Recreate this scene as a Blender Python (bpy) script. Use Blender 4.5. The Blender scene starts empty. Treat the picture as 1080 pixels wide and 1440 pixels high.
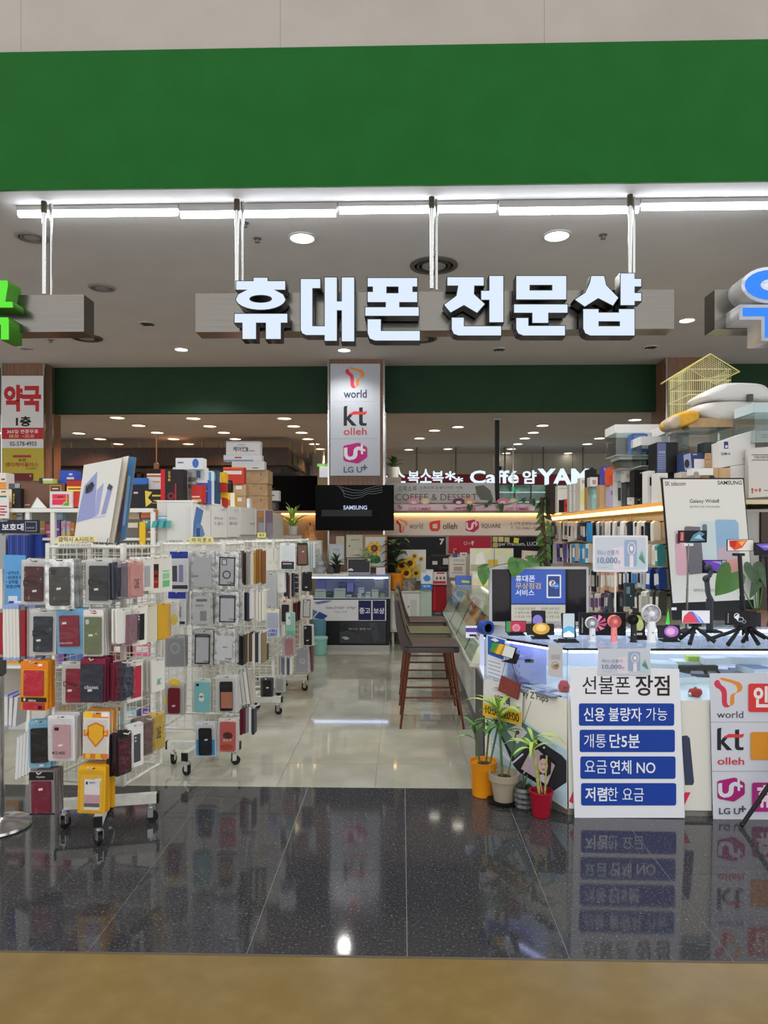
import bpy, bmesh, math, random
from mathutils import Vector, Matrix
random.seed(7)
SC = bpy.context.scene
COL = SC.collection
# ------------------------------------------------------------------ camera
PSI = math.radians(1.43)
H, FX, CX, HY = 1.55, 1000.0, 540.0, 750.0
cd = bpy.data.cameras.new('camera')
cd.sensor_fit = 'VERTICAL'; cd.sensor_height = 36.0; cd.sensor_width = 27.0
cd.lens = FX / 1440 * 36.0
cd.shift_y = 30 / 1440
cd.clip_start = 0.05
cam = bpy.data.objects.new('camera', cd); COL.objects.link(cam)
cam.location = (0, 0, H); cam.rotation_euler = (math.pi / 2, 0, PSI)
SC.camera = cam
# ------------------------------------------------------------------ world and exposure
wd = bpy.data.worlds.new('mall_light'); SC.world = wd; wd.use_nodes = True
wd.node_tree.nodes['Background'].inputs[0].default_value = (0.98, 0.97, 0.96, 1)
wd.node_tree.nodes['Background'].inputs[1].default_value = 1.5
SC.view_settings.view_transform = 'Standard'
SC.view_settings.look = 'None'
SC.view_settings.gamma = 1
SC.view_settings.use_curve_mapping = False
SC.view_settings.exposure = 0.0

def lamp(name, kind, loc, energy, color=(1, 1, 1), size=0.06, rot=(0, 0, 0), spot=2.4):
    d = bpy.data.lights.new(name, kind); d.energy = energy; d.color = color
    if kind == 'AREA': d.size = size
    else: d.shadow_soft_size = size
    if kind == 'SPOT': d.spot_size = spot; d.spot_blend = 0.6
    o = bpy.data.objects.new(name, d); o.location = loc; o.rotation_euler = rot; COL.objects.link(o)
    return o

# ------------------------------------------------------------------ pixel to place
_r = Vector((math.cos(PSI), math.sin(PSI), 0)); _f = Vector((-math.sin(PSI), math.cos(PSI), 0)); _u = Vector((0, 0, 1))
EYE = Vector((0, 0, H))
def ray(px, py): return _f + _r * ((px - CX) / FX) + _u * ((HY - py) / FX)
def PY(px, py, Y): d = ray(px, py); return EYE + d * (Y / d.y)
def PX(px, py, X): d = ray(px, py); return EYE + d * (X / d.x)
def PZ(px, py, Z): d = ray(px, py); return EYE + d * ((Z - H) / d.z)

# ------------------------------------------------------------------ materials
def lin(h):
    if not isinstance(h, str): return h
    h = h.lstrip('#'); o = []
    for i in (0, 2, 4):
        c = int(h[i:i + 2], 16) / 255
        o.append(c / 12.92 if c <= 0.04045 else ((c + 0.055) / 1.055) ** 2.4)
    return tuple(o)
_M = {}
def mat(h, rough=0.5, metal=0.0, emis=0.0, spec=0.28):
    k = (h, rough, metal, emis, spec)
    if k in _M: return _M[k]
    m = bpy.data.materials.new('m_%s' % str(h)); m.use_nodes = True
    b = m.node_tree.nodes['Principled BSDF']; c = lin(h)
    b.inputs['Base Color'].default_value = (*c, 1) if not emis else (0.02, 0.02, 0.02, 1)
    b.inputs['Roughness'].default_value = rough; b.inputs['Metallic'].default_value = metal
    b.inputs['Specular IOR Level'].default_value = spec
    if emis:
        b.inputs['Emission Color'].default_value = (*c, 1); b.inputs['Emission Strength'].default_value = emis
    _M[k] = m; return m
def nodemat(name, fn):
    if name in _M: return _M[name]
    m = bpy.data.materials.new(name); m.use_nodes = True
    nt = m.node_tree; fn(nt, nt.nodes['Principled BSDF'], nt.nodes, nt.links)
    _M[name] = m; return m
def noise(nt, scale, detail=4, vec=None, stretch=None):
    n = nt.nodes.new('ShaderNodeTexNoise'); n.inputs['Scale'].default_value = scale; n.inputs['Detail'].default_value = detail
    tc = nt.nodes.new('ShaderNodeTexCoord')
    if stretch:
        mp = nt.nodes.new('ShaderNodeMapping'); mp.inputs['Scale'].default_value = stretch
        nt.links.new(tc.outputs['Object'], mp.inputs[0]); nt.links.new(mp.outputs[0], n.inputs['Vector'])
    else: nt.links.new(tc.outputs['Object'], n.inputs['Vector'])
    return n
def ramp(nt, src, stops):
    r = nt.nodes.new('ShaderNodeValToRGB'); nt.links.new(src, r.inputs[0]); e = r.color_ramp.elements
    while len(e) < len(stops): e.new(0.5)
    for i, (p, c) in enumerate(stops): e[i].position = p; e[i].color = (*lin(c), 1)
    return r.outputs[0]
def noisy(name, c0, c1, scale, rough, stretch=None, metal=0, bump=0, detail=5, lo=0.35, hi=0.65, spec=0.5):
    def fn(nt, b, N, L):
        n = noise(nt, scale, detail, stretch=stretch)
        L.new(ramp(nt, n.outputs[0], [(lo, c0), (hi, c1)]), b.inputs['Base Color'])
        b.inputs['Roughness'].default_value = rough; b.inputs['Metallic'].default_value = metal
        b.inputs['Specular IOR Level'].default_value = spec
        if bump:
            bp = N.new('ShaderNodeBump'); bp.inputs['Strength'].default_value = bump; bp.inputs['Distance'].default_value = 0.01
            L.new(n.outputs[0], bp.inputs['Height']); L.new(bp.outputs[0], b.inputs['Normal'])
    return nodemat(name, fn)
def clear(name, tint, gloss, rough=0.05, wrinkle=0, haze=0.0, fk=0.5):
    def fn(nt, b, N, L):
        t = N.new('ShaderNodeBsdfTransparent'); t.inputs[0].default_value = (*lin(tint), 1)
        g = N.new('ShaderNodeBsdfGlossy'); g.inputs['Roughness'].default_value = rough
        fr = N.new('ShaderNodeFresnel'); fr.inputs[0].default_value = 1.45
        mt = N.new('ShaderNodeMath'); mt.operation = 'MULTIPLY_ADD'; mt.inputs[1].default_value = fk; mt.inputs[2].default_value = gloss
        L.new(fr.outputs[0], mt.inputs[0])
        mx = N.new('ShaderNodeMixShader'); L.new(mt.outputs[0], mx.inputs[0]); L.new(t.outputs[0], mx.inputs[1]); L.new(g.outputs[0], mx.inputs[2])
        out = mx.outputs[0]
        if haze:
            d = N.new('ShaderNodeBsdfDiffuse'); d.inputs[0].default_value = (0.85, 0.86, 0.87, 1)
            m2 = N.new('ShaderNodeMixShader'); m2.inputs[0].default_value = haze; L.new(out, m2.inputs[1]); L.new(d.outputs[0], m2.inputs[2]); out = m2.outputs[0]
        if wrinkle:
            n = noise(nt, 22, 3); bp = N.new('ShaderNodeBump'); bp.inputs['Strength'].default_value = wrinkle; bp.inputs['Distance'].default_value = 0.02
            L.new(n.outputs[0], bp.inputs['Height']); L.new(bp.outputs[0], g.inputs['Normal']); L.new(bp.outputs[0], fr.inputs['Normal'])
        L.new(out, N['Material Output'].inputs['Surface'])
    return nodemat(name, fn)
GLASS = clear('clear_glass', 'eef6f2', 0.02)
FILM = clear('plastic_film', 'fafafa', 0.0, 0.12, 0.7, 0.0, 0.3)
HAZY = clear('hazy_plastic', 'e8e8e6', 0.03, 0.25, 0.8, 0.3)
FROST = clear('frosted_glass', 'b8bcb4', 0.05, 0.3, 0, 0.45)
STEEL = noisy('brushed_steel', '74726d', '7e7b75', 3, 0.22, (.6, 1, 60), metal=1)
CHROME = mat('c8c8c8', 0.18, 1.0)
SILVERFOIL = noisy('silver_foil', 'a9abac', 'e6e8ea', 30, 0.3, metal=0.75, bump=0.5)
WHITEM = mat('dcdcd6', 0.4)
BLACKP = mat('17171a', 0.4)
GREEN = noisy('green_paint', '12541a', '14581e', 3, 0.6, spec=0.12)
CEIL = noisy('ceiling_paint', 'bdbcbc', 'c2c1c1', 2, 0.8, spec=0.2)
WALLW = noisy('white_wallpaper', '9b948e', 'a29b95', 1.5, 0.8, spec=0.2)
WOOD = noisy('laminate_wood', '6b4c3a', '8a6750', 7, 0.45, (14, 14, 0.6))
DARKWOOD = noisy('dark_wood', '2c1a14', '46291f', 6, 0.45, (8, 8, 0.8))
CARTON = noisy('kraft_carton', 'a98a66', 'b89a76', 12, 0.8)
LEAF = noisy('leaf_green', '2f5a22', '4f8a32', 14, 0.4)
LEAFY = noisy('leaf_yellow_green', '6f9a35', 'a9c45a', 12, 0.45)
LEAFD = noisy('leaf_dark', '1f3a20', '3a5a34', 12, 0.4)
SOIL = noisy('soil', '2a1c12', '4a3524', 60, 0.9)

# ------------------------------------------------------------------ mesh builder
class MB:
    def __init__(s): s.v = []; s.f = []; s.m = []; s.smooth = False
    def add(s, vs, fs, mi=0, mx=None):
        k = len(s.v)
        for p in vs:
            p = Vector(p); s.v.append(mx @ p if mx else p)
        for f in fs: s.f.append([k + i for i in f]); s.m.append(mi)
        return s
    def box(s, x0, y0, z0, x1, y1, z1, mi=0, mx=None):
        vs = [(x, y, z) for z in (z0, z1) for y in (y0, y1) for x in (x0, x1)]
        return s.add(vs, [(0, 2, 3, 1), (4, 5, 7, 6), (0, 1, 5, 4), (2, 6, 7, 3), (0, 4, 6, 2), (1, 3, 7, 5)], mi, mx)
    def cyl(s, a, b, r0, r1=None, n=10, mi=0, cap=True):
        a = Vector(a); b = Vector(b); r1 = r0 if r1 is None else r1
        d = (b - a); q = d.to_track_quat('Z', 'Y') if d.length > 1e-9 else Vector((0, 0, 1)).to_track_quat('Z', 'Y')
        vs = []
        for p, r in ((a, r0), (b, r1)):
            for i in range(n):
                t = 2 * math.pi * i / n; vs.append(p + q @ Vector((r * math.cos(t), r * math.sin(t), 0)))
        fs = [(i, (i + 1) % n, n + (i + 1) % n, n + i) for i in range(n)]
        if cap: fs += [list(range(n))[::-1], list(range(n, 2 * n))]
        if n > 5: s.smooth = True
        return s.add(vs, fs, mi)
    def tube(s, pts, r, n=8, mi=0):
        for a, b in zip(pts, pts[1:]): s.cyl(a, b, r, r, n, mi)
        return s
    def lathe(s, prof, n=20, c=(0, 0, 0), mi=0, mx=None):
        vs = []; fs = []
        for r, z in prof:
            for i in range(n):
                t = 2 * math.pi * i / n; vs.append((c[0] + r * math.cos(t), c[1] + r * math.sin(t), c[2] + z))
        for k in range(len(prof) - 1):
            for i in range(n):
                j = (i + 1) % n; fs.append((k * n + i, k * n + j, k * n + n + j, k * n + n + i))
        if prof[0][0] > 1e-6: fs.append(list(range(n))[::-1])
        if prof[-1][0] > 1e-6: fs.append([(len(prof) - 1) * n + i for i in range(n)])
        s.smooth = True
        return s.add(vs, fs, mi, mx)
    def ball(s, c, r, n=12, mi=0, sc=(1, 1, 1)):
        k = n // 2; prof = [(max(1e-7, r * math.sin(math.pi * i / k)), -r * math.cos(math.pi * i / k)) for i in range(k + 1)]
        return s.lathe(prof, n, (0, 0, 0), mi, Matrix.Translation(c) @ Matrix.Diagonal((*sc, 1)))
    def prism(s, pts, y0, y1, mi=0, ms=None, mx=None):
        a = sum(p[0] * q[1] - q[0] * p[1] for p, q in zip(pts, pts[1:] + pts[:1]))
        if a < 0: pts = pts[::-1]
        n = len(pts); ms = mi if ms is None else ms
        vs = [(x, y0, z) for x, z in pts] + [(x, y1, z) for x, z in pts]
        k = len(s.v); s.add(vs, [], 0, mx)
        s.f.append([k + i for i in range(n)]); s.m.append(mi)
        s.f.append([k + 2 * n - 1 - i for i in range(n)]); s.m.append(ms)
        for i in range(n):
            j = (i + 1) % n; s.f.append([k + i, k + n + i, k + n + j, k + j]); s.m.append(ms)
        return s
    def build(s, name, mats, parent=None, smooth=None, loc=None):
        me = bpy.data.meshes.new(name)
        me.from_pydata([tuple(p) for p in s.v], [], s.f)
        for m in (mats if isinstance(mats, (list, tuple)) else [mats]): me.materials.append(m)
        me.polygons.foreach_set('material_index', s.m)
        if (s.smooth if smooth is None else smooth):
            me.polygons.foreach_set('use_smooth', [True] * len(s.f)); me.set_sharp_from_angle(angle=math.radians(38))
        o = bpy.data.objects.new(name, me); COL.objects.link(o)
        if parent: o.parent = parent
        if loc: o.location = loc
        return o
def tag(o, label=None, cat=None, group=None, kind=None):
    for k, v in (('label', label), ('category', cat), ('group', group), ('kind', kind)):
        if v: o[k] = v
    return o
def thing(name, label, cat, loc=(0, 0, 0), rotz=0, group=None, mx=None):
    o = bpy.data.objects.new(name, None); COL.objects.link(o); o.empty_display_size = 0.1
    if mx is not None: o.matrix_world = mx
    else: o.location = loc; o.rotation_euler = (0, 0, rotz)
    return tag(o, label, cat, group)
def child(o, parent, loc=(0, 0, 0), rot=(0, 0, 0)):
    c = o.copy(); COL.objects.link(c); c.parent = parent; c.location = loc; c.rotation_euler = rot; return c
def copytree(o, parent=None, kids=None):
    c = o.copy(); COL.objects.link(c)
    if parent: c.parent = parent
    for k in (KIDS.get(o, []) if kids is None else kids): copytree(k, c)
    return c
KIDS = {}
def struct(name, mb, mats, parent=None, kind='structure'):
    o = mb.build(name, mats, parent); o['kind'] = kind; return o
def sbox(name, x0, y0, z0, x1, y1, z1, m): return struct(name, MB().box(x0, y0, z0, x1, y1, z1), m)

# ------------------------------------------------------------------ curves and lettering
def rrect(x0, y0, x1, y1, r, n=4):
    pts = []
    for cx, cy, a in ((x1 - r, y0 + r, -90), (x1 - r, y1 - r, 0), (x0 + r, y1 - r, 90), (x0 + r, y0 + r, 180)):
        for i in range(n + 1):
            t = math.radians(a + 90 * i / n); pts.append((cx + r * math.cos(t), cy + r * math.sin(t)))
    return pts
def ell(cx, cy, rx, ry, n=24, a0=0, a1=360):
    full = abs(a1 - a0) == 360
    return [(cx + rx * math.cos(math.radians(a0 + (a1 - a0) * i / (n if full else n - 1))), cy + ry * math.sin(math.radians(a0 + (a1 - a0) * i / (n if full else n - 1)))) for i in range(n)]
def curve2d(name, polys, m, extrude=0.0, offset=0.0, parent=None):
    """polys: closed outlines in local x,y (holes by nesting)."""
    c = bpy.data.curves.new(name, 'CURVE'); c.dimensions = '2D'; c.fill_mode = 'BOTH'; c.extrude = extrude; c.offset = offset
    for p in polys:
        sp = c.splines.new('POLY'); sp.points.add(len(p) - 1)
        for q, (x, y) in zip(sp.points, p): q.co = (x, y, 0, 1)
        sp.use_cyclic_u = True
    c.materials.append(m)
    o = bpy.data.objects.new(name, c); COL.objects.link(o); o.rotation_euler = (math.pi / 2, 0, 0)
    if parent: o.parent = parent
    return o
TEXTS = []
def lettering(s, parent, rect, y, m, bold=0.0, turn=0.0, extrude=0.0, name='lettering', shear=0, space=1.0):
    """rect = x0,z0,x1,z1 in the parent's face; fitted after all are made."""
    c = bpy.data.curves.new(name, 'FONT'); c.body = s; c.size = 1; c.align_x = 'LEFT'; c.offset = bold; c.extrude = extrude; c.shear = shear
    c.space_character = space; c.resolution_u = 3
    c.materials.append(m)
    o = bpy.data.objects.new(name, c); COL.objects.link(o); o.parent = parent
    TEXTS.append((o, rect, y, turn)); return o
def fit_texts():
    bpy.context.view_layer.update(); dg = bpy.context.evaluated_depsgraph_get()
    for o, (x0, z0, x1, z1), y, turn in TEXTS:
        bb = o.evaluated_get(dg).bound_box
        ax, bx = min(p[0] for p in bb), max(p[0] for p in bb); ay, by = min(p[1] for p in bb), max(p[1] for p in bb)
        w, h = max(1e-6, bx - ax), max(1e-6, by - ay)
        q = (abs(round(math.degrees(turn))) % 180) == 90
        W, Hh = abs(x1 - x0), abs(z1 - z0)
        if q: W, Hh = Hh, W
        sx, sy = W / w, Hh / h
        mx = Matrix.Translation(((x0 + x1) / 2, y, (z0 + z1) / 2)) @ Matrix.Rotation(turn, 4, 'Y') @ Matrix.Rotation(math.pi / 2, 4, 'X') @ Matrix.Diagonal((sx, sy, 1, 1)) @ Matrix.Translation((-(ax + bx) / 2, -(ay + by) / 2, 0))
        o.matrix_local = mx
    bpy.context.view_layer.update(); dg = bpy.context.evaluated_depsgraph_get()
    dead = []
    for o in [o for o in COL.objects if o.type in ('FONT', 'CURVE')]:
        me = bpy.data.meshes.new_from_object(o.evaluated_get(dg)); nm = o.name
        n = bpy.data.objects.new('x', me); COL.objects.link(n); n.parent = o.parent; n.matrix_local = o.matrix_local.copy()
        for k in o.keys():
            if k in ('label', 'category', 'group', 'kind'): n[k] = o[k]
        o.name = 'old'; n.name = nm; dead.append(o)
    bpy.data.batch_remove(dead)

# ------------------------------------------------------------------ boards: flat or boxy things laid out on a real plane
class B:
    def __init__(s, name, label, cat, quad, Y=None, X=None, t=0.004, c='dddddd', side=None, rotz=0.0, tilt=0.0, rough=0.5, group=None, O=None, emis=0, r=0, kind=None, parent=None, m=None, ms=None, loc=None):
        q = [(0, 0), (1, 0), (1, 1), (0, 1)] if loc else quad if not isinstance(quad[0], (int, float)) else [(quad[0], quad[3]), (quad[2], quad[3]), (quad[2], quad[1]), (quad[0], quad[1])]
        xs = [p[0] for p in q]; ys = [p[1] for p in q]
        if loc: O = loc[0]
        if O is None:
            cx = (min(xs) + max(xs)) / 2
            O = PX(cx, max(ys), X) if X is not None else PY(cx, max(ys), Y)
        s.mx = Matrix.Translation(O) @ Matrix.Rotation(rotz, 4, 'Z') @ Matrix.Rotation(-tilt, 4, 'X')
        s.inv = s.mx.inverted(); s.n = s.mx.to_3x3() @ Vector((0, -1, 0)); s.O = Vector(O)
        pts = loc[1] if loc else [s.at(*p) for p in q]
        if r and len(pts) == 4:
            X0, X1 = min(p[0] for p in pts), max(p[0] for p in pts); Z0, Z1 = min(p[1] for p in pts), max(p[1] for p in pts)
            pts = rrect(X0, Z0, X1, Z1, r)
        mb = MB().prism(pts, 0, t, 0, 1 if side or ms else 0)
        mm = [m or mat(c, rough, emis=emis)]
        if side or ms: mm.append(ms or mat(side, rough))
        s.o = mb.build(name, mm, parent)
        if parent: s.o.matrix_world = s.mx   # parents here stand at identity
        else: s.o.matrix_world = s.mx
        s.face = (pts, mm[0])
        tag(s.o, label, cat, group, kind); s.pr = MB(); s.pm = []; s.ly = 0; s.kids = []; KIDS[s.o] = s.kids; s.t = t
    def at(s, px, py):
        d = ray(px, py); k = (s.O - EYE).dot(s.n) / d.dot(s.n); p = s.inv @ (EYE + d * k); return (p.x, p.z)
    def _slot(s, m):
        if m not in s.pm: s.pm.append(m)
        return s.pm.index(m)
    def poly(s, pts, c, rough=0.5, emis=0, m=None, local=False):
        s.ly += 1; y = -0.0006 - 0.0003 * s.ly
        P = pts if local else [s.at(*p) for p in pts]
        a = sum(p[0] * q[1] - q[0] * p[1] for p, q in zip(P, P[1:] + P[:1]))
        if a < 0: P = P[::-1]
        s.pr.add([(x, y, z) for x, z in P], [list(range(len(P)))], s._slot(m or mat(c, rough, emis=emis))); return s
    def rect(s, x0, y0, x1, y1, c, r=0, **k):
        return s.poly(rrect(x0, y0, x1, y1, r) if r else [(x0, y1), (x1, y1), (x1, y0), (x0, y0)], c, **k)
    def ell(s, cx, cy, rx, ry, c, **k): return s.poly(ell(cx, cy, rx, ry), c, **k)
    def ring(s, cx, cy, rx, ry, w, c, **k):
        a = ell(cx, cy, rx, ry); b = ell(cx, cy, rx - w, ry - w)
        for i in range(len(a)):
            j = (i + 1) % len(a); s.poly([a[i], a[j], b[j], b[i]], c, **k); s.ly -= 1
        s.ly += 1; return s
    def line(s, pts, w, c, **k):
        for (ax, ay), (bx, by) in zip(pts, pts[1:]):
            L = math.hypot(bx - ax, by - ay) or 1; nx, ny = -(by - ay) / L * w / 2, (bx - ax) / L * w / 2
            s.poly([(ax + nx, ay + ny), (bx + nx, by + ny), (bx - nx, by - ny), (ax - nx, ay - ny)], c, **k); s.ly -= 1
        s.ly += 1; return s
    def text(s, body, x0, y0, x1, y1, c='222222', bold=0.0, turn=0.0, emis=0, **k):
        ym, xm = (y0 + y1) / 2, (x0 + x1) / 2; a = (s.at(x0, ym)[0], s.at(xm, y1)[1]); b = (s.at(x1, ym)[0], s.at(xm, y0)[1]); s.ly += 1
        o = lettering(body, s.o, (a[0], a[1], b[0], b[1]), -0.0009 - 0.0003 * s.ly, mat(c, 0.5, emis=emis), bold, turn, **k); s.kids.append(o); return s
    def curves(s, polys, c, emis=0, name='logo'):
        s.ly += 1
        o = curve2d(name, [[s.at(*p) for p in q] for q in polys], mat(c, 0.5, emis=emis), parent=s.o); o.location = (0, -0.0009 - 0.0003 * s.ly, 0); s.kids.append(o); return s
    def part(s, name, pts, y0, t, c='222222', rough=0.5, m=None, label=None, local=False):
        """raised part: front face y0 metres proud of the board, t thick"""
        if isinstance(pts[0], (int, float)): pts = [(pts[0], pts[3]), (pts[2], pts[3]), (pts[2], pts[1]), (pts[0], pts[1])]
        P = pts if local else [s.at(*p) for p in pts]
        o = MB().prism(P, -y0, -y0 + t).build(name, m or mat(c, rough), s.o); tag(o, label); s.kids.append(o)
        return o
    def done(s):
        if len(s.pr.f) > 1:
            P, m = s.face
            s.pr.add([(x, -0.0005, z) for x, z in (P if sum(p[0] * q[1] - q[0] * p[1] for p, q in zip(P, P[1:] + P[:1])) > 0 else P[::-1])], [list(range(len(P)))], s._slot(m))
        if s.pr.f: s.kids.append(s.pr.build('print', s.pm, s.o))
        return s

# ================================================================== SETTING
def floor_mat(name, c0, c1, c2, rough, sc, spec=0.5, big=1.2, lo='e2e2e2'):
    def fn(nt, b, N, L):
        n = noise(nt, sc, 8); n2 = noise(nt, big, 3)
        a = ramp(nt, n.outputs[0], [(0.40, c0), (0.60, c1), (0.74, c2)])
        bb = ramp(nt, n2.outputs[0], [(0.3, lo), (0.7, 'ffffff')])
        mx = N.new('ShaderNodeMix'); mx.data_type = 'RGBA'; mx.blend_type = 'MULTIPLY'; mx.inputs[0].default_value = 1
        L.new(a, mx.inputs[6]); L.new(bb, mx.inputs[7]); L.new(mx.outputs[2], b.inputs['Base Color'])
        b.inputs['Roughness'].default_value = rough; b.inputs['Specular IOR Level'].default_value = spec
    return nodemat(name, fn)
CONC = floor_mat('polished_concrete', '7d683c', '836e42', '887349', 0.24, 9, 0.45, lo='f0f0f0')
DARKT = floor_mat('dark_granite', '38383b', '434346', '88888c', 0.06, 95, 0.5)
LIGHTT = floor_mat('cream_porcelain', 'a9a898', 'b4b3a4', 'bebdb0', 0.05, 3, 0.5)
GROUT = mat('77756c', 0.8); GROUTD = mat('8a8b8c', 0.7)
YS = 2.60
sbox('floor', -9, -5, -0.1, 9, YS - 0.006, 0, CONC)
sbox('trim_6', -9, YS - 0.006, -0.1, 9, YS + 0.006, 0.001, mat('5d5548', 0.5))
def tiles(name, rows, cols, m, grout, x_lo, x_hi):
    base = sbox(name, x_lo, rows[0], -0.1, x_hi, rows[-1], -0.002, grout)
    cache = {}
    for a, b in zip(rows, rows[1:]):
        for c, d in zip(cols, cols[1:]):
            k = (round(b - a, 3), round(d - c, 3)); g = 0.0016
            if k not in cache:
                cache[k] = MB().box(g, g, -0.02, d - c - g, b - a - g, 0).build('tile', m, base, loc=(c, a, 0))
            else: child(cache[k], base, (c, a, random.uniform(-0.0006, 0)))
tiles('floor_2', [YS + 0.006, 3.27, 3.91, 4.33], [-2.94 + 0.592 * i for i in range(11)], DARKT, GROUTD, -9, 9)
tiles('floor_3', [4.33] + [4.78 + 0.905 * i for i in range(8)], [-4.98 + 0.602 * i for i in range(14)], LIGHTT, GROUT, -9, 9)
sbox('floor_4', -14, 11.115, -0.1, 14, 30, 0, LIGHTT)
# upper wall, green fascia, ceilings
up = sbox('wall_front', -9, 5.02, 4.2, 9, 5.3, 9, WALLW)
for i in range(9):
    MB().box(-8.3 + i * 1.86 + 0.001, 5.016, 4.985, -8.3 + (i + 1) * 1.86 - 0.001, 5.022, 9).build('wall_panel', WALLW, up)
sbox('trim_1', -9, 5.0, 3.995, 9, 5.018, 4.98, GREEN)
sbox('ceiling', -14, 5.02, 4.0, 14, 10.4, 4.2, CEIL)
sbox('trim_2', -14, 10.4, 3.32, 14, 10.5, 4.2, noisy('bulkhead_green', '0e3319', '10371c', 3, 0.55, spec=0.3))  # far bulkhead, coloured a darker green than the fascia
sbox('ceiling_2', -14, 10.5, 3.32, 14, 30, 3.5, CEIL)
bw = sbox('wall_back', -2.0, 15.9, 0, 14, 16.1, 3.32, mat('b5b2a4', 0.8))
for i in range(12):
    MB().box(-1.6 + i * 0.9, 15.88, 1.0, -1.6 + (i + 1) * 0.9 - 0.012, 15.905, 3.32).build('wall_panel', mat('b5b2a4', 0.7), bw)
sbox('wall_left', -14, 5.3, 0, -13.8, 30, 4.0, mat('8a6a4c', 0.8))
sbox('wall_right_2', 13.8, 5.3, 0, 14, 30, 4.0, mat('8a8680', 0.8))
sbox('wall_back_2', -14, 24, 0, -2.0, 24.2, 3.32, mat('9a6b46', 0.8))
# pillars
def pillar(name, px0, px1, Y, deep, ztop=4.0):
    a = PY(px0, 600, Y).x; b = PY(px1, 600, Y).x
    p = sbox(name, a, Y, 0, b, Y + deep, ztop, WOOD)
    for x in (a, b):
        MB().box(x - 0.012, Y - 0.012, 0, x + 0.012, Y + 0.012, ztop).build('corner_trim', CHROME, p)
    return a, b, p
PA, PB, PIL = pillar('pillar', 462, 540, 10.0, 0.75)
MB().box(PB + 0.001, 10.35, 1.9, PB + 0.02, 10.37, 3.32).build('corner_trim', CHROME, PIL)
LPA, LPB, LPIL = pillar('pillar_2', 3, 62, 10.1, 0.5)
MB().box(LPB + 0.001, 10.30, 0, LPB + 0.02, 10.34, 3.98).build('corner_trim', CHROME, LPIL)
pillar('pillar_3', 937, 1010, 10.0, 0.6)
# low partition behind the shop with its sign strip
pw = sbox('wall_partition', PB, 10.36, 0, 2.35, 10.46, 1.84, mat('b9ada4', 0.7))
MB().box(PB, 10.16, 1.84, 2.35, 10.5, 1.875).build('ledge', noisy('ledge_wood', '7d624c', '9c7e64', 8, 0.5, (1, 14, 14)), pw)
MB().box(PB + 0.02, 10.30, 1.822, 2.3, 10.345, 1.838).build('light_strip', mat('ffc46a', emis=9), pw)
pl = sbox('wall_partition_2', -3.4, 10.36, 0, PA, 10.46, 1.84, mat('a58a6c', 0.7))
MB().box(-3.4, 10.16, 1.84, PA, 10.5, 1.875).build('ledge', noisy('ledge_wood', '7d624c', '9c7e64', 8, 0.5, (1, 14, 14)), pl)
MB().box(-1.75, 10.30, 1.822, PA, 10.345, 1.838).build('light_strip', mat('ffc46a', emis=9), pl)
# right slat wall with lit ledge
XW = 2.12
YW = 5.12
rw = sbox('wall_right', XW, YW, 0, 3.1, 9.4, 1.72, mat('c9c4ba', 0.7))
MB().box(XW + 0.02, YW - .015, 0.02, XW + 0.41, YW, 1.70).build('end_panel', mat('a7a5a0', 0.5), rw)
MB().box(XW + 0.42, YW - .03, 0.02, 3.1, YW, 1.70).build('end_panel', noisy('door_brown', '33211a', '402a20', 5, 0.5, (6, 6, .6)), rw)
sh = tag(MB().box(1.93, YW - .1, 1.755, 3.1, 9.3, 1.785).build('wall_shelf', mat('cdbb9c', 0.5)), 'long high shelf with a glowing warm light strip over the accessory wall', 'shelf')
MB().box(1.935, YW, 1.722, 1.965, 9.25, 1.754).build('light_strip', mat('ffc877', emis=5), sh)
MB().box(1.932, YW - .05, 1.755, 1.9295, 9.3, 1.785).build('edge_strip', mat('ffb65a', emis=0.8), sh)
MB().box(XW - 0.01, YW, 1.70, XW + 0.05, 9.3, 1.755).build('bracket', mat('b8a88c', 0.5), sh)
for i, px in enumerate((797, 812, 842, 860, 886)):
    p = PX(px, 722, XW - 0.02)
    MB().tube([(p.x, p.y - .04, 1.70), (p.x, p.y - .04, 1.64), (p.x, p.y + .05, 1.66), (p.x, p.y + .05, 1.70)], 0.006, 5).build('hook_clip', mat('d8b070', 0.4), sh)

# ceiling fixtures ---------------------------------------------------
NF = [0]
def downlight(px, py, z, lit, rad=0.085, col='f4fff8', e=6.0, words=''):
    p = PZ(px, py, z)
    lab = ('lit' if lit else 'unlit metal grille') + ' recessed round downlight ' + words
    t = thing('downlight', lab, 'downlight', (p.x, p.y, z))
    MB().lathe([(rad * 1.18, 0.0), (rad * 1.18, -0.008), (rad, -0.012), (rad * 0.96, 0.0)], 20).build('trim_ring', mat('c9c9c6', 0.4, 0.3), t)
    if lit:
        MB().lathe([(rad * 0.95, -0.004), (1e-6, -0.0045)], 20).build('lens', mat(col, emis=e), t)
    else:
        MB().lathe([(rad * 0.95, -0.004), (rad * 0.3, -0.002), (1e-6, -0.002)], 20).build('reflector', CHROME, t)
        g = MB()
        for k in (-.5, 0, .5): g.box(-rad * .8, k * rad - .006, -0.012, rad * .8, k * rad + .006, -0.006); g.box(k * rad - .006, -rad * .8, -0.0125, k * rad + .006, rad * .8, -0.0065)
        g.build('louver_grille', CHROME, t)
    return t
WHERE1 = {(425, 334): 'above the first character of the big white sign', (783, 331): 'above the last word of the big white sign', (484, 492): 'right in front of the wood pillar',
 (255, 491): 'lower left, past the end of the steel beam', (966, 450): 'between the white sign and the blue sign', (207, 455): 'left of the big white sign',
 (37, 490): 'above the pharmacy pillar', (702, 491): 'below the middle of the second sign word', (915, 488): 'below the right end of the sign beam'}
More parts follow.
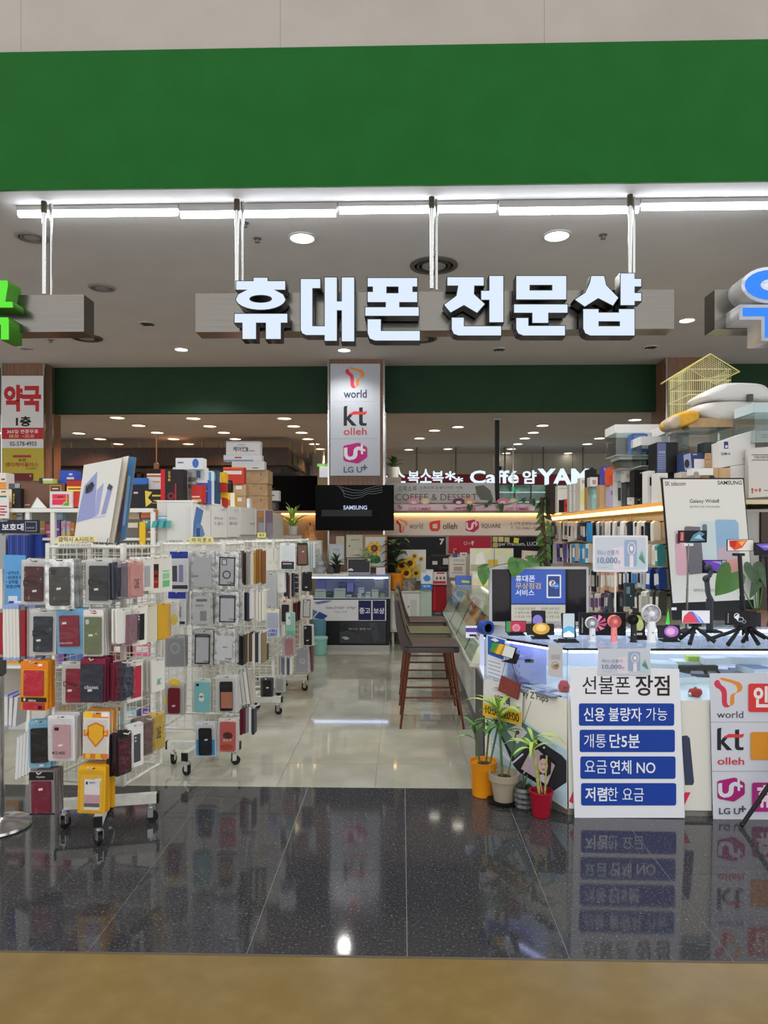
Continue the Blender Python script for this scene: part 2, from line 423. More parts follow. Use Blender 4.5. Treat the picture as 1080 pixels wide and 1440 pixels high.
for (px, py), w in WHERE1.items():
    lit = (px, py) in ((425, 334), (783, 331), (484, 492), (255, 491), (966, 450))
    downlight(px, py, 4.0, lit, 0.1 if py < 400 else 0.085, words=w)
    if lit:
        p = PZ(px, py, 4.0); lamp('downlight_lamp', 'SPOT', (p.x, p.y, 3.97), 50 if px == 484 else 140, (1, 0.97, 0.92), 0.07)
def vent(px, py, rad, lab, dark=False):
    p = PZ(px, py, 4.0); t = thing('ceiling_vent', lab, 'vent', (p.x, p.y, 4.0))
    MB().lathe([(rad, 0), (rad, -0.01), (rad * .82, -0.018), (rad * .8, 0)], 28).build('rim', mat('8c8a88' if not dark else '55534f', 0.5), t)
    MB().lathe([(rad * .72, 0), (rad * .72, -0.012), (rad * .6, -0.016), (rad * .58, 0)], 28).build('inner_ring', mat('77757a' if not dark else '3c3a38', 0.5), t)
    MB().lathe([(rad * .5, 0), (rad * .5, -0.012), (1e-6, -0.02)], 28).build('core', mat('8a8885', 0.6), t)
vent(45, 333, .13, 'round grey ceiling speaker grille beside the left sign rod')
vent(143, 404, .13, 'round grey ceiling speaker grille over the left steel beam end')
vent(610, 373, .22, 'large dark round air diffuser behind the middle sign rod', True)
vent(122, 475, .19, 'round air diffuser just under the left steel beam end', True)
vent(592, 476, .2, 'round air diffuser low behind the big white sign', True)
def stub(px, py, lab):
    p = PZ(px, py, 4.0); t = thing('sprinkler', lab, 'sprinkler', (p.x, p.y, 4.0))
    MB().lathe([(.035, 0), (.035, -.006), (.01, -.01), (.01, -.03), (.022, -.032), (.022, -.036), (1e-6, -.037)], 12).build('head', mat('77757a', 0.4, .4), t)
stub(362, 335, 'small sprinkler head left of the first lit downlight'); stub(344, 313, 'small sprinkler stub right of the second sign rod')
stub(848, 330, 'small sprinkler head near the right lit downlight'); stub(71, 478, 'small sprinkler head under the left steel beam')
# second ceiling
ORD = 'first second third fourth fifth sixth seventh eighth ninth tenth eleventh twelfth thirteenth fourteenth fifteenth sixteenth seventeenth eighteenth nineteenth twentieth'.split()
def ordw(i): return ORD[i] if i < 20 else 'twenty-' + ORD[i - 20] if i < 29 else 'thirtieth' if i == 29 else ('thirty-' + ORD[i - 30] if i < 39 else 'fortieth' if i == 39 else 'forty-' + ORD[i - 40] if i < 49 else 'fiftieth' if i == 49 else 'fifty-' + ORD[i - 50] if i < 59 else 'sixtieth' if i == 59 else 'sixty-' + ORD[i - 60])
WARM = [(165, 587), (272, 588), (195, 598), (295, 599), (111, 609), (141, 617), (221, 608), (166, 624), (244, 617), (265, 624), (315, 608), (331, 617), (400, 588), (413, 599), (424, 608), (433, 617), (442, 624), (450, 631), (6, 609)]
for i, (px, py) in enumerate(WARM):
    tag(downlight(px, py, 3.32, True, 0.11, 'ffd9ae', 5.0), 'small warm lit downlight over the dark canopy, %s from the left' % ordw(sorted(WARM).index((px, py))), group='warm downlights beyond the shop')
    if i in (0, 1, 4, 8, 10, 13, 17):
        p = PZ(px, py, 3.32); lamp('warm_lamp', 'SPOT', (p.x, p.y, 3.29), 120, (1, 0.54, 0.25), 0.1)
COOL = [(644, 600), (763, 598), (750, 608), (738, 616), (728, 624), (719, 631), (712, 637), (826, 624), (843, 616), (859, 608), (882, 598), (799, 637), (590, 616), (611, 605), (630, 631), (575, 632), (893, 590)]
for i, (px, py) in enumerate(COOL):
    tag(downlight(px, py, 3.32, True, 0.1, 'fff3e2', 5.0), 'small white lit downlight over the cafe sign, %s from the left' % ordw(sorted(COOL).index((px, py))), group='white downlights beyond the shop')
    if i % 3 == 0 and py < 625:
        p = PZ(px, py, 3.32); lamp('far_lamp', 'SPOT', (p.x, p.y, 3.29), 60, (1, 0.9, 0.78), 0.1)
# fluorescent line behind the fascia
for i, (a, b) in enumerate(((25, 251), (253, 474), (476, 699), (701, 899), (901, 1112))):
    pa = PY(a, 293, 5.26); pb = PY(b, 293, 5.26)
    w = ['leftmost, ending past the left sign rod', 'second from the left, at the second sign rod', 'third from the left, above the middle of the sign', 'fourth from the left, beside the right sign rod', 'rightmost, running out of view'][i]
    t = thing('tube_light', 'white fluorescent tube on the ceiling, ' + w, 'tube light', (pa.x, 5.26, 3.995))
    L = pb.x - pa.x; dz = 0.02 * (i % 2)
    MB().box(0, -.02, -.032 - dz, L, .03, 0).build('housing', mat('a9a9a9', 0.5), t)
    MB().cyl((0.01, 0, -.055 - dz), (L - .01, 0, -.055 - dz), .022, n=10).build('tube', mat('f3f7ff', emis=20), t)

# ================================================================== SIGNS OVERHEAD
SM_FACE = mat('dfeeff', emis=0.95); SM_SIDE = mat('14151a', 0.3)
YB = 5.1
def beam(name, x0, x1, y0, y1, lab):
    a = PY(x0, y1, YB); b = PY(x1, y0, YB)
    o = MB().box(0, 0, 0, b.x - a.x, .17, b.z - a.z).build(name, STEEL); o.location = (a.x, YB, a.z); return tag(o, lab, 'sign beam')
beam('sign_beam', 275, 948, 407, 467, 'long brushed steel beam behind the big white Korean letters')
beam('sign_beam', -260, 118, 414, 469, 'brushed steel beam behind the green letters at far left')
beam('sign_beam', 1005, 1400, 404, 463, 'brushed steel beam behind the blue letters at far right')
def rod(px, y0, y1, lab):
    a = PY(px, y1, 5.16)
    t = thing('hanging_rod', lab, 'rod', (a.x, 5.16, a.z))
    z = 3.985 - a.z
    MB().cyl((0, 0, 0), (0, 0, z), .016, n=10).build('pole', CHROME, t)
    MB().cyl((.036, .03, 0), (.036, .03, z), .012, n=8).build('stay', CHROME, t)
    MB().cyl((0, 0, z - .08), (0, 0, z), .022, n=10).build('sleeve', mat('4a4338', 0.4, .6), t)
rod(62, 268, 414, 'steel hanging rod holding the left steel beam'); rod(333, 268, 408, 'steel hanging rod above the first character of the white sign')
rod(607, 266, 406, 'steel hanging rod above the gap in the white sign'); rod(886, 262, 405, 'steel hanging rod above the last character of the white sign')
def glyph(words, polys, Y, face, side, deep=.11, ins=.006, halo=None):
    xs = [p[0] for q in polys for p in q]; ys = [p[1] for q in polys for p in q]
    O = PY((min(xs) + max(xs)) / 2, max(ys), Y)
    P = [[((PY(x, y, Y) - O).x, (PY(x, y, Y) - O).z) for x, y in q] for q in polys]
    t = thing('sign_letter', words, 'sign letter', O)
    b = curve2d('letter_body', P, side, deep / 2, (halo or 0), t); b.location = (0, deep / 2, 0)
    f = curve2d('letter_face', P, face, .002, -ins, t); f.location = (0, -.001, 0)
    return t
def S7(pts): return [(260 + x * .37037, 240 + y * .37037) for x, y in pts]
def S8(pts): return [(600 + x * .44444, 240 + y * .44444) for x, y in pts]
YL = 4.96
def bx(x0, y0, x1, y1): return [(x0, y0), (x1, y0), (x1, y1), (x0, y1)]
glyph('glowing white Korean letter, first character of the first word', [S7([(192, 417), (258, 417), (258, 404), (317, 404), (317, 417), (384, 417), (384, 455), (350, 455), (375, 468), (384, 487)] + ell(288, 487, 97, 44, 14, 0, 180) + [(192, 487), (201, 468), (226, 455), (192, 455)]), S7(ell(288, 487, 40, 12)),
   S7([(186, 541), (392, 541), (392, 580), (367, 580), (367, 642), (305, 642), (305, 580), (273, 580), (273, 642), (216, 642), (216, 580), (186, 580)])], YL, SM_FACE, SM_SIDE)
glyph('glowing white Korean letter, second character of the first word', [S7([(437, 409), (517, 409), (517, 449), (487, 449), (487, 588), (528, 588), (528, 403), (580, 403), (580, 494), (593, 494), (593, 403), (646, 403), (646, 651), (593, 651), (593, 533), (580, 533), (580, 649), (528, 649), (528, 627), (460, 627), (444, 620), (437, 605)])], YL, SM_FACE, SM_SIDE)
glyph('glowing white Korean letter, third character of the first word', [S7([(691, 405), (885, 405), (885, 443), (867, 443), (867, 458), (885, 458), (885, 502), (817, 502), (817, 516), (891, 516), (891, 554), (682, 554), (682, 516), (760, 516), (760, 502), (691, 502), (691, 458), (711, 458), (711, 443), (691, 443)]), S7(bx(768, 443, 808, 463)),
   S7([(691, 562), (747, 562), (747, 606), (895, 606), (895, 648), (722, 648), (700, 640), (691, 617)])], YL, SM_FACE, SM_SIDE)
glyph('glowing white Korean letter, first character of the second word', [S8([(63, 335), (183, 335), (183, 366), (153, 366), (152, 390), (187, 422), (160, 453), (118, 428), (75, 452), (52, 424), (92, 395), (97, 366), (63, 366)]), S8([(196, 331), (245, 331), (245, 482), (196, 482), (196, 411), (170, 411), (170, 378), (196, 378)]),
   S8([(77, 463), (120, 463), (120, 490), (238, 490), (238, 524), (100, 524), (84, 518), (77, 503)])], YL, SM_FACE, SM_SIDE)
glyph('glowing white Korean letter, second character of the second word', [S8(bx(281, 331, 444, 410)), S8(bx(328, 364, 395, 377)), S8([(274, 421), (448, 421), (448, 452), (387, 452), (387, 484), (332, 484), (332, 452), (274, 452)]),
   S8([(281, 464), (324, 464), (324, 489), (440, 489), (440, 524), (305, 524), (288, 517), (281, 502)])], YL, SM_FACE, SM_SIDE)
glyph('glowing white Korean letter, last character of the second word', [S8([(519, 331), (563, 331), (570, 362), (609, 402), (590, 430), (543, 406), (500, 433), (465, 408), (500, 385), (514, 355)]), S8([(611, 323), (660, 323), (660, 340), (681, 340), (681, 369), (660, 369), (660, 385), (681, 385), (681, 415), (660, 415), (660, 428), (611, 428)]),
   S8([(493, 436), (546, 436), (546, 447), (606, 447), (606, 436), (660, 436), (660, 524), (517, 524), (500, 516), (493, 500)]), S8(bx(546, 479, 609, 490))], YL, SM_FACE, SM_SIDE)
BLUE = mat('0a84ff', emis=0.95); HALO = noisy('halo_white', 'b9b9b9', 'd6d6d6', 6, 0.3, metal=.5)
glyph('glowing blue Korean letter with white border at far right edge', [[(600 + x * .4444, 240 + y * .4444) for x, y in q] for q in (ell(1092, 362, 88, 50), ell(1092, 362, 34, 17)[::-1], [(998, 432), (1185, 432), (1185, 463), (1108, 463), (1108, 530), (1068, 530), (1068, 463), (998, 463)], bx(1205, 312, 1250, 545))], 4.9, BLUE, HALO, .2, 0.004, .018)
pf = [[(600 + x * .4444, 240 + y * .4444) for x, y in q] for q in (ell(1092, 362, 88, 50), [(998, 432), (1185, 432), (1185, 463), (1108, 463), (1108, 530), (1068, 530), (1068, 463), (998, 463)])]
O = PY(1085, 476, 4.9)
WH = [o for o in COL.objects if o.name.startswith('sign_letter')][-1]
w = curve2d('letter_border', [[((PY(x, y, 4.9) - WH.location).x, (PY(x, y, 4.9) - WH.location).z) for x, y in q] for q in pf], mat('e8f0ff', emis=.9), .001, .018, WH); w.location = (0, .001, 0)
LIME = mat('58f51a', emis=.85); LIMES = mat('3d7a1c', 0.4)
glyph('glowing lime green Korean letter cut off at the left edge', [[(-58, 394), (11, 394), (12, 400), (8, 424), (18, 424), (19, 433), (-62, 433), (-62, 424), (-14, 424), (-12, 406), (-58, 406)], [(-62, 437), (-62, 446), (-24, 446), (-24, 452), (-14, 452), (-14, 446), (19, 446), (19, 437)][::-1] if False else [(-40, 446), (12, 446), (13, 450), (13, 478), (1, 478), (1, 457), (-40, 457)]], 4.96, LIME, LIMES, .17, .003)

# ================================================================== LOGOS
def nrm(pts, bb, x0, y0, x1, y1):
    return [(x0 + (x - bb[0]) / (bb[2] - bb[0]) * (x1 - x0), y0 + (y - bb[1]) / (bb[3] - bb[1]) * (y1 - y0)) for x, y in pts]
def logo_t(b, x0, y0, x1, y1, c1='d8344f', c2='e8892f'):
    bb = (200, 130, 427, 372)
    b.poly(nrm([(240, 135), (268, 130), (330, 145), (400, 165), (422, 188), (427, 212), (418, 238), (390, 250), (368, 262), (362, 280), (362, 335), (345, 358), (327, 352), (328, 290), (338, 265), (380, 248), (388, 225), (378, 195), (340, 172), (270, 152)], bb, x0, y0, x1, y1), c2)
    b.poly(nrm([(200, 180), (206, 160), (222, 148), (240, 150), (248, 170), (258, 188), (285, 208), (299, 232), (303, 262), (303, 330), (312, 350), (332, 360), (310, 371), (285, 370), (267, 352), (262, 320), (262, 262), (255, 238), (240, 222), (212, 206)], bb, x0, y0, x1, y1), c1)
def logo_u(b, x0, y0, x1, y1, c='b5257a', w='d9dbe4'):
    bb = (183, 980, 450, 1217)
    b.poly(nrm([(185, 1025), (200, 1012), (345, 981), (365, 984), (440, 1028), (450, 1045), (450, 1135), (440, 1152), (355, 1212), (335, 1216), (205, 1190), (187, 1172)], bb, x0, y0, x1, y1), c)
    b.poly(nrm([(193, 1040), (230, 1032), (232, 1115), (245, 1136), (262, 1140), (288, 1130), (296, 1105), (299, 1060), (318, 1036), (350, 1022), (378, 1028), (379, 996), (401, 1000), (402, 1048), (430, 1058), (430, 1080), (404, 1074), (403, 1110), (381, 1112), (379, 1068), (350, 1062), (343, 1075), (341, 1125), (325, 1155), (295, 1172), (250, 1178), (212, 1160), (193, 1125)], bb, x0, y0, x1, y1), w)
def logo_kt(b, x0, y0, x1, y1, k='26262c', r='d0393d'):
    bb = (185, 560, 447, 792)
    b.poly(nrm([(187, 790), (187, 580), (198, 566), (232, 562), (225, 582), (225, 690), (258, 648), (300, 650), (256, 706), (335, 790), (280, 790), (225, 722), (225, 790)], bb, x0, y0, x1, y1), k)
    b.poly(nrm([(360, 582), (400, 578), (400, 745), (408, 760), (445, 760), (440, 790), (388, 790), (368, 780), (360, 760)], bb, x0, y0, x1, y1), k)
    b.poly(nrm([(255, 668), (272, 640), (300, 625), (330, 624), (400, 632), (447, 622), (440, 652), (420, 664), (330, 660), (280, 664)], bb, x0, y0, x1, y1), r)
def dots(b, x0, x1, y, n, c='8a8c96'):
    for i in range(n):
        x = x0 + (x1 - x0) * i / n; b.rect(x, y, x + (x1 - x0) / n * .55, y + max(.5, (x1 - x0) * .008), c); b.ly -= 1
    b.ly += 1
p = B('carrier_poster', 'white poster with three carrier logos on the wood pillar', 'poster', (464.5, 511.5, 534.5, 669), Y=9.97, t=.012, c='b4bac4')
logo_t(p, 485.5, 516.5, 512.5, 546); p.text('world', 483.5, 548.5, 515.5, 559.5, '363a52', .018); dots(p, 470, 528, 564.5, 24)
logo_kt(p, 483, 570.5, 516, 599); p.text('olleh', 483.5, 601.5, 515.5, 611.5, 'b8444a', .01); dots(p, 466, 532, 616.5, 26)
logo_u(p, 482.5, 622.5, 516.5, 652); p.text('LG U', 483.5, 656.5, 509, 664.5, '5b5f6e', .02); p.text('+', 509.5, 654, 516, 661, '5b5f6e', .03); p.done()
p = B('pharmacy_poster', 'tall pharmacy poster with red Korean title on the left pillar', 'poster', (2.5, 528.5, 61, 676), Y=10.07, t=.006, c='d8d8d8')
p.rect(2.5, 601.5, 61, 617.5, 'b8242e').rect(3, 630, 61.5, 676, 'b9a83c')
p.text('약국', 7, 543, 56.5, 577, 'bb2a30', .05).text('1층', 23, 586, 43, 599, '1a1a1a', .04)
p.text('365일 연중무휴', 10, 604, 54, 609.5, 'e9dede', .015).text('08:30   ~20:30', 13, 611, 48, 615.5, 'e8c9a0').text('02-578-4955', 14, 621, 51.5, 627, '303030', .01)
p.rect(18, 640, 44, 643.5, 'a33b30', r=1.5).text('유한', 26, 645, 37, 649, '3a3020', .02).text('덴티케어플러스', 8, 650.5, 54, 656.5, 'a8402c', .02).text('& 치약ST', 37, 657.5, 52, 660.5, '4a4030')
p.rect(16, 665.5, 47, 676, '6a1f22', r=2).rect(44 - 2, 668, 44, 670.5, 'd9a8a0'); p.done()

# ================================================================== FRONT DISPLAY COUNTER (kiosk)
ZT, ZP = 0.92, 0.635           # glass top, floor of the glass case
A = PZ(680, 893, ZT); A = Vector((0.51, 4.42, 0)); Bc = Vector((0.905, 3.92, 0)); XE, YE = 2.75, 4.95
plan = [(A.x, A.y), (Bc.x, Bc.y), (XE, Bc.y), (XE, YE), (A.x + .02, YE)]
def flat(plan, z0, z1, mb=None, mi=0):
    mb = mb or MB(); n = len(plan)
    k = len(mb.v); mb.add([(x, y, z0) for x, y in plan] + [(x, y, z1) for x, y in plan], [])
    mb.f += [[k + n - 1 - i for i in range(n)], [k + n + i for i in range(n)]] + [[k + i, k + (i + 1) % n, k + n + (i + 1) % n, k + n + i] for i in range(n)]
    mb.m += [mi] * (n + 2); return mb
def inset(plan, d):
    n = len(plan); out = []
    for i in range(n):
        p, q, r = Vector(plan[i - 1]), Vector(plan[i]), Vector(plan[(i + 1) % n])
        a = (q - p).normalized(); b = (r - q).normalized(); na = Vector((-a.y, a.x)); nb = Vector((-b.y, b.x))
        k = (na + nb).normalized(); out.append(tuple(q + k * (d / max(.3, k.dot(na)))))
    return out
kt = thing('display_counter', 'long white glass-topped phone counter with angled corner and lit case', 'counter', (0, 0, 0))
flat(inset(plan, .02), 0, .07).build('plinth', noisy('grey_aluminium', '86857f', '9d9b94', 8, .4, metal=.6), kt)
flat(inset(plan, .012), .07, ZP - .02).build('cabinet_body', mat('d9d9d2', 0.35), kt)
flat(inset(plan, .004), ZP - .02, ZP).build('case_floor', mat('e4e6f2', 0.3), kt)
MB().cyl((Bc.x, Bc.y + .006, .07), (Bc.x, Bc.y + .006, ZP), .008, n=8).build('corner_post', mat('4a4a4a', .4, .6), kt)
flat(plan, ZT - .012, ZT).build('glass_top', GLASS, kt)
e = MB(); P2 = plan[:3]
for (a, b) in zip(P2, P2[1:]): e.box(0, -.004, ZT - .012, (Vector(b) - Vector(a)).length, .004, ZT + .001, mx=Matrix.Translation((a[0], a[1], 0)) @ Matrix.Rotation(math.atan2(b[1] - a[1], b[0] - a[0]), 4, 'Z'))
e.build('glass_edge', mat('1e2522', 0.15), kt)
def vpane(a, b, z0, z1, name, m, t=.008):
    L = (Vector(b) - Vector(a)).length
    return MB().box(0, 0, z0, L, t, z1, mx=Matrix.Translation((a[0], a[1], 0)) @ Matrix.Rotation(math.atan2(b[1] - a[1], b[0] - a[0]), 4, 'Z')).build(name, m, kt)
vpane(plan[0], plan[1], ZP, ZT - .013, 'glass_pane', GLASS); vpane(plan[1], plan[2], ZP, ZT - .013, 'glass_pane', GLASS)
vpane((A.x + .03, YE - .012), (XE, YE - .012), ZP, ZT - .013, 'back_panel', mat('dfe2f4', .5))
MB().box(Bc.x + .02, Bc.y + .03, ZT - .03, XE - .02, Bc.y + .045, ZT - .014).build('light_strip', mat('dcdcff', emis=14), kt)
MB().box(.72, 4.8, ZT - .03, XE - .02, 4.82, ZT - .014).build('light_strip', mat('dcdcff', emis=14), kt)
ang = math.atan2(Bc.y - A.y, Bc.x - A.x)
MB().box(.03, .03, ZT - .03, .6, .045, ZT - .014, mx=Matrix.Translation((A.x, A.y, 0)) @ Matrix.Rotation(ang, 4, 'Z')).build('light_strip', mat('b9b4ff', emis=12), kt)
# side run of the counter, sloping glass towards the stools
XS, XI, Y0, Y1 = .475, .62, 4.965, 8.15
st = thing('glass_showcase', 'long sloped-glass showcase running back beside the bar stools', 'showcase', (0, 0, 0))
MB().box(.60, Y0, 0, 1.0, Y1, .62).build('cabinet_body', mat('cfcfca', .4), st)
MB().box(.598, Y0, 0, .60, Y1, .09).build('kick_strip', mat('77777a', .5), st)
MB().box(A.x - .002, A.y + .03, .02, A.x + .012, YE - .02, .62).build('end_panel', mat('3c3d42', .4), kt)
for k in range(4): MB().box(.588, Y0 + .02 + k * .78, .1, .599, Y0 + .76 + k * .78, .6).build('side_panel', mat('e0e0dc', .35), st)
MB().box(XS, Y0, .62, 1.0, Y1, .645).build('deck', mat('d4d2c4', .4), st)
MB().add([(XS, Y0, .65), (XS, Y1, .65), (XI, Y1, .95), (XI, Y0, .95), (XS + .008, Y0, .65), (XS + .008, Y1, .65), (XI + .008, Y1, .95), (XI + .008, Y0, .95)],
         [(0, 1, 2, 3), (7, 6, 5, 4), (0, 4, 5, 1), (1, 5, 6, 2), (2, 6, 7, 3), (3, 7, 4, 0)]).build('sloped_glass', GLASS, st)
MB().box(XI, Y0 + .0, .945, 1.0, Y1, .955).build('glass_top', GLASS, st)
MB().cyl((XS, Y0, .65), (XS, Y1, .65), .006, n=6).build('edge_rail', mat('b9c6b6', .2, .2), st)
MB().cyl((XI, Y0, .953), (XI, Y1, .953), .006, n=6).build('edge_rail', mat('5d6a5c', .2, .2), st)
for k in range(3):
    y = 5.5 + k * .85
    MB().tube([(XS + .01, y, .652), (XI + .004, y, .948)], .005, 5).build('joint_strip', mat('26302a', .3), st)
MB().box(.97, Y0 + .05, .645, 1.0, Y1, .945).build('back_panel', mat('d5d2cc', .5), st)
MB().box(.90, Y0 + .05, .93, .92, Y1 - .05, .943).build('light_strip', mat('fff2dd', emis=6), st)
cols = ['6fb3a8', 'c9a15a', '4f62b0', 'd8d5cf', 'c07b5e', '8894a8', 'd9c66a', '3f7f93', 'e5e2dc', 'b84a52']
nm = ['teal', 'amber', 'blue', 'white', 'copper', 'grey blue', 'yellow', 'deep teal', 'off-white', 'dull red']
od = ['nearest to the corner', 'second from the corner', 'third along', 'fourth along', 'fifth along', 'sixth along', 'seventh along', 'eighth along', 'ninth along', 'furthest back']
for i in range(10):
    y = 5.14 + i * .31; t = thing('case_packet', '%s flat packet under the sloped showcase glass, %s' % (nm[i], od[i]), 'packet', (.76, y, .6465), group='packets in the sloped showcase')
    mx = Matrix.Rotation(.35, 4, 'Y') @ Matrix.Rotation(random.uniform(-.2, .2), 4, 'Z')
    mx = Matrix.Rotation(-1.0, 4, 'Y')
    MB().box(-.005, -.08, 0, .02, .08, .2, mx=Matrix.Rotation(.55, 4, 'Y')).build('pouch', mat(cols[i], .4), t)
    MB().box(-.009, -.06, .03, -.0052, .06, .15, mx=Matrix.Rotation(.55, 4, 'Y')).build('card', mat(cols[(i + 3) % 10], .4), t)
b = B('blue_sticker_sheet', 'blue and white flyer lying under the sloped showcase glass', 'flyer', (655, 880, 686, 897), Y=5.3, t=.004, c='d8d4e6', tilt=.5)
b.rect(655, 883, 686, 889, '4a3f8f').rect(660, 892, 680, 895, '222244'); b.done()
tp = thing('tape_roll', 'deep blue roll of tape lying on the counter corner', 'tape', PZ(683, 893, ZT + .001))
MB().add([], []).lathe([(.03, -.03), (.045, -.03), (.045, .03), (.03, .03), (.03, -.03)], 22, (0, 0, 0), 0, Matrix.Translation((0, 0, .046)) @ Matrix.Rotation(math.pi / 2, 4, 'X') @ Matrix.Rotation(.5, 4, 'Y')).build('roll', mat('24448f', .35), tp)
MB().lathe([(.026, -.028), (.03, -.028), (.03, .028), (.026, .028), (.026, -.028)], 18, (0, 0, 0), 0, Matrix.Translation((0, 0, .046)) @ Matrix.Rotation(math.pi / 2, 4, 'X') @ Matrix.Rotation(.5, 4, 'Y')).build('core', mat('101424', .5), tp)

# posters and hangings on the counter ------------------------------------------
YK = Bc.y - .006
ag = dict(O=(A.x, A.y, .05), rotz=ang)
def OA(off): return Vector((A.x, A.y, .05)) + Vector((math.sin(ang), -math.cos(ang), 0)) * off
b = B('flip_phone_poster', 'pale flip phone poster covering the angled corner panel', 'poster', [(682, 1066), (797, 1138), (797, 983), (682, 955)], t=.004, c='dfddd2', O=OA(.006), rotz=ang)
b.poly([(690, 1000), (735, 1012), (797, 1056), (797, 1136), (700, 1078), (690, 1050)], 'b5cfdc')
b.text('xy Z Flip5', 735, 974, 771, 986, '2b2b2b', .01)
b.poly([(693, 1010), (706, 1006), (790, 1062), (797, 1070), (797, 1100), (776, 1114), (730, 1086), (722, 1076)], '2a2c31')
b.poly([(697, 1018), (735, 1016), (760, 1032), (724, 1066)], '5d8078').poly([(712, 1026), (730, 1018), (742, 1030), (728, 1046)], 'd9d6d2').ell(728, 1030, 3, 3, '55504c')
b.line([(692, 1042), (721, 1073), (736, 1060)], 2.5, 'd9dfe6')
b.poly([(731, 1081), (744, 1054), (760, 1050), (783, 1074), (773, 1104), (766, 1110)], '17181b').poly([(733, 1081), (746, 1056), (757, 1054), (781, 1076), (770, 1104)], 'b9a7ae')
b.poly([(760, 1062), (768, 1060), (776, 1070), (775, 1088), (764, 1096), (758, 1090)], '2a2024').ell(764.5, 1077, 6.5, 10.5, 'd7b6a6').poly([(754, 1092), (764, 1088), (772, 1096), (769, 1103)], 'c9c3cc')
b.ell(762.5, 1074.5, 1, .6, '3a2a26').ell(767.3, 1074.5, 1, .6, '3a2a26').poly([(762, 1081), (767.5, 1081), (765, 1083.5)], 'b5585c').line([(737, 1088), (750, 1066)], 2, 'c4b2ba'); b.ell(766, 1051, 1.6, 1.6, 'c9ccd2'); b.done()
b = B('advantages_poster', 'white poster with four blue bars of Korean text on the counter front', 'poster', [(808, 1150), (963, 1150), (955, 941), (801, 938)], Y=YK - .012, t=.003, c='e0e2e8', tilt=0)
b.text('선불폰', 819, 951, 886, 976, '2e2426', .004).text('장점', 894, 950, 941, 978, '2e2426', .016)
for i, y in enumerate((989, 1026, 1063.5, 1101)):
    b.rect(814 + i, y, 948 + i * .9, y + 31.5, '1a3f9a', r=3)
w = 'dfe6f4'
b.text('신용', 821, 995, 850, 1014, w, .012).text('불량자', 856, 995, 902, 1014, w, .012).text('가능', 908, 995, 938, 1013, w, 0)
b.text('개통', 821, 1032, 852, 1051, w, 0).text('단5분', 857, 1032, 899, 1051, w, .015)
b.text('요금', 822, 1069, 853, 1087, w, 0).text('연체 NO', 858, 1069, 921, 1088, w, .012)
b.text('저렴', 823, 1107, 853, 1126, w, .02).text('한 요금', 854, 1107, 905, 1126, w, 0); b.done()
def fan_card(name, lab, cat, q, Y, O=None, t=.004, frame=False):
    b = B(name, lab, cat, q, Y=Y, t=t, c='c3c8d2', side='e3e3e6', r=0 if not frame else .01)
    x0, y0, x1, y1 = q; W = x1 - x0; h = y1 - y0
    X = lambda u: x0 + u * W
    Z = lambda v: y0 + v * h
    if frame: b.rect(X(0), Z(0), X(1), Z(1), 'dad9dc', r=3); b.rect(X(.035), Z(.05), X(.965), Z(.95), 'c2c7d2', r=3)
    b.rect(X(.57), Z(.12), X(.80), Z(.85), '93a9c6', r=2).rect(X(.80), Z(.45), X(.965), Z(.9), 'b4cad2')
    b.poly([(X(.36), Z(.95)), (X(.36), Z(.35)), (X(.55), Z(.30)), (X(.57), Z(.95))], 'd9cfd8')
    b.ring(X(.70), Z(.36), W * .075, h * .18, W * .018, 'e2cdd2').ell(X(.70), Z(.36), W * .03, h * .07, 'f0e2e2').rect(X(.665), Z(.55), X(.735), Z(.88), 'e5d5da', r=1)
    for k in range(6): b.poly([(X(.83), Z(.62)), (X(.90 + .01 * k), Z(.38 + .07 * k)), (X(.885 + .012 * k), Z(.46 + .065 * k))], '5d8a7a')
    b.text('미니 선풍기', X(.08), Z(.40), X(.46), Z(.54), '7d8aa6', 0).text('10,000', X(.08), Z(.60), X(.44), Z(.79), '5f7ba8', 0).text('원', X(.455), Z(.68), X(.49), Z(.78), '5f7ba8').text('THIS SUMMER', X(.08), Z(.86), X(.26), Z(.89), '9aa2b2')
    b.done(); return b
fan_card('price_card', 'small mini fan price card taped above the advantages poster', 'sign', (841, 912, 915, 949), YK - .018)
b = B('carrier_banner', 'wide white banner with carrier logos and coloured squares on counter front', 'banner', [(1003, 1155), (1200, 1162), (1200, 946), (998, 947)], Y=YK - .012, t=.003, c='c9ccd6')
logo_t(b, 1004, 953, 1044, 995, 'c93a55', 'd98a35'); b.text('world', 1008, 1000, 1045, 1009.5, '3a3d4c', .004); dots(b, 999, 1080, 1015, 34, '55565e')
logo_kt(b, 1008, 1023, 1046, 1055); b.text('olleh', 1009, 1065, 1046, 1075, 'c2393f', .012); dots(b, 1001, 1080, 1084, 34, '55565e')
logo_u(b, 1008, 1093, 1047, 1127, 'a3206f', 'cfd2dc'); b.text('LG U', 1011, 1136, 1040, 1144.5, '4a4d5a', .02); b.text('+', 1040, 1133, 1048, 1141, '4a4d5a', .03)
b.rect(1052, 961, 1130, 1001, 'cf3a3a', r=3).text('인터넷', 1060, 966, 1125, 994, 'e8dede', .04).rect(1055, 1029, 1135, 1068, 'cf8a2a', r=3).rect(1057, 1100, 1140, 1141, 'a3287a', r=3).text('휴대폰', 1064, 1105, 1134, 1134, 'e3d5e0', .04); b.done()
b = B('dark_phone_poster', 'white phone poster with dark blue phone behind the advantages poster', 'poster', [(800, 1137), (1001, 1140), (998, 985), (798, 985)], Y=YK + .004, t=.003, c='d6d5cc')
b.poly([(958, 1035), (966, 1034), (970, 1038), (976, 1100), (974, 1104), (963, 1104)], '3b4158').poly([(800, 1127), (806, 1112), (806, 1130)], 'cf2f55').poly([(955, 1133), (963, 1114), (971, 1114), (962, 1133)], 'cf2f55'); b.done()
